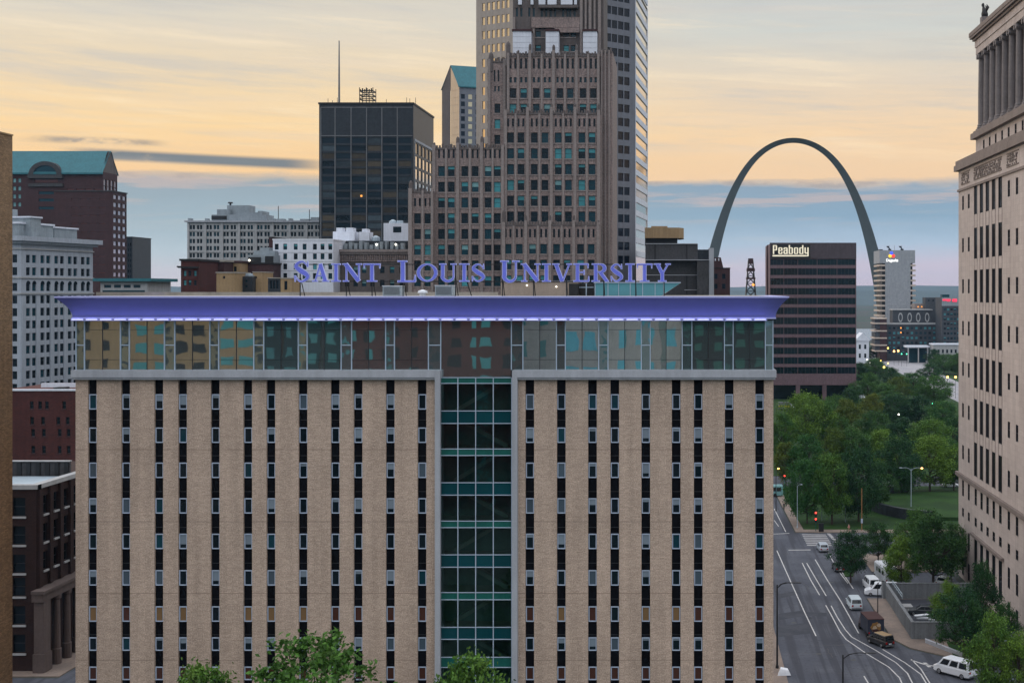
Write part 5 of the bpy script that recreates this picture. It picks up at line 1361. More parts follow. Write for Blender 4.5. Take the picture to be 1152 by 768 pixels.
for c in tall_c:
    u = FC.u(c)
    for z0, z1 in tz: wl.append((FC, u - 1.12, u + 1.12, z0, z1, 'court_tall'))
    for z0, z1 in lw: wl.append((FC, u - .85, u + .85, z0, z1, 'court'))
    wl.append((FC, u - 1.1, u + 1.1, 3.0, 9.0, 'court_tall'))
for c in small_c:
    u = FC.u(c)
    for z0, z1 in tz: wl.append((FC, u - .72, u + .72, (z0 + z1) / 2 - 1.25, (z0 + z1) / 2 + 1.25, 'court'))
    for z0, z1 in lw: wl.append((FC, u - .75, u + .75, z0, z1, 'court'))
    wl.append((FC, u - .75, u + .75, 5.8, 9.0, 'court')); wl.append((FC, u - .8, u + .8, .7, 3.7, 'court'))
holes = [w_[1:5] for w_ in wl]
# shallow vertical channels that join the tall windows
mb = MB(); zc0, zc1 = tz[-1][0], tz[0][1]
facade(mb, FC, 0, LC, 0, 72.4, holes, .12, 0, 1)
mb.quad((XC, YF, 0), (XC, YF, 72.4), (XC + 44, YF, 72.4), (XC + 44, YF, 0))
mb.quad((XC, YN, 0), (XC + 44, YN, 0), (XC + 44, YN, 72.4), (XC, YN, 72.4)); mb.quad((XC, YF, 72.4), (XC, YN, 72.4), (XC + 44, YN, 72.4), (XC + 44, YF, 72.4))
T.part('wall', mb, [M['court_stone'], M['dark_mullion']])
windows(T, wl, .12)
f_ = MB()
for c in tall_c:
    u = FC.u(c)
    for q in (-1.22, 1.14): f_.fbox(FC, u + q, u + q + .08, zc0, zc1, -.05, .05)
T.part('channel_edge', f_, M['court_dark'])
f_ = MB(); f_.fbox(FC, -.5, LC, 18.0, 18.6, -.2, .55); f_.fbox(FC, -.35, LC, 17.75, 17.997, -.2, .3); T.part('ledge', f_, M['court_dark'])
f_ = MB(); f_.fbox(FC, FC.u(1094), FC.u(1129.5), 9.3, 9.75, .0, .5); T.part('door_hood', f_, M['court_dark'])
f_ = MB(); f_.fbox(FC, -.15, LC, 68.7, 69.1, .0, .25); T.part('string_course', f_, M['court_dark'])
f_ = MB(); f_.fbox(FC, -.9, LC, 72.403, 73.4, -3, .7); f_.fbox(FC, -.6, LC, 73.403, 74.2, -3, .45); T.part('attic_cornice', f_, M['court_dark'])
rr = random.Random(8)
for a, b in ((1082, 1091), (1096, 1127), (1133, 1146)):
    f_ = MB(); ua, ub = FC.u(a), FC.u(b); n = int((ub - ua) / .62)
    f_.fbox(FC, ua - .1, ub + .1, 69.75, 69.9, 0, .12); f_.fbox(FC, ua - .1, ub + .1, 71.75, 71.9, 0, .12)
    for i in range(n):
        for j in range(4):
            if rr.random() < .72:
                u = ua + (i + .2) * .62; z = 69.95 + j * .45
                f_.fbox(FC, u, u + rr.uniform(.25, .5), z, z + rr.uniform(.2, .42), .0, rr.uniform(.08, .22))
    T.part('carved_panel', f_, M['court_dark'])
XU, YU = 50.6, 234.6; FU = Face(XU, YU, 0, -1)
hu = [(FU.u(c) - .6, FU.u(c) + .6, 74.7, 76.5) for c in (1106.8, 1113.4, 1120.2, 1127.4, 1134.8, 1142.6, 1150.5)]
mb = MB(); facade(mb, FU, 0, 56, 74.1, 77.2, hu, .12, 0, 1)
mb.quad((XU, YU, 74.1), (XU, YU, 77.2), (XU + 34, YU, 77.2), (XU + 34, YU, 74.1)); T.part('attic_wall', mb, [M['court_stone'], M['dark_mullion']])
windows(T, [(FU, *h, 'court') for h in hu], .12, limit=130)
f_ = MB(); f_.fbox(FU, -.8, 56, 77.203, 78.2, -4, .8); f_.fbox(FU, -.5, 56, 78.203, 78.6, -4, .4); T.part('stylobate', f_, M['court_dark'])
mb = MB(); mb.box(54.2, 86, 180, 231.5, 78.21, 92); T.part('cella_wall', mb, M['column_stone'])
cols_px = [1104.3, 1110.4, 1117, 1123.8, 1131, 1138.8, 1147, 1156]
FK = Face(51.45, YU, 0, -1)
for c in cols_px:
    p = FK.p(FK.u(c), 0); k = MB()
    k.box(p[0] - .85, p[0] + .85, p[1] - .85, p[1] + .85, 78.61, 79.0)
    k.lathe(p[0], p[1], [(79.003, .84), (79.25, .84), (79.35, .70), (79.6, .76), (79.75, .62), (85, .60), (91.0, .52), (91.1, .60), (91.3, .60)], 14)
    k.box(p[0] - .75, p[0] + .75, p[1] - .75, p[1] + .75, 91.7, 92.0)
    for sy in (-1, 1):                                      # the two volutes of the capital
        k.loft([[(p[0] + x, p[1] + sy * .62 + .36 * math.cos(2 * math.pi * i / 10), 91.42 + .36 * math.sin(2 * math.pi * i / 10)) for i in range(10)] for x in (-.74, .74)])
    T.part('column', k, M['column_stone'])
f_ = MB(); FE2 = Face(50.75, 235.4, 0, -1)
f_.fbox(FE2, 0, 56, 92.003, 93.2, -34, 0); f_.fbox(FE2, -.1, 56, 93.203, 94.4, -34, .15); T.part('entablature', f_, M['court_stone'])
f_ = MB(); f_.fbox(FE2, -.5, 56, 94.403, 94.8, -34, .5); f_.fbox(FE2, -.9, 56, 94.803, 95.2, -34, .9); f_.fbox(FE2, -1.1, 56, 95.203, 95.9, -34, 1.0); T.part('cornice', f_, M['court_dark'])
f_ = MB(); f_.box(51.2, 85, 180, 234.6, 95.903, 96.6)
for i in range(7): f_.box(52.6 + i * .8, 84, 180, 233.4 - i * .8, 96.603 + i * .75, 97.35 + i * .75)
T.part('stepped_roof', f_, M['court_dark'])
# crouching winged beast on the corner
S_ = Thing('corner_statue', 'dark seated stone beast on the roof corner of the pale courthouse', 'statue', (51.9, 233.9, 96.6))
k = MB(); k.box(51.3, 52.7, 233.1, 234.5, 96.603, 98.3); S_.part('pedestal', k, M['column_stone'])
k = MB(); x, y, z = 52.0, 233.8, 98.303
def blob(rings): k.loft([[(x + cx_ + rx_ * math.cos(2 * math.pi * i / 10), y + cy_ + ry_ * math.sin(2 * math.pi * i / 10), z + zz) for i in range(10)] for cx_, cy_, rx_, ry_, zz in rings])
blob([(0, -.1, .5, .55, 0), (0, -.05, .55, .6, .5), (-.05, .05, .45, .5, 1.1), (-.15, .15, .32, .34, 1.5), (-.2, .2, .2, .22, 1.75), (-.28, .22, .26, .27, 1.95), (-.3, .22, .26, .27, 2.2), (-.26, .2, .12, .14, 2.45)])
for s_ in (-1, 1):
    k.tube([(x - .35, y + .25 * s_ + .1, z), (x - .42, y + .25 * s_ + .1, z + .7), (x - .2, y + .2 * s_, z + 1.3)], [.17, .14, .16], 6)
    k.tube([(x + .15, y + .35 * s_, z + .9), (x + .45, y + .5 * s_, z + 1.6), (x + .2, y + .45 * s_, z + 2.1)], [.16, .22, .06], 6)
S_.part('figure', k, M['black_metal'], smooth=True)
f_ = MB(); f_.tube([(52.6, 52.6 * FL / 347.5, 101), (52.6, 52.6 * FL / 347.5, 112)], .05, 6)
single('flagpole', f_, M['white_paint'], 'thin bare pole on the roof of the pale courthouse', 'pole')

# =================================================================== bronze office block with the lit name
D = 630; s = D / FL; T = Thing('bronze_office', 'dark bronze office block with ribbon windows and a lit name at its top left corner', 'office building', (X(914, D), D, 0))
bands = [300, 311.2, 322.2, 333.2, 344, 355.2, 366.5, 377.7, 389, 400, 411, 422]
h_ = []
tops = [291.5] + bands[:-1]
for i, b in enumerate(bands):
    a = (bands[i - 1] + 1.8) if i else 291.5
    for pa, pb in ((866.6, 881.6), (882.0, 897.2), (897.6, 919.2), (919.6, 941.4), (941.8, 962.6)):
        h_.append(((pa - 866) * s, (pb - 866) * s, Z(b - 1.8, D), Z(a, D)))
_, Ff, Fr, Fl = shell(T, X(866, D), X(963.3, D), D, D + 34, Z(433, D), Z(274.5, D), h_, (), (), .35, M['pink_granite'])
sty('bronze2', 'dark_mullion', 'tower_glass', frame=0)
rr = random.Random(6)
windows(T, [(Ff, *r, 'bronze' if rr.random() < .75 else 'bronze2') for r in h_], .35, name='ribbon_window')
f_ = MB()
for i in range(1, 25): f_.fbox(Ff, i * 4.03 * s - .06, i * 4.03 * s + .06, Z(431, D), Z(291.5, D), -.33, -.25)
T.part('glazing_bar', f_, M['dark_mullion'])
f_ = MB(); f_.fbox(Ff, 0, (963.3 - 866) * s, Z(290.8, D), Z(274.5, D) + .6, .003, .25); T.part('parapet_panel', f_, mat('parapet_panel', (.075, .06, .07), var=.2, fine=1.5, finev=.4))
for px in (868, 897.8, 927.6, 961): 
    f_ = MB(); f_.box(X(px - 2.3, D), X(px + 2.3, D), D + .3, D + 2.2, 0, Z(433, D) - .003); T.part('pillar', f_, M['pink_granite'])
f_ = MB(); f_.box(X(866, D), X(963, D), D + 8, D + 30, 0, Z(433, D) - .004); T.part('lobby', f_, M['bronze_glass'])
f_ = MB()
for a, b, y in ((892, 899, 273.2), (900, 905, 272.6), (907, 911, 273.3)): f_.box(X(a, D), X(b, D), D + 4, D + 9, Z(274.5, D) + .003, Z(y, D))
T.part('roof_plant', f_, M['black_metal'])
sg = MB(); sg.fbox(Ff, (868 - 866) * s, (911.5 - 866) * s, Z(290.3, D), Z(275, D), .253, .45); T.part('sign_board', sg, M['black_metal'])
M['sign_white'] = lamp('sign_white', (1.0, .92, .70), .80, (.1, .1, .1))
def text_mesh(txt, px0, px1, y_cap, y_base, D, y, depth, m, bold=.035):
    cu = bpy.data.curves.new('lettering', 'FONT'); cu.body = txt; cu.size = 1.0; cu.offset = bold; cu.extrude = depth; cu.fill_mode = 'BOTH'
    o = bpy.data.objects.new('lettering', cu); C.objects.link(o)
    dg = bpy.context.evaluated_depsgraph_get(); me = bpy.data.meshes.new_from_object(o.evaluated_get(dg)); bpy.data.objects.remove(o)
    xs = [v.co.x for v in me.vertices]; x0, x1 = min(xs), max(xs); capz = 0.69
    sx = (X(px1, D) - X(px0, D)) / (x1 - x0); sz = (Z(y_cap, D) - Z(y_base, D)) / capz
    for v in me.vertices: v.co = ((v.co.x - x0) * sx + X(px0, D), y - v.co.z, v.co.y * sz + Z(y_base, D))
    me.materials.clear(); me.materials.append(m); me.update()
    return me
def lower(ch, t_=.165):
    """heavy condensed sans letters: strokes in a box of width a (0.5) and x-height .74"""
    a, x = .52, .74; l, r = t_ / 2, .52 - t_ / 2; hb = .06
    def bowl(z0, z1): return [([(l, z0 + .06), (l, z1 - .06)], t_), ([(r, z0 + .06), (r, z1 - .06)], t_), ([(.06, z0 + hb / 2 + .015), (a - .06, z0 + hb / 2 + .015)], hb + .03), ([(.06, z1 - hb / 2 - .015), (a - .06, z1 - hb / 2 - .015)], hb + .03)]
    return {'P': [([(l, 0), (l, 1)], t_)] + bowl(.40, 1.0)[1:], 'e': [([(l, .06), (l, x - .06)], t_), ([(r, .40), (r, x - .06)], t_), ([(.06, .05), (a - .06, .05)], .10), ([(.06, x - .05), (a - .06, x - .05)], .10), ([(l, .40), (a, .40)], .09), ([(r, .05), (r, .25)], t_)],
            'a': [([(r, 0), (r, x - .06)], t_), ([(.06, x - .065), (a - .06, x - .065)], .13), ([(l, .06), (l, .36)], t_), ([(.06, .065), (r, .065)], .13), ([(.06, .41), (r, .41)], .10), ([(l, .52), (l, .68)], t_)],
            'b': [([(l, 0), (l, 1)], t_)] + bowl(0, x)[1:], 'd': [([(r, 0), (r, 1)], t_)] + bowl(0, x)[:1] + bowl(0, x)[2:], 'o': bowl(0, x),
            'y': [([(l, .12), (l, x)], t_), ([(r, -.24), (r, x)], t_), ([(.06, .10), (r, .10)], .13), ([(.10, -.20), (r, -.20)], .12)]}[ch]
k = MB(); xs = [869.4, 875.5, 881.3, 887.2, 893.1, 899.0, 904.9]; hcap = Z(275.8, D) - Z(285.8, D)
for ch, px in zip('Peabody', xs):
    sx = (X(px + 4.7, D) - X(px, D)) / .52
    for i, (pts, wd) in enumerate(lower(ch)):
        (xa, za), (xb, zb_) = pts
        if xa == xb: q = (xa - wd / 2, xa + wd / 2, za, zb_)
        else: q = (xa, xb, za - wd / 2, za + wd / 2)
        k.box(X(px, D) + q[0] * sx, X(px, D) + q[1] * sx, D - .80 - .004 * i, D - .5, Z(285.8, D) + q[2] * hcap, Z(285.8, D) + q[3] * hcap)
T.part('lettering', k, M['sign_white'])
f_ = MB(); f_.box(X(869, D), X(906.5, D), D - .85, D - .5, Z(288.5, D), Z(286.9, D)); T.part('underline', f_, M['sign_white'])

# =================================================================== the great arch
M['arch_steel'] = mat('arch_steel', (.125, .150, .160), rough=.45, metal=.55, var=.12, scale=.25, fine=.35, finev=.12, bump=0, streak=0, spec=.5)
T = Thing('arch', 'huge steel catenary arch rising above the far skyline', 'monument', (X(892.5, 1250), 1250, 0))
k = MB(); ft = .3048; rings = []; n = 96
for i in range(n + 1):
    xx = -299.2239 + 598.4478 * i / n
    zz = 693.8597 - 68.7672 * math.cosh(.0100333 * xx)
    dzdx = -68.7672 * .0100333 * math.sinh(.0100333 * xx)
    tl = Vector((1, dzdx)).normalized(); nrm = Vector((-tl.y, tl.x))          # outward normal
    q = (math.cosh(.0100333 * xx) - 1) / (math.cosh(.0100333 * 299.2239) - 1); side = 17 + (54 - 17) * q
    hh = side * .866; c = Vector((xx, zz))
    o_ = c + nrm * hh / 3; i_ = c - nrm * hh * 2 / 3
    cx = X(892.5, 1250)
    rings.append([(cx + o_.x * ft, 1250 - side / 2 * ft, o_.y * ft), (cx + i_.x * ft, 1250, i_.y * ft), (cx + o_.x * ft, 1250 + side / 2 * ft, o_.y * ft)])
k.loft(rings); T.part('shell', k, M['arch_steel'])

# =================================================================== far right group
D = 1040; s = D / FL; T = Thing('slab_tower', 'grey concrete apartment tower with stacked balconies and a small coloured logo near its top', 'apartment tower', (X(1010, D), D, 0))
M['slab_conc'] = mat('slab_conc', (.30, .32, .35), var=.15, fine=.7, finev=.3)
M['peach_conc'] = mat('peach_conc', (.50, .42, .36), var=.15, fine=.8, finev=.2)
x0, x1 = X(989.5, D), X(1029.5, D); zt_ = Z(281.5, D); zc = Z(296, D)
k = MB(); k.box(x0 + 2.2, x1 - 1.8, D + 1.6, D + 30.5, 0, zc); T.part('core', k, M['black_metal'])
k = MB(); k.box(X(996, D), X(1024.3, D), D, D + 1.59, 0, zc); T.part('front_wall', k, M['slab_conc'])
k = MB(); k.box(x0, x1, D - .02, D + 32, zc + .003, zt_); T.part('crown', k, M['slab_conc'])
for i in range(19):
    z = zc - 2.4 - i * 3.87
    if z < 1: break
    k = MB(); k.box(x0, X(996, D) - .003, D + .4, D + 32, z, z + 1.35); k.box(X(1024.3, D) + .003, x1 + .5, D + .4, D + 32, z, z + 1.35)
    T.part('balcony', k, M['peach_conc'])
k = MB()
for a, b, sgn in ((999, 1006, 1), (1013, 1020, -1)):
    k.box(X(a + 2, D), X(b - 2, D), D + 6, D + 9, zt_ + .003, zt_ + 1.2); k.tube([(X((a + b) / 2, D), D + 7, zt_ + 1), (X(a + 1.5, D), D + 7, zt_ + 3.3)], .5, 6)
    k.lathe(X(a + 1.5, D), D + 7, [(zt_ + 2.0, .1), (zt_ + 2.6, .9), (zt_ + 3.4, 1.3)], 8)
k.box(X(990, D), X(994, D), D + 4, D + 9, zt_ + .003, zt_ + .8); k.tube([(X(1008, D), D + 8, zt_), (X(1008, D), D + 8, zt_ + 4)], .1, 5)
T.part('roof_dish', k, M['black_metal'])
def ball(px, y, r, colr, name):
    k = MB(); cx_, cz_ = X(px, D), Z(y, D)
    for j in range(5): pass
    n = 14; ringz = []
    for rr_, dy_ in ((r, -.05), (r * .96, -.25), (r * .7, -.42), (r * .25, -.5)):
        ringz.append([(cx_ + rr_ * math.cos(2 * math.pi * i / n), D + dy_, cz_ + rr_ * math.sin(2 * math.pi * i / n)) for i in range(n)])
    k.loft(ringz); T.part('logo_disc', k, lamp(name, colr, .9))
ball(1002.9, 284.9, 1.45, (.06, .10, .75), 'logo_blue'); ball(1001.4, 288.0, 1.35, (1, .62, .05), 'logo_yellow'); ball(1005.0, 288.0, 1.4, (.9, .06, .03), 'logo_red')
me = text_mesh('Degsults', 997, 1010.4, 291.3, 294.3, D, D - .2, .06, lamp('logo_white', (1, 1, .95), 1.2), .015)
for v in me.vertices: v.co = v.co - T.loc
T.inst('lettering', me)

D = 985; s = D / FL
M['far_dark'] = mat('far_dark', (.05, .055, .065), var=.3, fine=.6, finev=.4)
rr = random.Random(31)
T = Thing('hotel', 'dark long hotel with rows of teal windows and an upper storey of pale oval frames', 'hotel', (X(1028, D), D, 0))
hf = rects(seq(1001, 1056, 12), 2.9, [369, 374.5, 380, 385.5, 391, 396.5], 2.7, 997.8, D)
_, Ff, _, _ = shell(T, X(997.8, D), X(1059, D), D, D + 24, 0, Z(364, D), hf, (), (), .3, M['far_dark'])
windows(T, [(Ff, *r, rr.choice(['teal', 'full', 'half', 'dark'])) for r in hf], .3)
k = MB(); k.box(X(1005.6, D), X(1050, D), D + 5, D + 20, Z(364, D), Z(349, D)); T.part('upper_storey', k, M['far_dark'])
k = MB(); n = 16
for px in (1013, 1023.3, 1033, 1043):
    for i in range(n):
        a0, a1 = 2 * math.pi * i / n, 2 * math.pi * (i + 1) / n; cx_, cz_ = X(px, D + 5), Z(357, D + 5)
        P = lambda r, a, y: (cx_ + 2.4 * s * r * math.cos(a), y, cz_ + 5.2 * s * r * math.sin(a))
        k.add([P(.7, a0, D + 4.7), P(1.05, a0, D + 4.7), P(1.05, a1, D + 4.7), P(.7, a1, D + 4.7), P(.7, a0, D + 5.2), P(1.05, a0, D + 5.2), P(1.05, a1, D + 5.2), P(.7, a1, D + 5.2)], [(0, 1, 2, 3), (1, 5, 6, 2), (0, 3, 7, 4)])
k.box(X(1005, D), X(1050.6, D), D + 4.4, D + 20.5, Z(349, D) + .003, Z(348, D)); k.box(X(997, D), X(1059, D), D - .6, D + 4, Z(365, D), Z(363.2, D) + .1); T.part('frame', k, M['limestone'])
k = MB()
for px, y in ((1013.5, 368.8), (1013.5, 374)): k.box(X(px - .7, D), X(px + .7, D), D - .08, D - .003, Z(y + .8, D), Z(y - .8, D))
T.part('lit_window', k, M['lit_window'])
D = 975; T = Thing('plum_annex', 'plum brick wing with pale stone bands at the foot of the grey concrete tower', 'building', (X(990, D), D, 0)); s = D / FL
k = MB(); k.box(X(990, D), X(997.6, D), D, D + 20, 0, Z(358, D)); T.part('wall', k, M['plum_brick'])
k = MB()
for y in (358, 363.5, 372, 380, 388, 394.5): k.box(X(983.5, D), X(997.8, D), D - .5, D + 20, Z(y + .9, D), Z(y - .6, D))
T.part('stone_band', k, M['peach_conc'])
k = MB()
for y in (361, 367, 376, 384, 391): k.box(X(984.5, D), X(989.9, D), D + .5, D + 19, Z(y + 3, D), Z(y - 2, D))
T.part('bay', k, M['far_dark'])
def pk(T, F, D, s):
    k = MB(); k.fbox(F, 1 * s, 10 * s, Z(338.2, D), Z(336.4, D), .01, .3); k.fbox(F, 12 * s, 17 * s, Z(339.4, D), Z(336.2, D), .01, .3); k.fbox(F, 6 * s, 9 * s, Z(339, D), Z(338.2, D), .01, .3); T.part('sign_letters', k, lamp('pink_sign', (1, .04, .10), .8))
    k = MB(); k.box(X(1061, D), X(1069, D), D + 3, D + 10, Z(334.5, D), Z(331.2, D)); T.part('plant_room', k, M['spandrel_teal'])
    k = MB(); k.fbox(F, 0, 21 * s, Z(344, D), Z(334.3, D), .002, .008); T.part('parapet_panel', k, M['roof_block'])
small('hotel', 'dark hotel with a small red sign along its roof, beside the courthouse edge', 'hotel', 1059.5, 1084, 334.5, 960, 24, 'far_dark', seq(1063, 1082, 6), [348 + 5.4 * i for i in range(8)], 2.7, 2.6, extra=pk)
small('dark_penthouse', 'dark flat penthouse block behind the hotel with oval frames', 'building', 1041, 1056.3, 334.6, 1005, 12, 'far_dark', [1045, 1050], [338], 2, 2, key='dark')
small('tan_flat_building', 'low tan flat building right of the grey concrete tower', 'building', 1029, 1058, 341.5, 1012, 14, 'sbc_pier', [1033 + 4 * i for i in range(6)], [345], 1.6, 1.6, key='lit')
D = 950; T = Thing('canopy', 'white roofed open pavilion on slim posts by the far pale plaza', 'pavilion', (X(1032, D), D, 0))
k = MB(); k.box(X(1020, D), X(1046, D), D, D + 14, Z(391, D), Z(389, D)); T.part('roof', k, M['white_wall'])
for px in (1022, 1033.5, 1044): 
    k = MB(); k.box(X(px - .6, D), X(px + .6, D), D + .6, D + 1.4, 0, Z(391, D)); T.part('post', k, M['limestone'])
k = MB(); k.box(X(1024, D), X(1044, D), D + 9, D + 13, 0, Z(391.6, D)); T.part('glass_wall', k, M['pane_teal'])
small('low_stone_building', 'low pale stone building in front of the dark hotels, beside the far trees', 'building', 1050, 1082, 388, 940, 14, 'limestone', seq(1056, 1080, 6), [395], 2.2, 4, (.5, .8, 'white_wall'), key='dark')
def ped(T, F, D, s):
    k = MB(); za, zb = Z(382, D), Z(374.5, D); xa, xb, xm = X(962.5, D), X(978.3, D), X(970.5, D)
    k.add([(xa, D - .5, za), (xb, D - .5, za), (xm, D - .5, zb), (xa, D + 18, za), (xb, D + 18, za), (xm, D + 18, zb)], [(0, 1, 2), (5, 4, 3), (1, 4, 5, 2), (0, 2, 5, 3)]); k.box(xa, xb, D - .6, D + .2, za - .9, za - .003); T.part('pediment', k, M['white_wall'])
small('white_hall', 'white classical hall with a pediment between the bronze office block and the grey concrete tower', 'building', 963.2, 977.6, 382, 950, 18, 'white_wall', [967.3, 973.4], [390, 400], 2.4, 5, key='dark', extra=ped)

# =================================================================== blocks behind the viewer, mirrored in the top-storey glass
M['sky_glass'] = mat('sky_glass', (.10, .46, .62), rough=.25, var=.3, bump=0)  # flat cyan painted in for sky reflected by the panes
def rear(label, x0, x1, y, z, m, cols, rws, wm='pane_dark'):
    T = Thing('street_building', label, 'building', ((x0 + x1) / 2, y, 0))
    k = MB(); k.box(x0, x1, y - 25, y, 0, z); T.part('wall', k, M[m])
    k = MB(); cw, rh = (x1 - x0) / cols, z / rws
    for i in range(cols):
        for j in range(rws):
            k.box(x0 + cw * (i + .25), x0 + cw * (i + .75), y + .003, y + .05, rh * (j + .25), rh * (j + .78), (i * 7 + j * 3) % 3 == 0)
    T.part('window', k, [M[wm], M['blind_teal']], kind='stuff')
    k = MB()
    k.box(x0 - .4, x1 + .4, y - 25, y + .5, z + .003, z + .9); T.part('cornice', k, M['sbc_pier'])
rear('dark glass block mirrored in the right end of the top storey glass', 0, 34, -55, 52, 'bronze_glass', 8, 12, 'slab_green')
rear('sandy block mirrored in the left end of the top storey glass', -150, -103, -40, 62, 'tan_wall', 7, 14)
rear('teal glass block mirrored in the top storey glass', -100, -86, -48, 58, 'spandrel_teal', 4, 12, 'pane_teal')
rear('red brick block mirrored in the middle of the top storey glass', -82, -40, -40, 52, 'red_brick', 8, 11)
rear('stone block with panes painted as reflected sky mirrored in the right half of the top storey glass', -42, -2, -60, 58, 'limestone', 6, 7, 'sky_glass')

# =================================================================== trees
def leaf_mat(name, c1, c2):
    m_ = bpy.data.materials.new(name); m_.use_nodes = True; k = NT(m_.node_tree); b = k.n['Principled BSDF']; o = k.n['Material Output']
    g = k.new('ShaderNodeNewGeometry'); oi = k.new('ShaderNodeObjectInfo')
    v = k.noise(g.outputs['Position'], .45, 3.0, .6); f = g.outputs['Random Per Island']
    c = k.mix(k.smooth(k.m('ADD', k.m('MULTIPLY', v, .6), k.m('MULTIPLY', oi.outputs['Random'], .4)), .3, .7), c1, c2)
    mul = k.new('ShaderNodeVectorMath', operation='SCALE'); k.l.new(c, mul.inputs[0]); k.l.new(k.m('ADD', .55, k.m('MULTIPLY', f, .9)), mul.inputs['Scale'])
    k.l.new(mul.outputs[0], b.inputs['Base Color']); b.inputs['Roughness'].default_value = .6; b.inputs['Specular IOR Level'].default_value = .25
    tr = k.new('ShaderNodeBsdfTranslucent'); k.l.new(mul.outputs[0], tr.inputs[0]); mx = k.new('ShaderNodeMixShader'); mx.inputs[0].default_value = .16
    k.l.new(b.outputs[0], mx.inputs[1]); k.l.new(tr.outputs[0], mx.inputs[2]); k.l.new(mx.outputs[0], o.inputs['Surface'])
    return m_
M['leaf'] = leaf_mat('leaf', (.030, .112, .024), (.118, .215, .026))
M['leaf_dark'] = leaf_mat('leaf_dark', (.015, .064, .023), (.058, .142, .024))
M['leaf_yellow'] = leaf_mat('leaf_yellow', (.080, .135, .020), (.125, .155, .022))
M['leaf_street'] = leaf_mat('leaf_street', (.060, .150, .022), (.120, .205, .030))
M['bark'] = mat('bark', (.055, .042, .034), var=.3, fine=5, finev=.4)
def tree_meshes(seed, h=14.0, rad=6.0, nclump=58, nleaf=230, leaf=.50, low=.20, shape=1.0, spread=.95):
    r = random.Random(seed); tk_ = MB(); lf = MB()
    lean = (r.uniform(-.5, .5), r.uniform(-.5, .5))
    pts = [(lean[0] * t_ * t_, lean[1] * t_ * t_, h * t_) for t_ in (0, .12, .3, .5, .72)]
    tk_.tube(pts, [h * .026, h * .021, h * .017, h * .011, h * .004], 7)
    cl = []; lobes = [(r.uniform(0, 6.3), r.uniform(.75, 1.2)) for _ in range(6)]
    tries = 0
    while len(cl) < nclump and tries < 5000:
        tries += 1
        a = r.uniform(0, 2 * math.pi); zz = r.uniform(low, .97)
        q = (zz - low) / (1 - low)
        prof = (math.sin(math.pi * min(1, q * .86 + .14)) ** .7) * shape
        lob = 1 + .22 * math.sin(3 * a + lobes[0][0]) + .16 * math.sin(5 * a + lobes[1][0] + q * 4)
        rr_ = rad * prof * lob * r.uniform(.35, 1.0) ** .55
        c = Vector((rr_ * math.cos(a), rr_ * math.sin(a), h * zz + r.uniform(-.6, .6)))
        if all((c - d).length > rad * .19 for d in cl): cl.append(c)
    for c in cl:
        if r.random() < .55:
            z0 = max(h * .18, c.z * r.uniform(.45, .7)); t_ = z0 / h
            st_ = Vector((lean[0] * t_ * t_, lean[1] * t_ * t_, z0)); md = st_.lerp(c, .5) + Vector((0, 0, -.3 + r.uniform(-.4, .4)))
            tk_.tube([tuple(st_), tuple(md), tuple(c)], [h * .009, h * .006, h * .002], 4)
    for c in cl:
        cr = rad * r.uniform(.15, .26) * spread
        for _ in range(nleaf):
            d = Vector((r.gauss(0, 1), r.gauss(0, 1), r.gauss(0, .72)))
            p = c + d * cr * .62
            n_ = Vector((r.gauss(0, .8), r.gauss(0, .8), r.gauss(1.0, .65))).normalized()
            e1 = n_.orthogonal().normalized(); ang = r.uniform(0, 6.28); e2 = n_.cross(e1)
            u = e1 * math.cos(ang) + e2 * math.sin(ang); v = n_.cross(u); sz = leaf * r.uniform(.6, 1.25)
            lf.add([p - u * sz * .5, p + v * sz * .28 + n_ * sz * .08, p + u * sz * .5, p - v * sz * .28 + n_ * sz * .08], [(0, 1, 2, 3)])
    return tk_, lf
KIND = {}
for key, seed, mm_, kw in (('round', 1, 'leaf', {}), ('broad', 2, 'leaf', dict(rad=7.2, h=13.5, nclump=70)), ('dark', 3, 'leaf_dark', dict(rad=6.2, nclump=62)),
                           ('yellow', 4, 'leaf_yellow', dict(rad=5.6, h=12.5)), ('tall', 5, 'leaf_dark', dict(h=15, rad=5.4, nclump=64)), ('broad_dark', 6, 'leaf_dark', dict(rad=7.4, h=13, nclump=72)),
                           ('street', 7, 'leaf_street', dict(h=18, rad=6.6, nclump=54, nleaf=100, leaf=.62, low=.35, spread=.72)), ('street_round', 8, 'leaf_street', dict(h=16, rad=5.2, nclump=62, nleaf=120, leaf=.55, low=.35, spread=.95)),
                           ('near', 9, 'leaf_dark', dict(h=12, rad=5.0, nclump=66, nleaf=190, leaf=.40, low=.24)), ('near_light', 10, 'leaf', dict(h=12, rad=5.2, nclump=66, nleaf=190, leaf=.44, low=.2))):
    a_, b_ = tree_meshes(seed, **kw); KIND[key] = (a_.mesh('trunk', M['bark']), b_.mesh('crown', M[mm_]), kw.get('h', 14.0), kw.get('rad', 6.0))
def tree(kind, px, ytop, ybase, label, group, wpx=None, rot=None, base=None):
    D = base or FL * H / (ybase - CY)
    tr_, cr_, h0, r0 = KIND[kind]
    h_ = Z(ytop, D)
    sz = h_ / h0; sx = (wpx * D / FL / 2) / r0 / 1.02 if wpx else sz
    T = Thing('tree', label, 'tree', (X(px, D), D, 0.02), group, rz=(px * 1.7) % 6.28 if rot is None else rot)
    T.o.scale = (sx, sx, sz)
    T.inst('trunk', tr_); T.inst('crown', cr_)
g1 = 'park trees between the street corner and the far skyline'
P_ = lambda k, px, yt, yb, w_, lab: tree(k, px, yt, yb, lab, g1, w_)
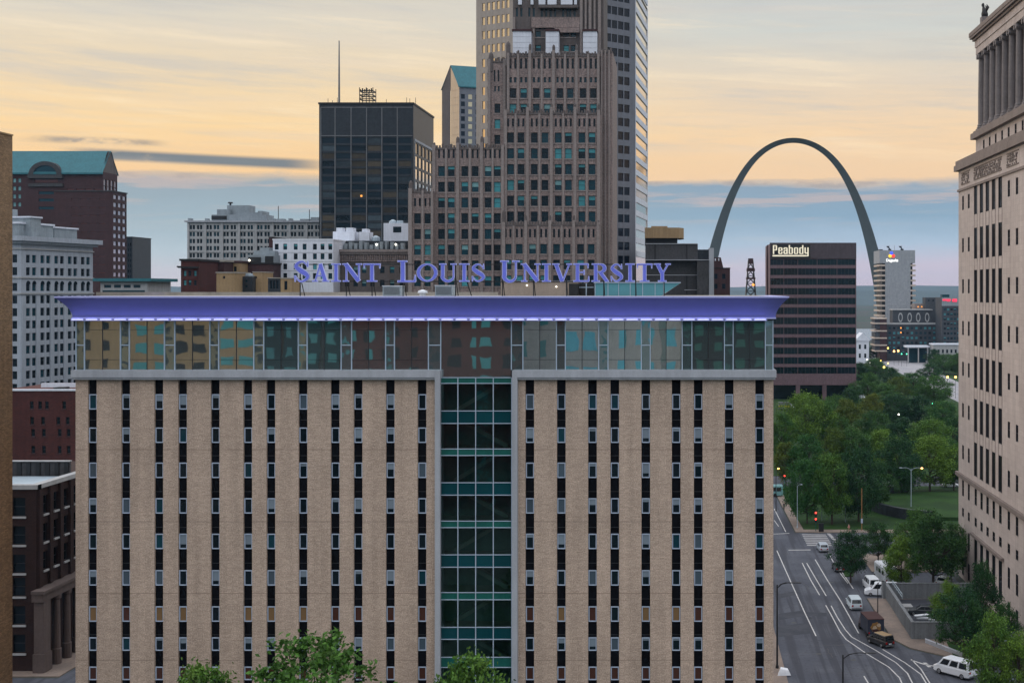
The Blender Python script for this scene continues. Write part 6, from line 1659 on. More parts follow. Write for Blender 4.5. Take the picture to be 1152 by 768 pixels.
# front row at the edge of the lawn
P_('broad', 908, 519, 589, 44, 'mid green broad tree at the left front of the lawn by the street corner')
P_('round', 936, 512, 590, 46, 'round bright crowned tree second from the left in the front row on the lawn')
P_('broad_dark', 966, 507, 587, 56, 'largest dark tree in the middle of the front row on the lawn')
P_('dark', 989, 520, 575, 34, 'dark narrow tree at the right end of the front row on the lawn')
# second row
P_('broad_dark', 1012, 493, 558, 50, 'wide dark tree left of the twin arm street lamp')
P_('broad', 1046, 492, 553, 58, 'wide dense tree behind the twin arm street lamp, close to the courthouse')
P_('dark', 1073, 498, 552, 36, 'dark tree half hidden by the courthouse edge, right of the street lamp')
P_('yellow', 884, 498, 546, 28, 'yellowish tree beside the near corner of the tan hall, above the orange lamp')
P_('round', 910, 490, 548, 42, 'grey green tree second from the left behind the front row')
P_('yellow', 938, 482, 540, 32, 'yellow tinged tree behind the middle of the front row')
P_('tall', 960, 482, 540, 40, 'tall very dark tree behind the largest front row tree')
P_('round', 992, 484, 538, 40, 'pale grey green tree behind the wide dark one')
# third row
P_('broad', 905, 444, 506, 54, 'big bushy tree standing before the pillars of the bronze office block')
P_('round', 880, 466, 520, 30, 'small tree by the tan hall corner below the bronze office block')
P_('dark', 930, 452, 504, 40, 'dark tree right of the big bushy tree before the bronze office block')
P_('yellow', 953, 450, 500, 36, 'brownish green tree below the right corner of the bronze office block')
P_('broad_dark', 986, 464, 510, 44, 'dark wide tree in the middle of the park, right of the brownish one')
P_('tall', 1014, 470, 515, 34, 'dark upright tree in the middle of the park near the courthouse')
P_('broad', 1046, 473, 516, 50, 'wide green tree in the middle of the park beside the courthouse')
P_('dark', 1072, 470, 508, 34, 'dark tree at the courthouse edge in the middle of the park')
# fourth row
P_('yellow', 981, 443, 482, 24, 'small golden green tree right of the white sculpture')
P_('dark', 958, 436, 474, 30, 'dark tree at the foot of the bronze office block')
P_('broad_dark', 1006, 444, 480, 42, 'dark broad tree deep in the park below the pale plaza')
P_('dark', 1034, 446, 480, 40, 'dark dense tree deep in the park beside a yellow lamp')
P_('broad', 1060, 452, 486, 40, 'bluish green tree deep in the park beside the courthouse')
P_('broad_dark', 940, 446, 484, 34, 'dark round tree directly under the bronze office block')
# fifth row and beyond
P_('dark', 976, 420, 452, 34, 'bluish dark tree below the white classical hall')
P_('yellow', 1010, 424, 454, 26, 'yellow green tree beside the red flag')
P_('round', 1028, 420, 450, 36, 'dark green tree just below the pale plaza')
P_('broad_dark', 1051, 424, 456, 44, 'broad dark tree left of the far road with two orange signals')
P_('dark', 995, 432, 462, 34, 'dark tree below the red flag')
P_('tall', 966, 408, 432, 20, 'small dark tree touching the bronze office block near the white hall')
P_('broad_dark', 985, 404, 428, 30, 'dark tree in front of the white hall with lamps shining through it')
P_('dark', 1002, 414, 436, 24, 'small dark tree left of the pale plaza')
P_('dark', 1046, 409, 430, 26, 'small dark tree right of the pale plaza')
P_('broad_dark', 1062, 399, 420, 34, 'dark tree before the low pale stone building')
P_('dark', 1078, 398, 422, 26, 'dark tree touching the courthouse edge below the hotels')
P_('tall', 982, 390, 405, 14, 'tiny dark tree beside the white classical hall')
P_('dark', 1050, 393, 410, 18, 'tiny dark tree under the white roofed pavilion')
# street trees round the car park
g2 = 'street trees round the car park'
Q_ = lambda k, px, yt, yb, w_, lab: tree(k, px, yt, yb, lab, g2, w_)
Q_('near', 957, 598, 655, 40, 'round dark street tree beside the silver car at the crossing')
Q_('near', 988, 588, 634, 36, 'small dark tree behind the round one, at the far end of the car park')
Q_('near_light', 1014, 604, 662, 40, 'slim street tree standing right of the white camper vans')
Q_('near', 1050, 578, 664, 62, 'largest dark tree of the car park, crown touching the courthouse')
Q_('near', 1030, 574, 640, 46, 'dark tree behind the largest one, before the lawn')
Q_('near', 1070, 590, 655, 40, 'dark tree squeezed against the courthouse wall')
Q_('near_light', 1066, 655, 712, 34, 'light green tree at the back corner of the concrete yard')
Q_('near', 1084, 664, 742, 56, 'dark street tree rising over the white van')
Q_('near', 1104, 634, 727, 40, 'tall dark tree beside the courthouse windows')
Q_('near_light', 1118, 692, 792, 56, 'bright green tree at the lower right corner beside the van')
Q_('near_light', 1146, 716, 800, 50, 'bright green tree cut by the right edge of the picture')
Q_('near', 1130, 680, 745, 34, 'small dark tree against the courthouse wall above the bright ones')
g3 = 'street trees below the tan facade'
tree('street', 357, 717, 0, 'leafy bright green tree, tallest of those before the tan facade', g3, 172, base=122)
tree('street_round', 224, 752, 0, 'low green treetop at the left before the tan facade', g3, 104, base=124)
tree('street_round', 531, 739, 0, 'rounded green treetop below the teal stair window', g3, 100, base=122, rot=1.2)

# =================================================================== park and street furniture
f_ = MB(); c0 = (58.5, 318)                                  # dark curved garden wall round a raised lawn
arc = [(c0[0] + 15.5 * math.cos(R(a)), c0[1] + 21 * math.sin(R(a))) for a in range(100, 262, 6)]
for (xa, ya), (xb, yb) in zip(arc, arc[1:]):
    dx_, dy_ = (xa - c0[0]) * .06, (ya - c0[1]) * .06
    f_.add([(xa, ya, .05), (xb, yb, .05), (xb, yb, 2.4), (xa, ya, 2.4), (xa - dx_, ya - dy_, .05), (xb - dx_, yb - dy_, .05), (xb - dx_, yb - dy_, 2.4), (xa - dx_, ya - dy_, 2.4)], [(0, 1, 2, 3), (7, 6, 5, 4), (3, 2, 6, 7)])
single('garden_wall', f_, M['dark_curtain'], 'dark curved low wall round a raised lawn, left of the courthouse', 'wall')
sheet('lawn', [(c0[0] + 14 * math.cos(R(a)), c0[1] + 19 * math.sin(R(a))) for a in range(90, 270, 10)] + [(75, 299), (75, 337)], .9, M['lawn'], .05)
def lamp_post(label, px, ybase, ytop, arms, lit=None, group=None, col='grey_metal', r=.09, headw=.7):
    D = FL * H / (ybase - CY); x = X(px, D); zt_ = Z(ytop, D)
    T = Thing('street_lamp', label, 'street lamp', (x, D, 0.1), group)
    k = MB(); k.tube([(x, D, .1), (x, D, zt_ * .5), (x, D, zt_)], [r * 1.3, r, r * .8], 8); k.cyl(x, D, .1, .5, r * 2.2, r * 1.8, 8); T.part('pole', k, M[col])
    for a in arms:
        k = MB(); e = x + a; k.tube([(x, D, zt_ - .5), (x + a * .25, D, zt_ + .05), (x + a * .6, D, zt_ + .25), (e, D, zt_ + .2)], r * .5, 6); T.part('arm', k, M[col])
        k = MB(); sg = 1 if a > 0 else -1
        k.loft([[(e + sg * q * headw, D + w_ * c_, zt_ + .2 + h_ * s_) for c_, s_ in ((-1, 0), (-.6, .8), (.6, .8), (1, 0), (.7, -.35), (-.7, -.35))] for q, w_, h_ in ((-.1, .06, .06), (.15, .16, .12), (.7, .18, .12), (1, .08, .05))])
        h = T.part('lamp_head', k, M[col])
        if lit:
            k = MB(); q = sg * headw * .5; k.loft([[(e + q + w_ * math.cos(2 * math.pi * i / 8), D + w_ * math.sin(2 * math.pi * i / 8), zt_ + z_) for i in range(8)] for w_, z_ in ((.24, .17), (.26, .02), (.10, -.10))])
            T.part('bulb', k, M[lit], parent=h)
M['sodium'] = lamp('sodium', (1.0, .48, .12), 6.0)
lamp_post('dark street lamp with a curved arm at the right corner of the tan hall', 874.3, 752, 657, [1.9, 2.6], None, None, 'black_metal', .11)
lamp_post('dark street lamp with two curved arms in the middle of the road at the bottom', 948.3, 792, 736, [3.0, 3.4], None, None, 'black_metal', .11)
lamp_post('tall twin arm street lamp on the lawn with one glowing head', 1025, 574, 527, [-2.1, 2.1], None, None, 'unit_metal', .10)
k = MB(); D = FL * H / (574 - CY); k.lathe(X(1025, D) + 2.5, D, [(Z(527, D) - .1, .1), (Z(527, D) + .1, .3), (Z(527, D) + .32, .1)], 8); M['sod2'] = M['sodium']
single('lamp_bulb', k, M['sodium'], 'glowing bulb under the right head of the tall twin arm street lamp', 'bulb')
lamp_post('plain grey lamp post on the lawn beside the brick path', 897, 594, 546, [.7], None, None, 'unit_metal', .07, .4)
lamp_post('short street lamp glowing orange beside the corner of the tan hall', 873, 575, 527, [.3], 'sodium', None, 'black_metal', .08, .5)
lamp_post('dark pole at the pavement beside the parked black car', 987.5, 702, 655, [.6], None, None, 'black_metal', .08, .4)
lamp_post('pale street lamp among the bright trees at lower right', 1139, 775, 722, [-.8], None, None, 'unit_metal', .08, .5)
def glow(label, px, y, D, m='sodium', r=.42):
    r *= .75
    T = Thing('park_lamp', label, 'lamp', (X(px, D), D, 0), 'small glowing lamps in the park')
    z = Z(y, D); k = MB(); k.tube([(X(px, D), D, 0), (X(px, D), D, z - r)], .08, 5); T.part('pole', k, M['black_metal'])
    k = MB(); k.lathe(X(px, D), D, [(z - r, r * .3), (z - r * .4, r), (z + r * .5, r * .9), (z + r, r * .2)], 8); T.part('globe', k, M[m])
M['lamp_white'] = lamp('lamp_white', (1, .95, .85), 3.5); M['lamp_green'] = lamp('lamp_green', (.1, 1, .5), 2.5)
M['lamp_yellow'] = lamp('lamp_yellow', (1.0, .72, .12), 4.0)
glow('amber lamp lowest of three among the trees before the white hall', 994.5, 413, 740, 'lamp_yellow', .75)
glow('amber lamp highest of three among the trees before the white hall', 991, 405.5, 800, 'lamp_yellow', .55)
glow('pale amber lamp rightmost of three before the white hall', 999, 408.5, 780, 'sodium', .55)
glow('white lamp nearest the white hall', 975.5, 404.5, 830, 'lamp_white', .5)
glow('white lamp below the one nearest the white hall', 979, 408, 800, 'lamp_white', .45)
glow('yellow lamp at the foot of the plum brick wing', 999, 391.5, 945, 'lamp_yellow', .8)
glow('orange lamp under the dark hotel, left of the green signals', 1005.8, 395, 925, 'sodium', .9)
glow('orange lamp under the dark hotel, nearest the green signals', 1010.5, 394.5, 925, 'sodium', .9)
glow('green signal left of two under the dark hotel', 1014.3, 398, 910, 'lamp_green', .55)
glow('green signal right of two under the dark hotel', 1020, 398, 910, 'lamp_green', .55)
glow('orange signal left of a pair above the far road beside the courthouse', 1066, 424, 640, 'sodium', .7)
glow('orange signal right of a pair above the far road, touching the courthouse', 1075, 424, 640, 'sodium', .7)
glow('small green lamp deep in the park near the courthouse', 1049, 454, 520, 'lamp_green', .35)
glow('small white lamp in the middle of the park', 1011, 466, 480, 'lamp_white', .4)
M['lamp_red'] = lamp('lamp_red', (1.0, .05, .03), 5.0)
def signal(label, px, ybase, ytop, lits, r=.15):
    D = FL * H / (ybase - CY); x = X(px, D); zt_ = Z(ytop, D)
    T = Thing('traffic_signal', label, 'traffic signal', (x, D, .1))
    k = MB(); k.tube([(x, D + .12, .1), (x, D + .12, zt_)], .07, 6); T.part('pole', k, M['slab_green'])
    for zc in lits:
        z = Z(zc, D); k = MB(); k.box(x - .26, x + .26, D - .14, D + .04, z - .62, z + .42); hd_ = T.part('signal_head', k, M['black_metal'])
        for j, (dz_, mm_) in enumerate(((.12, 'lamp_red'), (-.16, 'black_metal'), (-.42, 'black_metal'))):
            q = MB(); rr_ = .19 if j == 0 else .11
            q.loft([[(x + a * math.cos(2 * math.pi * i / 10), yy, z + dz_ + a * math.sin(2 * math.pi * i / 10)) for i in range(10)] for a, yy in ((rr_, D - .145), (rr_ * .8, D - .20))])
            T.part('lens', q, M[mm_], parent=hd_)
signal('traffic signal on a green pole showing two red lights at the lawn corner', 917.8, 598, 574, [577, 584])
signal('far traffic signal showing red beside the tan hall corner', 882.5, 556, 533, [535.5])
k = MB(); D = 285.5; x = X(924, D); k.box(x - .5, x + .5, D, D + .7, .1, 1.75); k.box(x - .55, x + .55, D - .05, D + .75, 1.753, 1.83)
single('signal_cabinet', k, M['black_metal'], 'black control cabinet beside the red traffic signal', 'cabinet')
D = FL * H / (597 - CY); x = X(969.5, D); T = Thing('banner_pole', 'orange brown pole with a small blue white sign on the lawn', 'pole', (x, D, .1))
k = MB(); k.tube([(x, D, .1), (x, D, Z(549, D))], .1, 8); T.part('pole', k, mat('rusty', (.28, .15, .06), var=.3))
k = MB(); k.box(x - .2, x + .2, D - .16, D - .11, Z(588, D), Z(583, D)); T.part('sign_plate', k, M['white_frame'])
k = MB()
for i, (px, y, m) in enumerate(((903, 585, 0),)): pass
x, D = X(951, 331), 331
for px, yb, yt in ((924.5, 586, 570), (951, 588, 571)):
    Dq = FL * H / (yb - CY); k = MB(); k.tube([(X(px, Dq), Dq, .1), (X(px, Dq), Dq, Z(yt, Dq))], .07, 6)
    single('bollard_post', k, M['unit_metal'], 'thin pale post on the lawn ' + ('near the red traffic signal' if px < 940 else 'left of the orange brown pole'), 'post')
k = MB(); D = 640
for cx_, cz_, r_ in ((968, 447, 1.3), (969.5, 443, 1.1), (967.3, 440, .8), (971, 449, 1.2)):
    k.lathe(X(cx_, D), D + cx_ % 1, [(Z(cz_, D) - r_ * 1.6, r_ * .5), (Z(cz_, D) - r_ * .4, r_), (Z(cz_, D) + r_ * .7, r_ * .8), (Z(cz_, D) + r_ * 1.7, r_ * .15)], 8)
k.box(X(966, D), X(972, D), D - 1, D + 1.5, 0, Z(449, D))
single('sculpture', k, M['white_wall'], 'white clustered sculpture at the foot of the bronze office block', 'sculpture')
D = 720; T = Thing('flag', 'red and white flag on a pole among the trees below the white hall', 'flag', (X(999.6, D), D, 0))
k = MB(); k.tube([(X(999.6, D), D, 0), (X(999.6, D), D, Z(413, D))], .09, 5); T.part('pole', k, M['white_paint'])
k = MB(); n = 8; top = []; bot = []
M['flag_red'] = mat('flag_red', (.50, .02, .07), bump=0)
for i in range(n + 1):
    q = i / n; xx = X(999.8, D) + q * 1.9; zz = Z(414.2, D) - q * 1.6; top.append((xx, D + .15 * math.sin(q * 7), zz)); bot.append((xx - .1, D + .15 * math.sin(q * 7 + .4), zz - 1.9))
for i in range(n): k.add([bot[i], bot[i + 1], top[i + 1], top[i]], [(0, 1, 2, 3)], 0 if i < 6 else 1)
T.part('cloth', k, [M['flag_red'], M['white_wall']])
# concrete walled yard
T = Thing('yard_wall', 'grey ribbed concrete wall round a sunken yard beside the pavement', 'wall', (X(1030, 205), 205, 0))
M['yard_conc'] = mat('yard_conc', (.17, .185, .20), var=.2, scale=1.5, fine=3, finev=.3, streak=.4)
A0 = (X(996, 224), 224); A1 = (X(1025, 198), 197.6); A2 = (48.6, 197.6); A3 = (48.6, 223)
def wseg(name, p, q, h_, th=.35):
    d = Vector((q[0] - p[0], q[1] - p[1])); L_ = d.length; F = Face(p[0], p[1], d.x, d.y); k = MB(); k.fbox(F, 0, L_, .02, h_, -th, 0)
    n = int(L_ / 1.2)
    for i in range(n): k.fbox(F, L_ * (i + .42) / n, L_ * (i + .58) / n, .05, h_ - .15, 0, .06)
    k.fbox(F, -.05, L_ + .05, h_ + .003, h_ + .12, -th - .06, .08)
    T.part(name, k, M['yard_conc'])
wseg('side_wall', A0, (A1[0], A1[1]), 2.5); wseg('front_wall', (A1[0] + .4, A1[1]), A2, 2.5); wseg('back_wall', (A0[0] + .4, 223.4), (48.6, 223.4), 2.6)
k = MB(); k.box(X(993.5, 224) - .1, X(996, 224) + .1, 223.6, 225.2, .02, 3.0); T.part('gate_pier', k, M['yard_conc'])
F = Face(A0[0] + .5, A0[1] - .6, A1[0] - A0[0], A1[1] - A0[1]); k = MB(); k.fbox(F, 1, 11, 2.9, 2.98, -.5, -.42); k.fbox(F, 1, 11, 3.35, 3.43, -.5, -.42)
for i in range(6): k.fbox(F, 1 + i * 2, 1.07 + i * 2, 2.62, 3.43, -.5, -.43)
T.part('handrail', k, M['unit_metal'])
sheet('yard_floor', [(A0[0] + .6, 223), (A1[0] + .8, 198), (48.5, 198), (48.5, 223)], .15, M['asphalt_dark'])
k = MB(); k.box(X(1012, 216), X(1024, 216), 214, 216, .16, .9); k.box(X(1012, 216) - .1, X(1024, 216) + .1, 213.9, 216.1, .903, 1.02)
single('concrete_block', k, M['limestone'], 'long pale concrete block lying inside the walled yard', 'block')
rr = random.Random(77)
T = Thing('pallet_stack', 'heap of white boards lying in the walled yard', 'boards', (X(1046, 206), 206, .15))
for i in range(9):
    k = MB(); x = X(1038 + rr.uniform(0, 13), 206); y = 204 + rr.uniform(-3, 5); z = .16 + .16 * i; a = rr.uniform(-.4, .4); L_, W_ = rr.uniform(1.6, 2.6), rr.uniform(.4, .9); c_, s_ = math.cos(a), math.sin(a)
    k.prism([(x + c_ * u * L_ / 2 - s_ * v * W_ / 2, y + s_ * u * L_ / 2 + c_ * v * W_ / 2) for u, v in ((-1, -1), (1, -1), (1, 1), (-1, 1))], z, z + .14); T.part('board', k, M['white_paint'])
k = MB(); kb = [(X(1040, 196), 195.5), (X(1082, 188), 187.6), (X(1084, 188), 188.2), (X(1041, 196), 196.2)]; k.prism(kb, .1, .65)
single('planter_kerb', k, M['concrete'], 'low concrete kerb along the grass strip below the walled yard', 'kerb')

# =================================================================== vehicles
M['glass_car'] = glass('glass_car', (.012, .016, .020), spec=.6, rough=.04)
M['tyre'] = mat('tyre', (.012, .012, .013), rough=.85, bump=0); M['rim'] = mat('rim', (.35, .36, .38), rough=.3, metal=.8, bump=0)
M['tail'] = mat('tail', (.35, .015, .012), rough=.25, bump=0); M['head'] = mat('head', (.75, .78, .80), rough=.15, bump=0)
def paint(name, c): 
    if name not in M: M[name] = mat(name, c, rough=.3, var=.05, finev=.04, bump=0, spec=.6, streak=.05)
    return M[name]
paint('car_white', (.72, .76, .82)); paint('car_silver', (.42, .48, .55)); paint('car_black', (.012, .012, .014)); paint('car_dark', (.03, .035, .045)); paint('car_maroon', (.05, .02, .022)); paint('car_pale', (.55, .64, .70))
def vehicle(name, label, cat, px, py, yaw, col, L=4.7, W=1.85, Ht=1.5, belt=.95, nose=1.1, tail_=.5, ws=.7, rs=.5, nside=2, clear=.22, wr=.33, roofcol=None, group=None, z0=.02):
    """x forward. nose/tail_: bonnet and boot lengths; ws/rs: rake of windscreen and rear glass"""
    x, y = G(px, py); T = Thing(name, label, cat, (x, y, z0), group, rz=R(yaw))
    hw = W / 2; k = MB()
    def sec(xx, w_, zb, zt_):
        r = .10
        return [(xx, -w_ + r, zb), (xx, -w_, zb + r), (xx, -w_, zt_ - .12), (xx, -w_ + .07, zt_), (xx, w_ - .07, zt_), (xx, w_, zt_ - .12), (xx, w_, zb + r), (xx, w_ - r, zb)]
    hood = belt - (.10 if nose > .4 else 0)
    st = [(-L / 2, hw * .86, clear + .15, belt - .12), (-L / 2 + .12, hw * .97, clear + .02, belt - .03), (-L / 2 + .6, hw, clear, belt), (L / 2 - nose - .1, hw, clear, belt), (L / 2 - nose + .1, hw, clear, belt - .01),
          (L / 2 - .35, hw * .98, clear, hood - .04), (L / 2 - .08, hw * .92, clear + .05, hood - .16), (L / 2, hw * .82, clear + .16, hood - .30)]
    k.loft([sec(*q) for q in st])
    xb0, xb1 = -L / 2 + tail_, L / 2 - nose; xr0, xr1 = xb0 + rs, xb1 - ws; hr = hw * .86; hb = hw * .965
    def cab(xa, xb, w_, z): 
        r = .12; return [(xa, -w_ + r, z), (xa + r, -w_, z), (xb - r, -w_, z), (xb, -w_ + r, z), (xb, w_ - r, z), (xb - r, w_, z), (xa + r, w_, z), (xa, w_ - r, z)]
    zr = Ht - .07
    k.loft([cab(xb0, xb1, hb, belt - .04), cab(xr0, xr1, hr, zr), cab(xr0 + .12, xr1 - .14, hr - .10, Ht)])
    T.part('body', k, M[col], local=True)
    if roofcol:
        k = MB(); k.loft([cab(xr0 + .1, xr1 - .1, hr - .06, Ht - .02), cab(xr0 + .16, xr1 - .18, hr - .12, Ht + .015)]); T.part('roof_panel', k, M[roofcol], local=True)
    def lerp(a, b, t_): return a + (b - a) * t_
    t0, t1 = .14, .88
    def zz(t_): return lerp(belt - .04, zr, t_)
    e = .014
    k = MB(); k.add([(lerp(xb1, xr1, t0) + e, -lerp(hb, hr, t0) + .16, zz(t0)), (lerp(xb1, xr1, t0) + e, lerp(hb, hr, t0) - .16, zz(t0)), (lerp(xb1, xr1, t1) + e, lerp(hb, hr, t1) - .18, zz(t1)), (lerp(xb1, xr1, t1) + e, -lerp(hb, hr, t1) + .18, zz(t1))], [(0, 1, 2, 3)]); T.part('windscreen', k, M['glass_car'], local=True)
    k = MB(); k.add([(lerp(xb0, xr0, t0) - e, lerp(hb, hr, t0) - .16, zz(t0)), (lerp(xb0, xr0, t0) - e, -lerp(hb, hr, t0) + .16, zz(t0)), (lerp(xb0, xr0, t1) - e, -lerp(hb, hr, t1) + .18, zz(t1)), (lerp(xb0, xr0, t1) - e, lerp(hb, hr, t1) - .18, zz(t1))], [(0, 1, 2, 3)]); T.part('rear_window', k, M['glass_car'], local=True)
    for sgn in (-1, 1):
        for i in range(nside):
            fa, fb = i / nside + .03, (i + 1) / nside - .03
            def sp(f, t_):
                xa, xb = lerp(xb0, xr0, t_) + .2, lerp(xb1, xr1, t_) - .2
                return (lerp(xa, xb, f), sgn * (lerp(hb, hr, t_) + e), zz(t_))
            k = MB(); q = [sp(fa, t0), sp(fb, t0), sp(fb, t1), sp(fa, t1)]
            k.add(q, [(0, 1, 2, 3) if sgn < 0 else (3, 2, 1, 0)]); T.part('side_window', k, M['glass_car'], local=True)
        k = MB(); k.box(-L / 2 - .015, -L / 2 + .1, sgn * hw * .66 - .14, sgn * hw * .66 + .14, belt - .42, belt - .14); T.part('taillight', k, M['tail'], local=True)
        k = MB(); k.box(L / 2 - .16, L / 2 + .012, sgn * hw * .58 - .18, sgn * hw * .58 + .18, hood - .34, hood - .20); T.part('headlight', k, M['head'], local=True)
        k = MB(); k.box(xb1 - .35, xb1 - .2, sgn * (hw + .02), sgn * (hw + .2), belt, belt + .14) if sgn > 0 else k.box(xb1 - .35, xb1 - .2, -hw - .2, -hw - .02, belt, belt + .14); T.part('mirror', k, M[col], local=True)
        for xx in (-L / 2 + L * .19, L / 2 - L * .18):
            k = MB(); n = 16
            k.loft([[(xx + r_ * math.cos(2 * math.pi * i / n), sgn * yy, wr + r_ * math.sin(2 * math.pi * i / n)) for i in range(n)] for r_, yy in ((wr * .92, hw - .24), (wr, hw - .18), (wr, hw - .03), (wr * .9, hw + .015))]); wh = T.part('wheel', k, M['tyre'], local=True)
            k = MB(); k.loft([[(xx + r_ * math.cos(2 * math.pi * i / n), sgn * yy, wr + r_ * math.sin(2 * math.pi * i / n)) for i in range(n)] for r_, yy in ((wr * .62, hw + .004), (wr * .58, hw + .03), (wr * .2, hw + .035))]); T.part('rim', k, M['rim'], parent=wh, local=True)
    k = MB(); k.box(-L / 2 - .05, -L / 2 + .05, -hw * .8, hw * .8, clear + .1, clear + .28); k.box(L / 2 - .06, L / 2 + .04, -hw * .78, hw * .78, clear + .1, clear + .26); T.part('bumper', k, M['grey_metal'], local=True)
    k = MB(); k.box(-L / 2 - .06, -L / 2 - .02, -.24, .24, belt - .48, belt - .36); T.part('number_plate', k, M['white_paint'], local=True)
    return T
vehicle('passenger_van', 'long white passenger van turning at the lower right corner of the street', 'van', 1074.5, 759.5, 131, 'car_white', 5.9, 2.05, 2.35, 1.32, .70, .04, .85, .12, 3, .32, .40)
vehicle('minivan', 'pale silver minivan seen from behind beside the kerb, above the painted truck', 'van', 961, 683, 92, 'car_pale', 5.0, 1.95, 1.9, 1.1, .9, .04, .8, .2, 3)
vehicle('suv', 'black square backed car with a tan roof parked behind the painted truck', 'car', 990.5, 725, 118, 'car_black', 4.6, 1.85, 1.78, 1.08, 1.1, .05, .5, .15, 3, roofcol='tan_wall')
vehicle('car', 'silver estate car waiting at the crossing', 'car', 925.3, 619, 93, 'car_silver', 4.7, 1.85, 1.6, 1.0, 1.1, .08, .7, .35, 2)
vehicle('camper_van', 'white van parked left of the large white motorhome', 'van', 980, 662, 95, 'car_white', 5.4, 2.0, 2.2, 1.2, .9, .04, .8, .15, 3)
vehicle('camper_van', 'white van parked across the front of the large white motorhome', 'van', 991.5, 669.5, 172, 'car_white', 5.6, 2.0, 2.2, 1.2, .95, .04, .8, .15, 3)
vehicle('car', 'dark car half hidden under the round street tree beside the lane lines', 'car', 943, 641, 93, 'car_dark', 4.6, 1.85, 1.5, .95, 1.1, .7, .8, .5, 2)
vehicle('car', 'dark saloon car inside the walled yard', 'car', 1039, 692, 168, 'car_dark', 4.8, 1.85, 1.5, .95, 1.15, .8, .8, .6, 2, z0=.16)
vehicle('car', 'white car parked half under the largest car park tree', 'car', 1062, 658, 60, 'car_white', 4.6, 1.85, 1.5, .95, 1.1, .6, .8, .5, 2, z0=.14)
vehicle('car', 'pale car on the cross street behind the twin arm lamp', 'car', 1001, 549, 3, 'car_pale', 4.6, 1.85, 1.5, .95, 1.1, .6, .8, .5, 2)
vehicle('car', 'white car on the cross street just left of the courthouse', 'car', 1069, 548, 3, 'car_white', 4.6, 1.85, 1.6, .95, 1.1, .4, .8, .4, 2)
# motorhome
x, y = G(996.5, 654); T = Thing('motorhome', 'large boxy white motorhome parked in the car park', 'motorhome', (x, y, .02), rz=R(97))
k = MB()
def rr_sec(xx, w_, zb, zt_): return [(xx, -w_, zb), (xx, -w_, zt_ - .25), (xx, -w_ + .25, zt_), (xx, w_ - .25, zt_), (xx, w_, zt_ - .25), (xx, w_, zb)]
k.loft([rr_sec(-4, 1.18, .5, 2.9), rr_sec(-3.8, 1.25, .45, 3.15), (rr_sec(2.2, 1.25, .45, 3.2)), rr_sec(3.1, 1.25, 1.9, 3.15), rr_sec(3.4, 1.1, 2.1, 2.8)]); T.part('body', k, M['car_white'], local=True)
k = MB(); k.loft([rr_sec(2.1, 1.05, .4, 1.9), rr_sec(3.0, 1.05, .4, 1.85), rr_sec(3.5, 1.03, .42, 1.15), rr_sec(4.3, .95, .45, 1.0)]); T.part('cab', k, M['car_white'], local=True)
for sgn in (-1, 1):
    for xa, xb in ((-3.2, -2.0), (-1.2, .2), (.9, 1.6)):
        k = MB(); k.box(xa, xb, min(sgn * 1.255, sgn * 1.275), max(sgn * 1.255, sgn * 1.275), 1.75, 2.45); T.part('side_window', k, M['glass_car'], local=True)
    for xx in (-2.4, 3.1):
        k = MB(); n = 14; k.loft([[(xx + r_ * math.cos(2 * math.pi * i / n), sgn * yy, .42 + r_ * math.sin(2 * math.pi * i / n)) for i in range(n)] for r_, yy in ((.4, .95), (.42, 1.05), (.42, 1.2), (.38, 1.262))]); T.part('wheel', k, M['tyre'], local=True)
    k = MB(); k.box(-4.03, -3.99, sgn * .95 - .1, sgn * .95 + .1, .9, 1.2); T.part('taillight', k, M['tail'], local=True)
k = MB(); k.box(-4.03, -3.985, -.7, .7, 1.75, 2.4); T.part('rear_window', k, M['glass_car'], local=True)
k = MB(); k.box(-2.5, -1.6, -.45, .45, 3.2, 3.45); k.box(.2, 1.0, -.35, .35, 3.2, 3.4); T.part('roof_unit', k, M['white_paint'], local=True)
# painted truck
x, y = G(979, 711); T = Thing('painted_truck', 'box truck with a painted blue and gold picture on its tail and a brown top', 'truck', (x, y, .02), rz=R(96))
M['truck_blue'] = mat('truck_blue', (.028, .034, .055), var=.4, scale=1.5, fine=2, finev=.3); M['truck_gold'] = mat('truck_gold', (.26, .14, .045), var=.4, fine=4, finev=.4); M['truck_top'] = mat('truck_top', (.055, .022, .022), var=.3)
M['truck_pale'] = mat('truck_pale', (.45, .36, .26), var=.3)
k = MB(); k.box(-3.6, 1.2, -1.2, 1.2, .65, 2.75); T.part('cargo_box', k, M['truck_blue'], local=True)
k = MB(); k.box(-3.62, 1.22, -1.22, 1.22, 2.753, 2.85); T.part('roof', k, M['truck_top'], local=True)
k = MB(); rr = random.Random(5)
def patch(cy_, cz_, ry_, rz_, xo, m):
    n = 14; k.add([(-3.6 - xo, cy_ - ry_ * (1 + .15 * math.sin(3 * i)) * math.cos(2 * math.pi * i / n), cz_ + rz_ * (1 + .12 * math.cos(4 * i)) * math.sin(2 * math.pi * i / n)) for i in range(n)], [tuple(range(n))], m)
patch(.05, 1.65, .75, .75, .008, 0); patch(.2, 1.5, .32, .38, .014, 1); patch(-.4, 1.95, .3, .26, .016, 1); patch(.1, 1.2, .5, .2, .018, 2)
T.part('painting', k, [M['truck_gold'], M['truck_pale'], M['truck_top']], local=True)
k = MB(); k.loft([rr_sec(1.25, 1.08, .5, 2.3), rr_sec(2.2, 1.08, .5, 2.25), rr_sec(2.5, 1.05, .5, 1.5), rr_sec(3.3, 1.0, .5, 1.35)]); T.part('cab', k, M['car_maroon'], local=True)
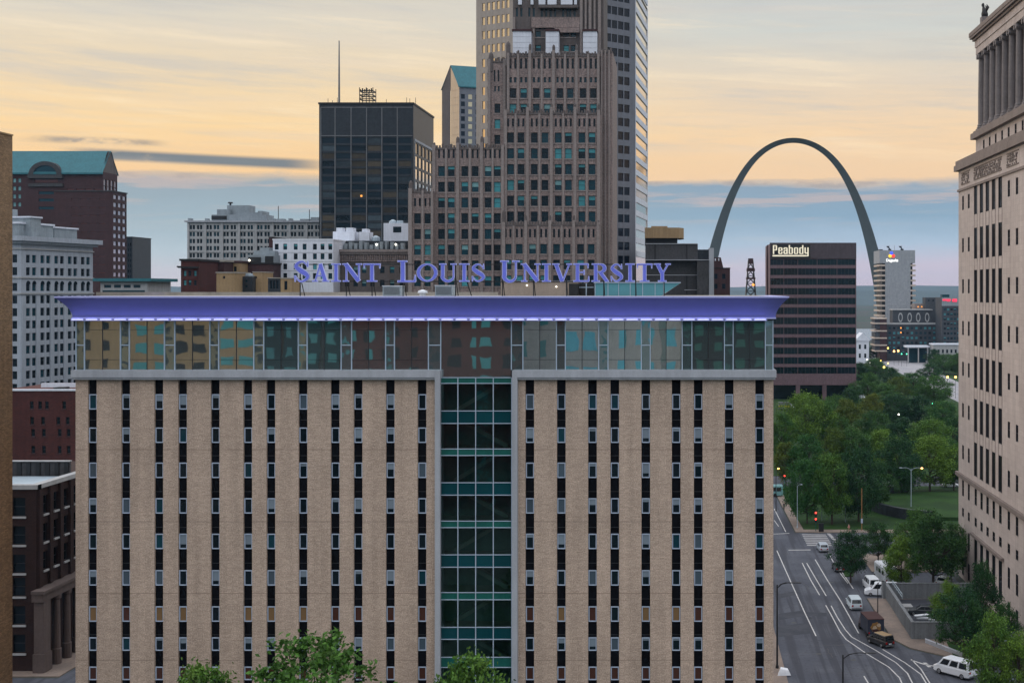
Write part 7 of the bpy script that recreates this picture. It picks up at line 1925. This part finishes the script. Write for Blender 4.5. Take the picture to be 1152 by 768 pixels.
for sgn in (-1, 1):
    for xx in (-2.3, 2.3):
        k = MB(); n = 14; k.loft([[(xx + r_ * math.cos(2 * math.pi * i / n), sgn * yy, .46 + r_ * math.sin(2 * math.pi * i / n)) for i in range(n)] for r_, yy in ((.44, .85), (.46, .95), (.46, 1.12), (.42, 1.2))]); T.part('wheel', k, M['tyre'], local=True)
    k = MB(); k.box(-3.65, -3.605, sgn * 1.05 - .1, sgn * 1.05 + .1, .72, .95); T.part('taillight', k, M['tail'], local=True)
k = MB(); k.box(-3.7, -3.4, -1.1, 1.1, .45, .6); T.part('bumper', k, M['grey_metal'], local=True)
# bus on the cross street
x, y = G(873.5, 558); T = Thing('bus', 'pale teal bus crossing the street beyond the corner of the tan hall', 'bus', (x - 3.4, y, .02))
k = MB(); k.loft([rr_sec(-5, 1.15, .4, 2.7), rr_sec(-4.9, 1.2, .35, 2.85), rr_sec(4.8, 1.2, .35, 2.85), rr_sec(5, 1.12, .4, 2.6)]); T.part('body', k, M['blind_pale'], local=True)
for i in range(7):
    for sgn in (-1, 1):
        k = MB(); k.box(-4.6 + i * 1.33, -3.5 + i * 1.33, min(sgn * 1.204, sgn * 1.22), max(sgn * 1.204, sgn * 1.22), 1.4, 2.35); T.part('side_window', k, M['glass_car'], local=True)
k = MB(); k.box(4.99, 5.02, -.95, .95, 1.3, 2.5); T.part('windscreen', k, M['glass_car'], local=True)
for sgn in (-1, 1):
    for xx in (-3.2, 3.0):
        k = MB(); n = 14; k.loft([[(xx + r_ * math.cos(2 * math.pi * i / n), sgn * yy, .45 + r_ * math.sin(2 * math.pi * i / n)) for i in range(n)] for r_, yy in ((.43, .9), (.45, 1.0), (.45, 1.16), (.42, 1.21))]); T.part('wheel', k, M['tyre'], local=True)
# yellow sign van roof bits by the bronze block
x, y = G(884, 461); T = Thing('delivery_truck', 'small truck with a yellow stripe near the bronze office block pillars', 'truck', (x, y, .07))
k = MB(); k.box(-3.2, 2, -1.2, 1.2, .6, 3.3); T.part('cargo_box', k, M['grey_metal'], local=True)
k = MB(); k.box(-3.1, 1.9, -1.24, -1.203, 1.3, 1.9); T.part('stripe', k, mat('yellow_stripe', (.6, .5, .03)), local=True)
k = MB(); k.loft([rr_sec(2.05, 1.1, .5, 2.4), rr_sec(2.9, 1.1, .5, 2.3), rr_sec(3.3, 1.05, .5, 1.3), rr_sec(3.9, 1, .5, 1.2)]); T.part('cab', k, M['car_white'], local=True)
for sgn in (-1, 1):
    for xx in (-2.0, 2.8):
        k = MB(); n = 12; k.loft([[(xx + r_ * math.cos(2 * math.pi * i / n), sgn * yy, .42 + r_ * math.sin(2 * math.pi * i / n)) for i in range(n)] for r_, yy in ((.42, .9), (.42, 1.15))]); T.part('wheel', k, M['tyre'], local=True)
# litter on the pavement at the hall corner
k = MB(); x, y = G(882, 759); k.loft([[(x - .9, y - .7, .131), (x + .9, y - .6, .131), (x + .8, y + .8, .131), (x - .7, y + .7, .131)], [(x - .5, y - .3, .9), (x + .6, y - .4, .75), (x + .5, y + .5, .8), (x - .4, y + .4, 1.0)]])
single('covered_pile', k, M['white_paint'], 'small white sheeted heap on the pavement at the corner of the tan hall', 'heap')

# =================================================================== people
def person(label, px, py, yaw, top, legs, step=.22):
    x, y = G(px, py); T = Thing('person', label, 'person', (x, y, .13), 'people on the brick path', rz=R(yaw))
    V = [(0, 0, .95), (0, 0, 1.2), (0, 0, 1.42), (.01, 0, 1.52), (.02, 0, 1.64), (.02, 0, 1.74),
         (0, .10, .9), (step * .5, .10, .48), (step, .10, .06), (step + .16, .10, .03), (0, -.10, .9), (-step * .3, -.10, .48), (-step, -.10, .08), (-step + .16, -.10, .03),
         (0, .20, 1.40), (-.08, .25, 1.12), (.02, .26, .87), (0, -.20, 1.40), (.08, -.25, 1.12), (.2, -.26, .90)]
    E = [(0, 1), (1, 2), (2, 3), (3, 4), (4, 5), (0, 6), (6, 7), (7, 8), (8, 9), (0, 10), (10, 11), (11, 12), (12, 13), (2, 14), (14, 15), (15, 16), (2, 17), (17, 18), (18, 19)]
    Rr = [.15, .14, .15, .06, .10, .085, .095, .07, .05, .04, .095, .07, .05, .04, .065, .05, .04, .065, .05, .04]
    me = bpy.data.meshes.new('body'); me.from_pydata(V, E, []); me.update()
    o = bpy.data.objects.new('body', me); C.objects.link(o); o.parent = T.o
    bm = bmesh.new(); bm.from_mesh(me); ly = bm.verts.layers.skin.verify(); bm.verts.ensure_lookup_table()
    for v, r_ in zip(bm.verts, Rr): v[ly].radius = (r_, r_)
    bm.verts[0][ly].use_root = True; bm.to_mesh(me); bm.free()
    o.modifiers.new('skin', 'SKIN'); sb = o.modifiers.new('sub', 'SUBSURF'); sb.levels = 1; sb.render_levels = 1
    dg = bpy.context.evaluated_depsgraph_get(); m2 = bpy.data.meshes.new_from_object(o.evaluated_get(dg)); o.modifiers.clear(); o.data = m2
    m2.materials.clear()
    for q in (top, legs, paint('skin', (.35, .22, .16)), paint('hair', (.02, .015, .012))): m2.materials.append(q)
    for p in m2.polygons:
        z = p.center.z; p.material_index = 3 if z > 1.68 else (2 if z > 1.46 else (0 if z > .93 else 1))
    return T
person('person in dark clothes walking along the brick path, nearer one', 882, 574, 250, paint('cloth_dark', (.02, .02, .03)), paint('cloth_black', (.012, .012, .015)))
person('person in grey clothes walking along the brick path, farther one', 884.5, 570, 70, paint('cloth_grey', (.12, .12, .13)), paint('cloth_black', (.012, .012, .015)))
person('person in a pink shirt standing at the edge of the lawn', 955, 599, 200, paint('cloth_pink', (.55, .25, .22)), paint('cloth_tan', (.3, .2, .13)))

# =================================================================== the air
hz = MB(); hz.box(-9100, 9100, -1600, 9700, -1.0, 166.0)
hm = bpy.data.materials.new('haze'); hm.use_nodes = True; k = NT(hm.node_tree); k.n.remove(k.n['Principled BSDF'])
pv_ = k.new('ShaderNodeVolumePrincipled'); pv_.inputs['Color'].default_value = (.42, .68, 1.0, 1); pv_.inputs['Density'].default_value = 4.0e-5
pv_.inputs['Anisotropy'].default_value = 0.0
k.l.new(pv_.outputs[0], k.n['Material Output'].inputs['Volume'])
o = single('haze', hz, hm, None, None, kind='stuff')
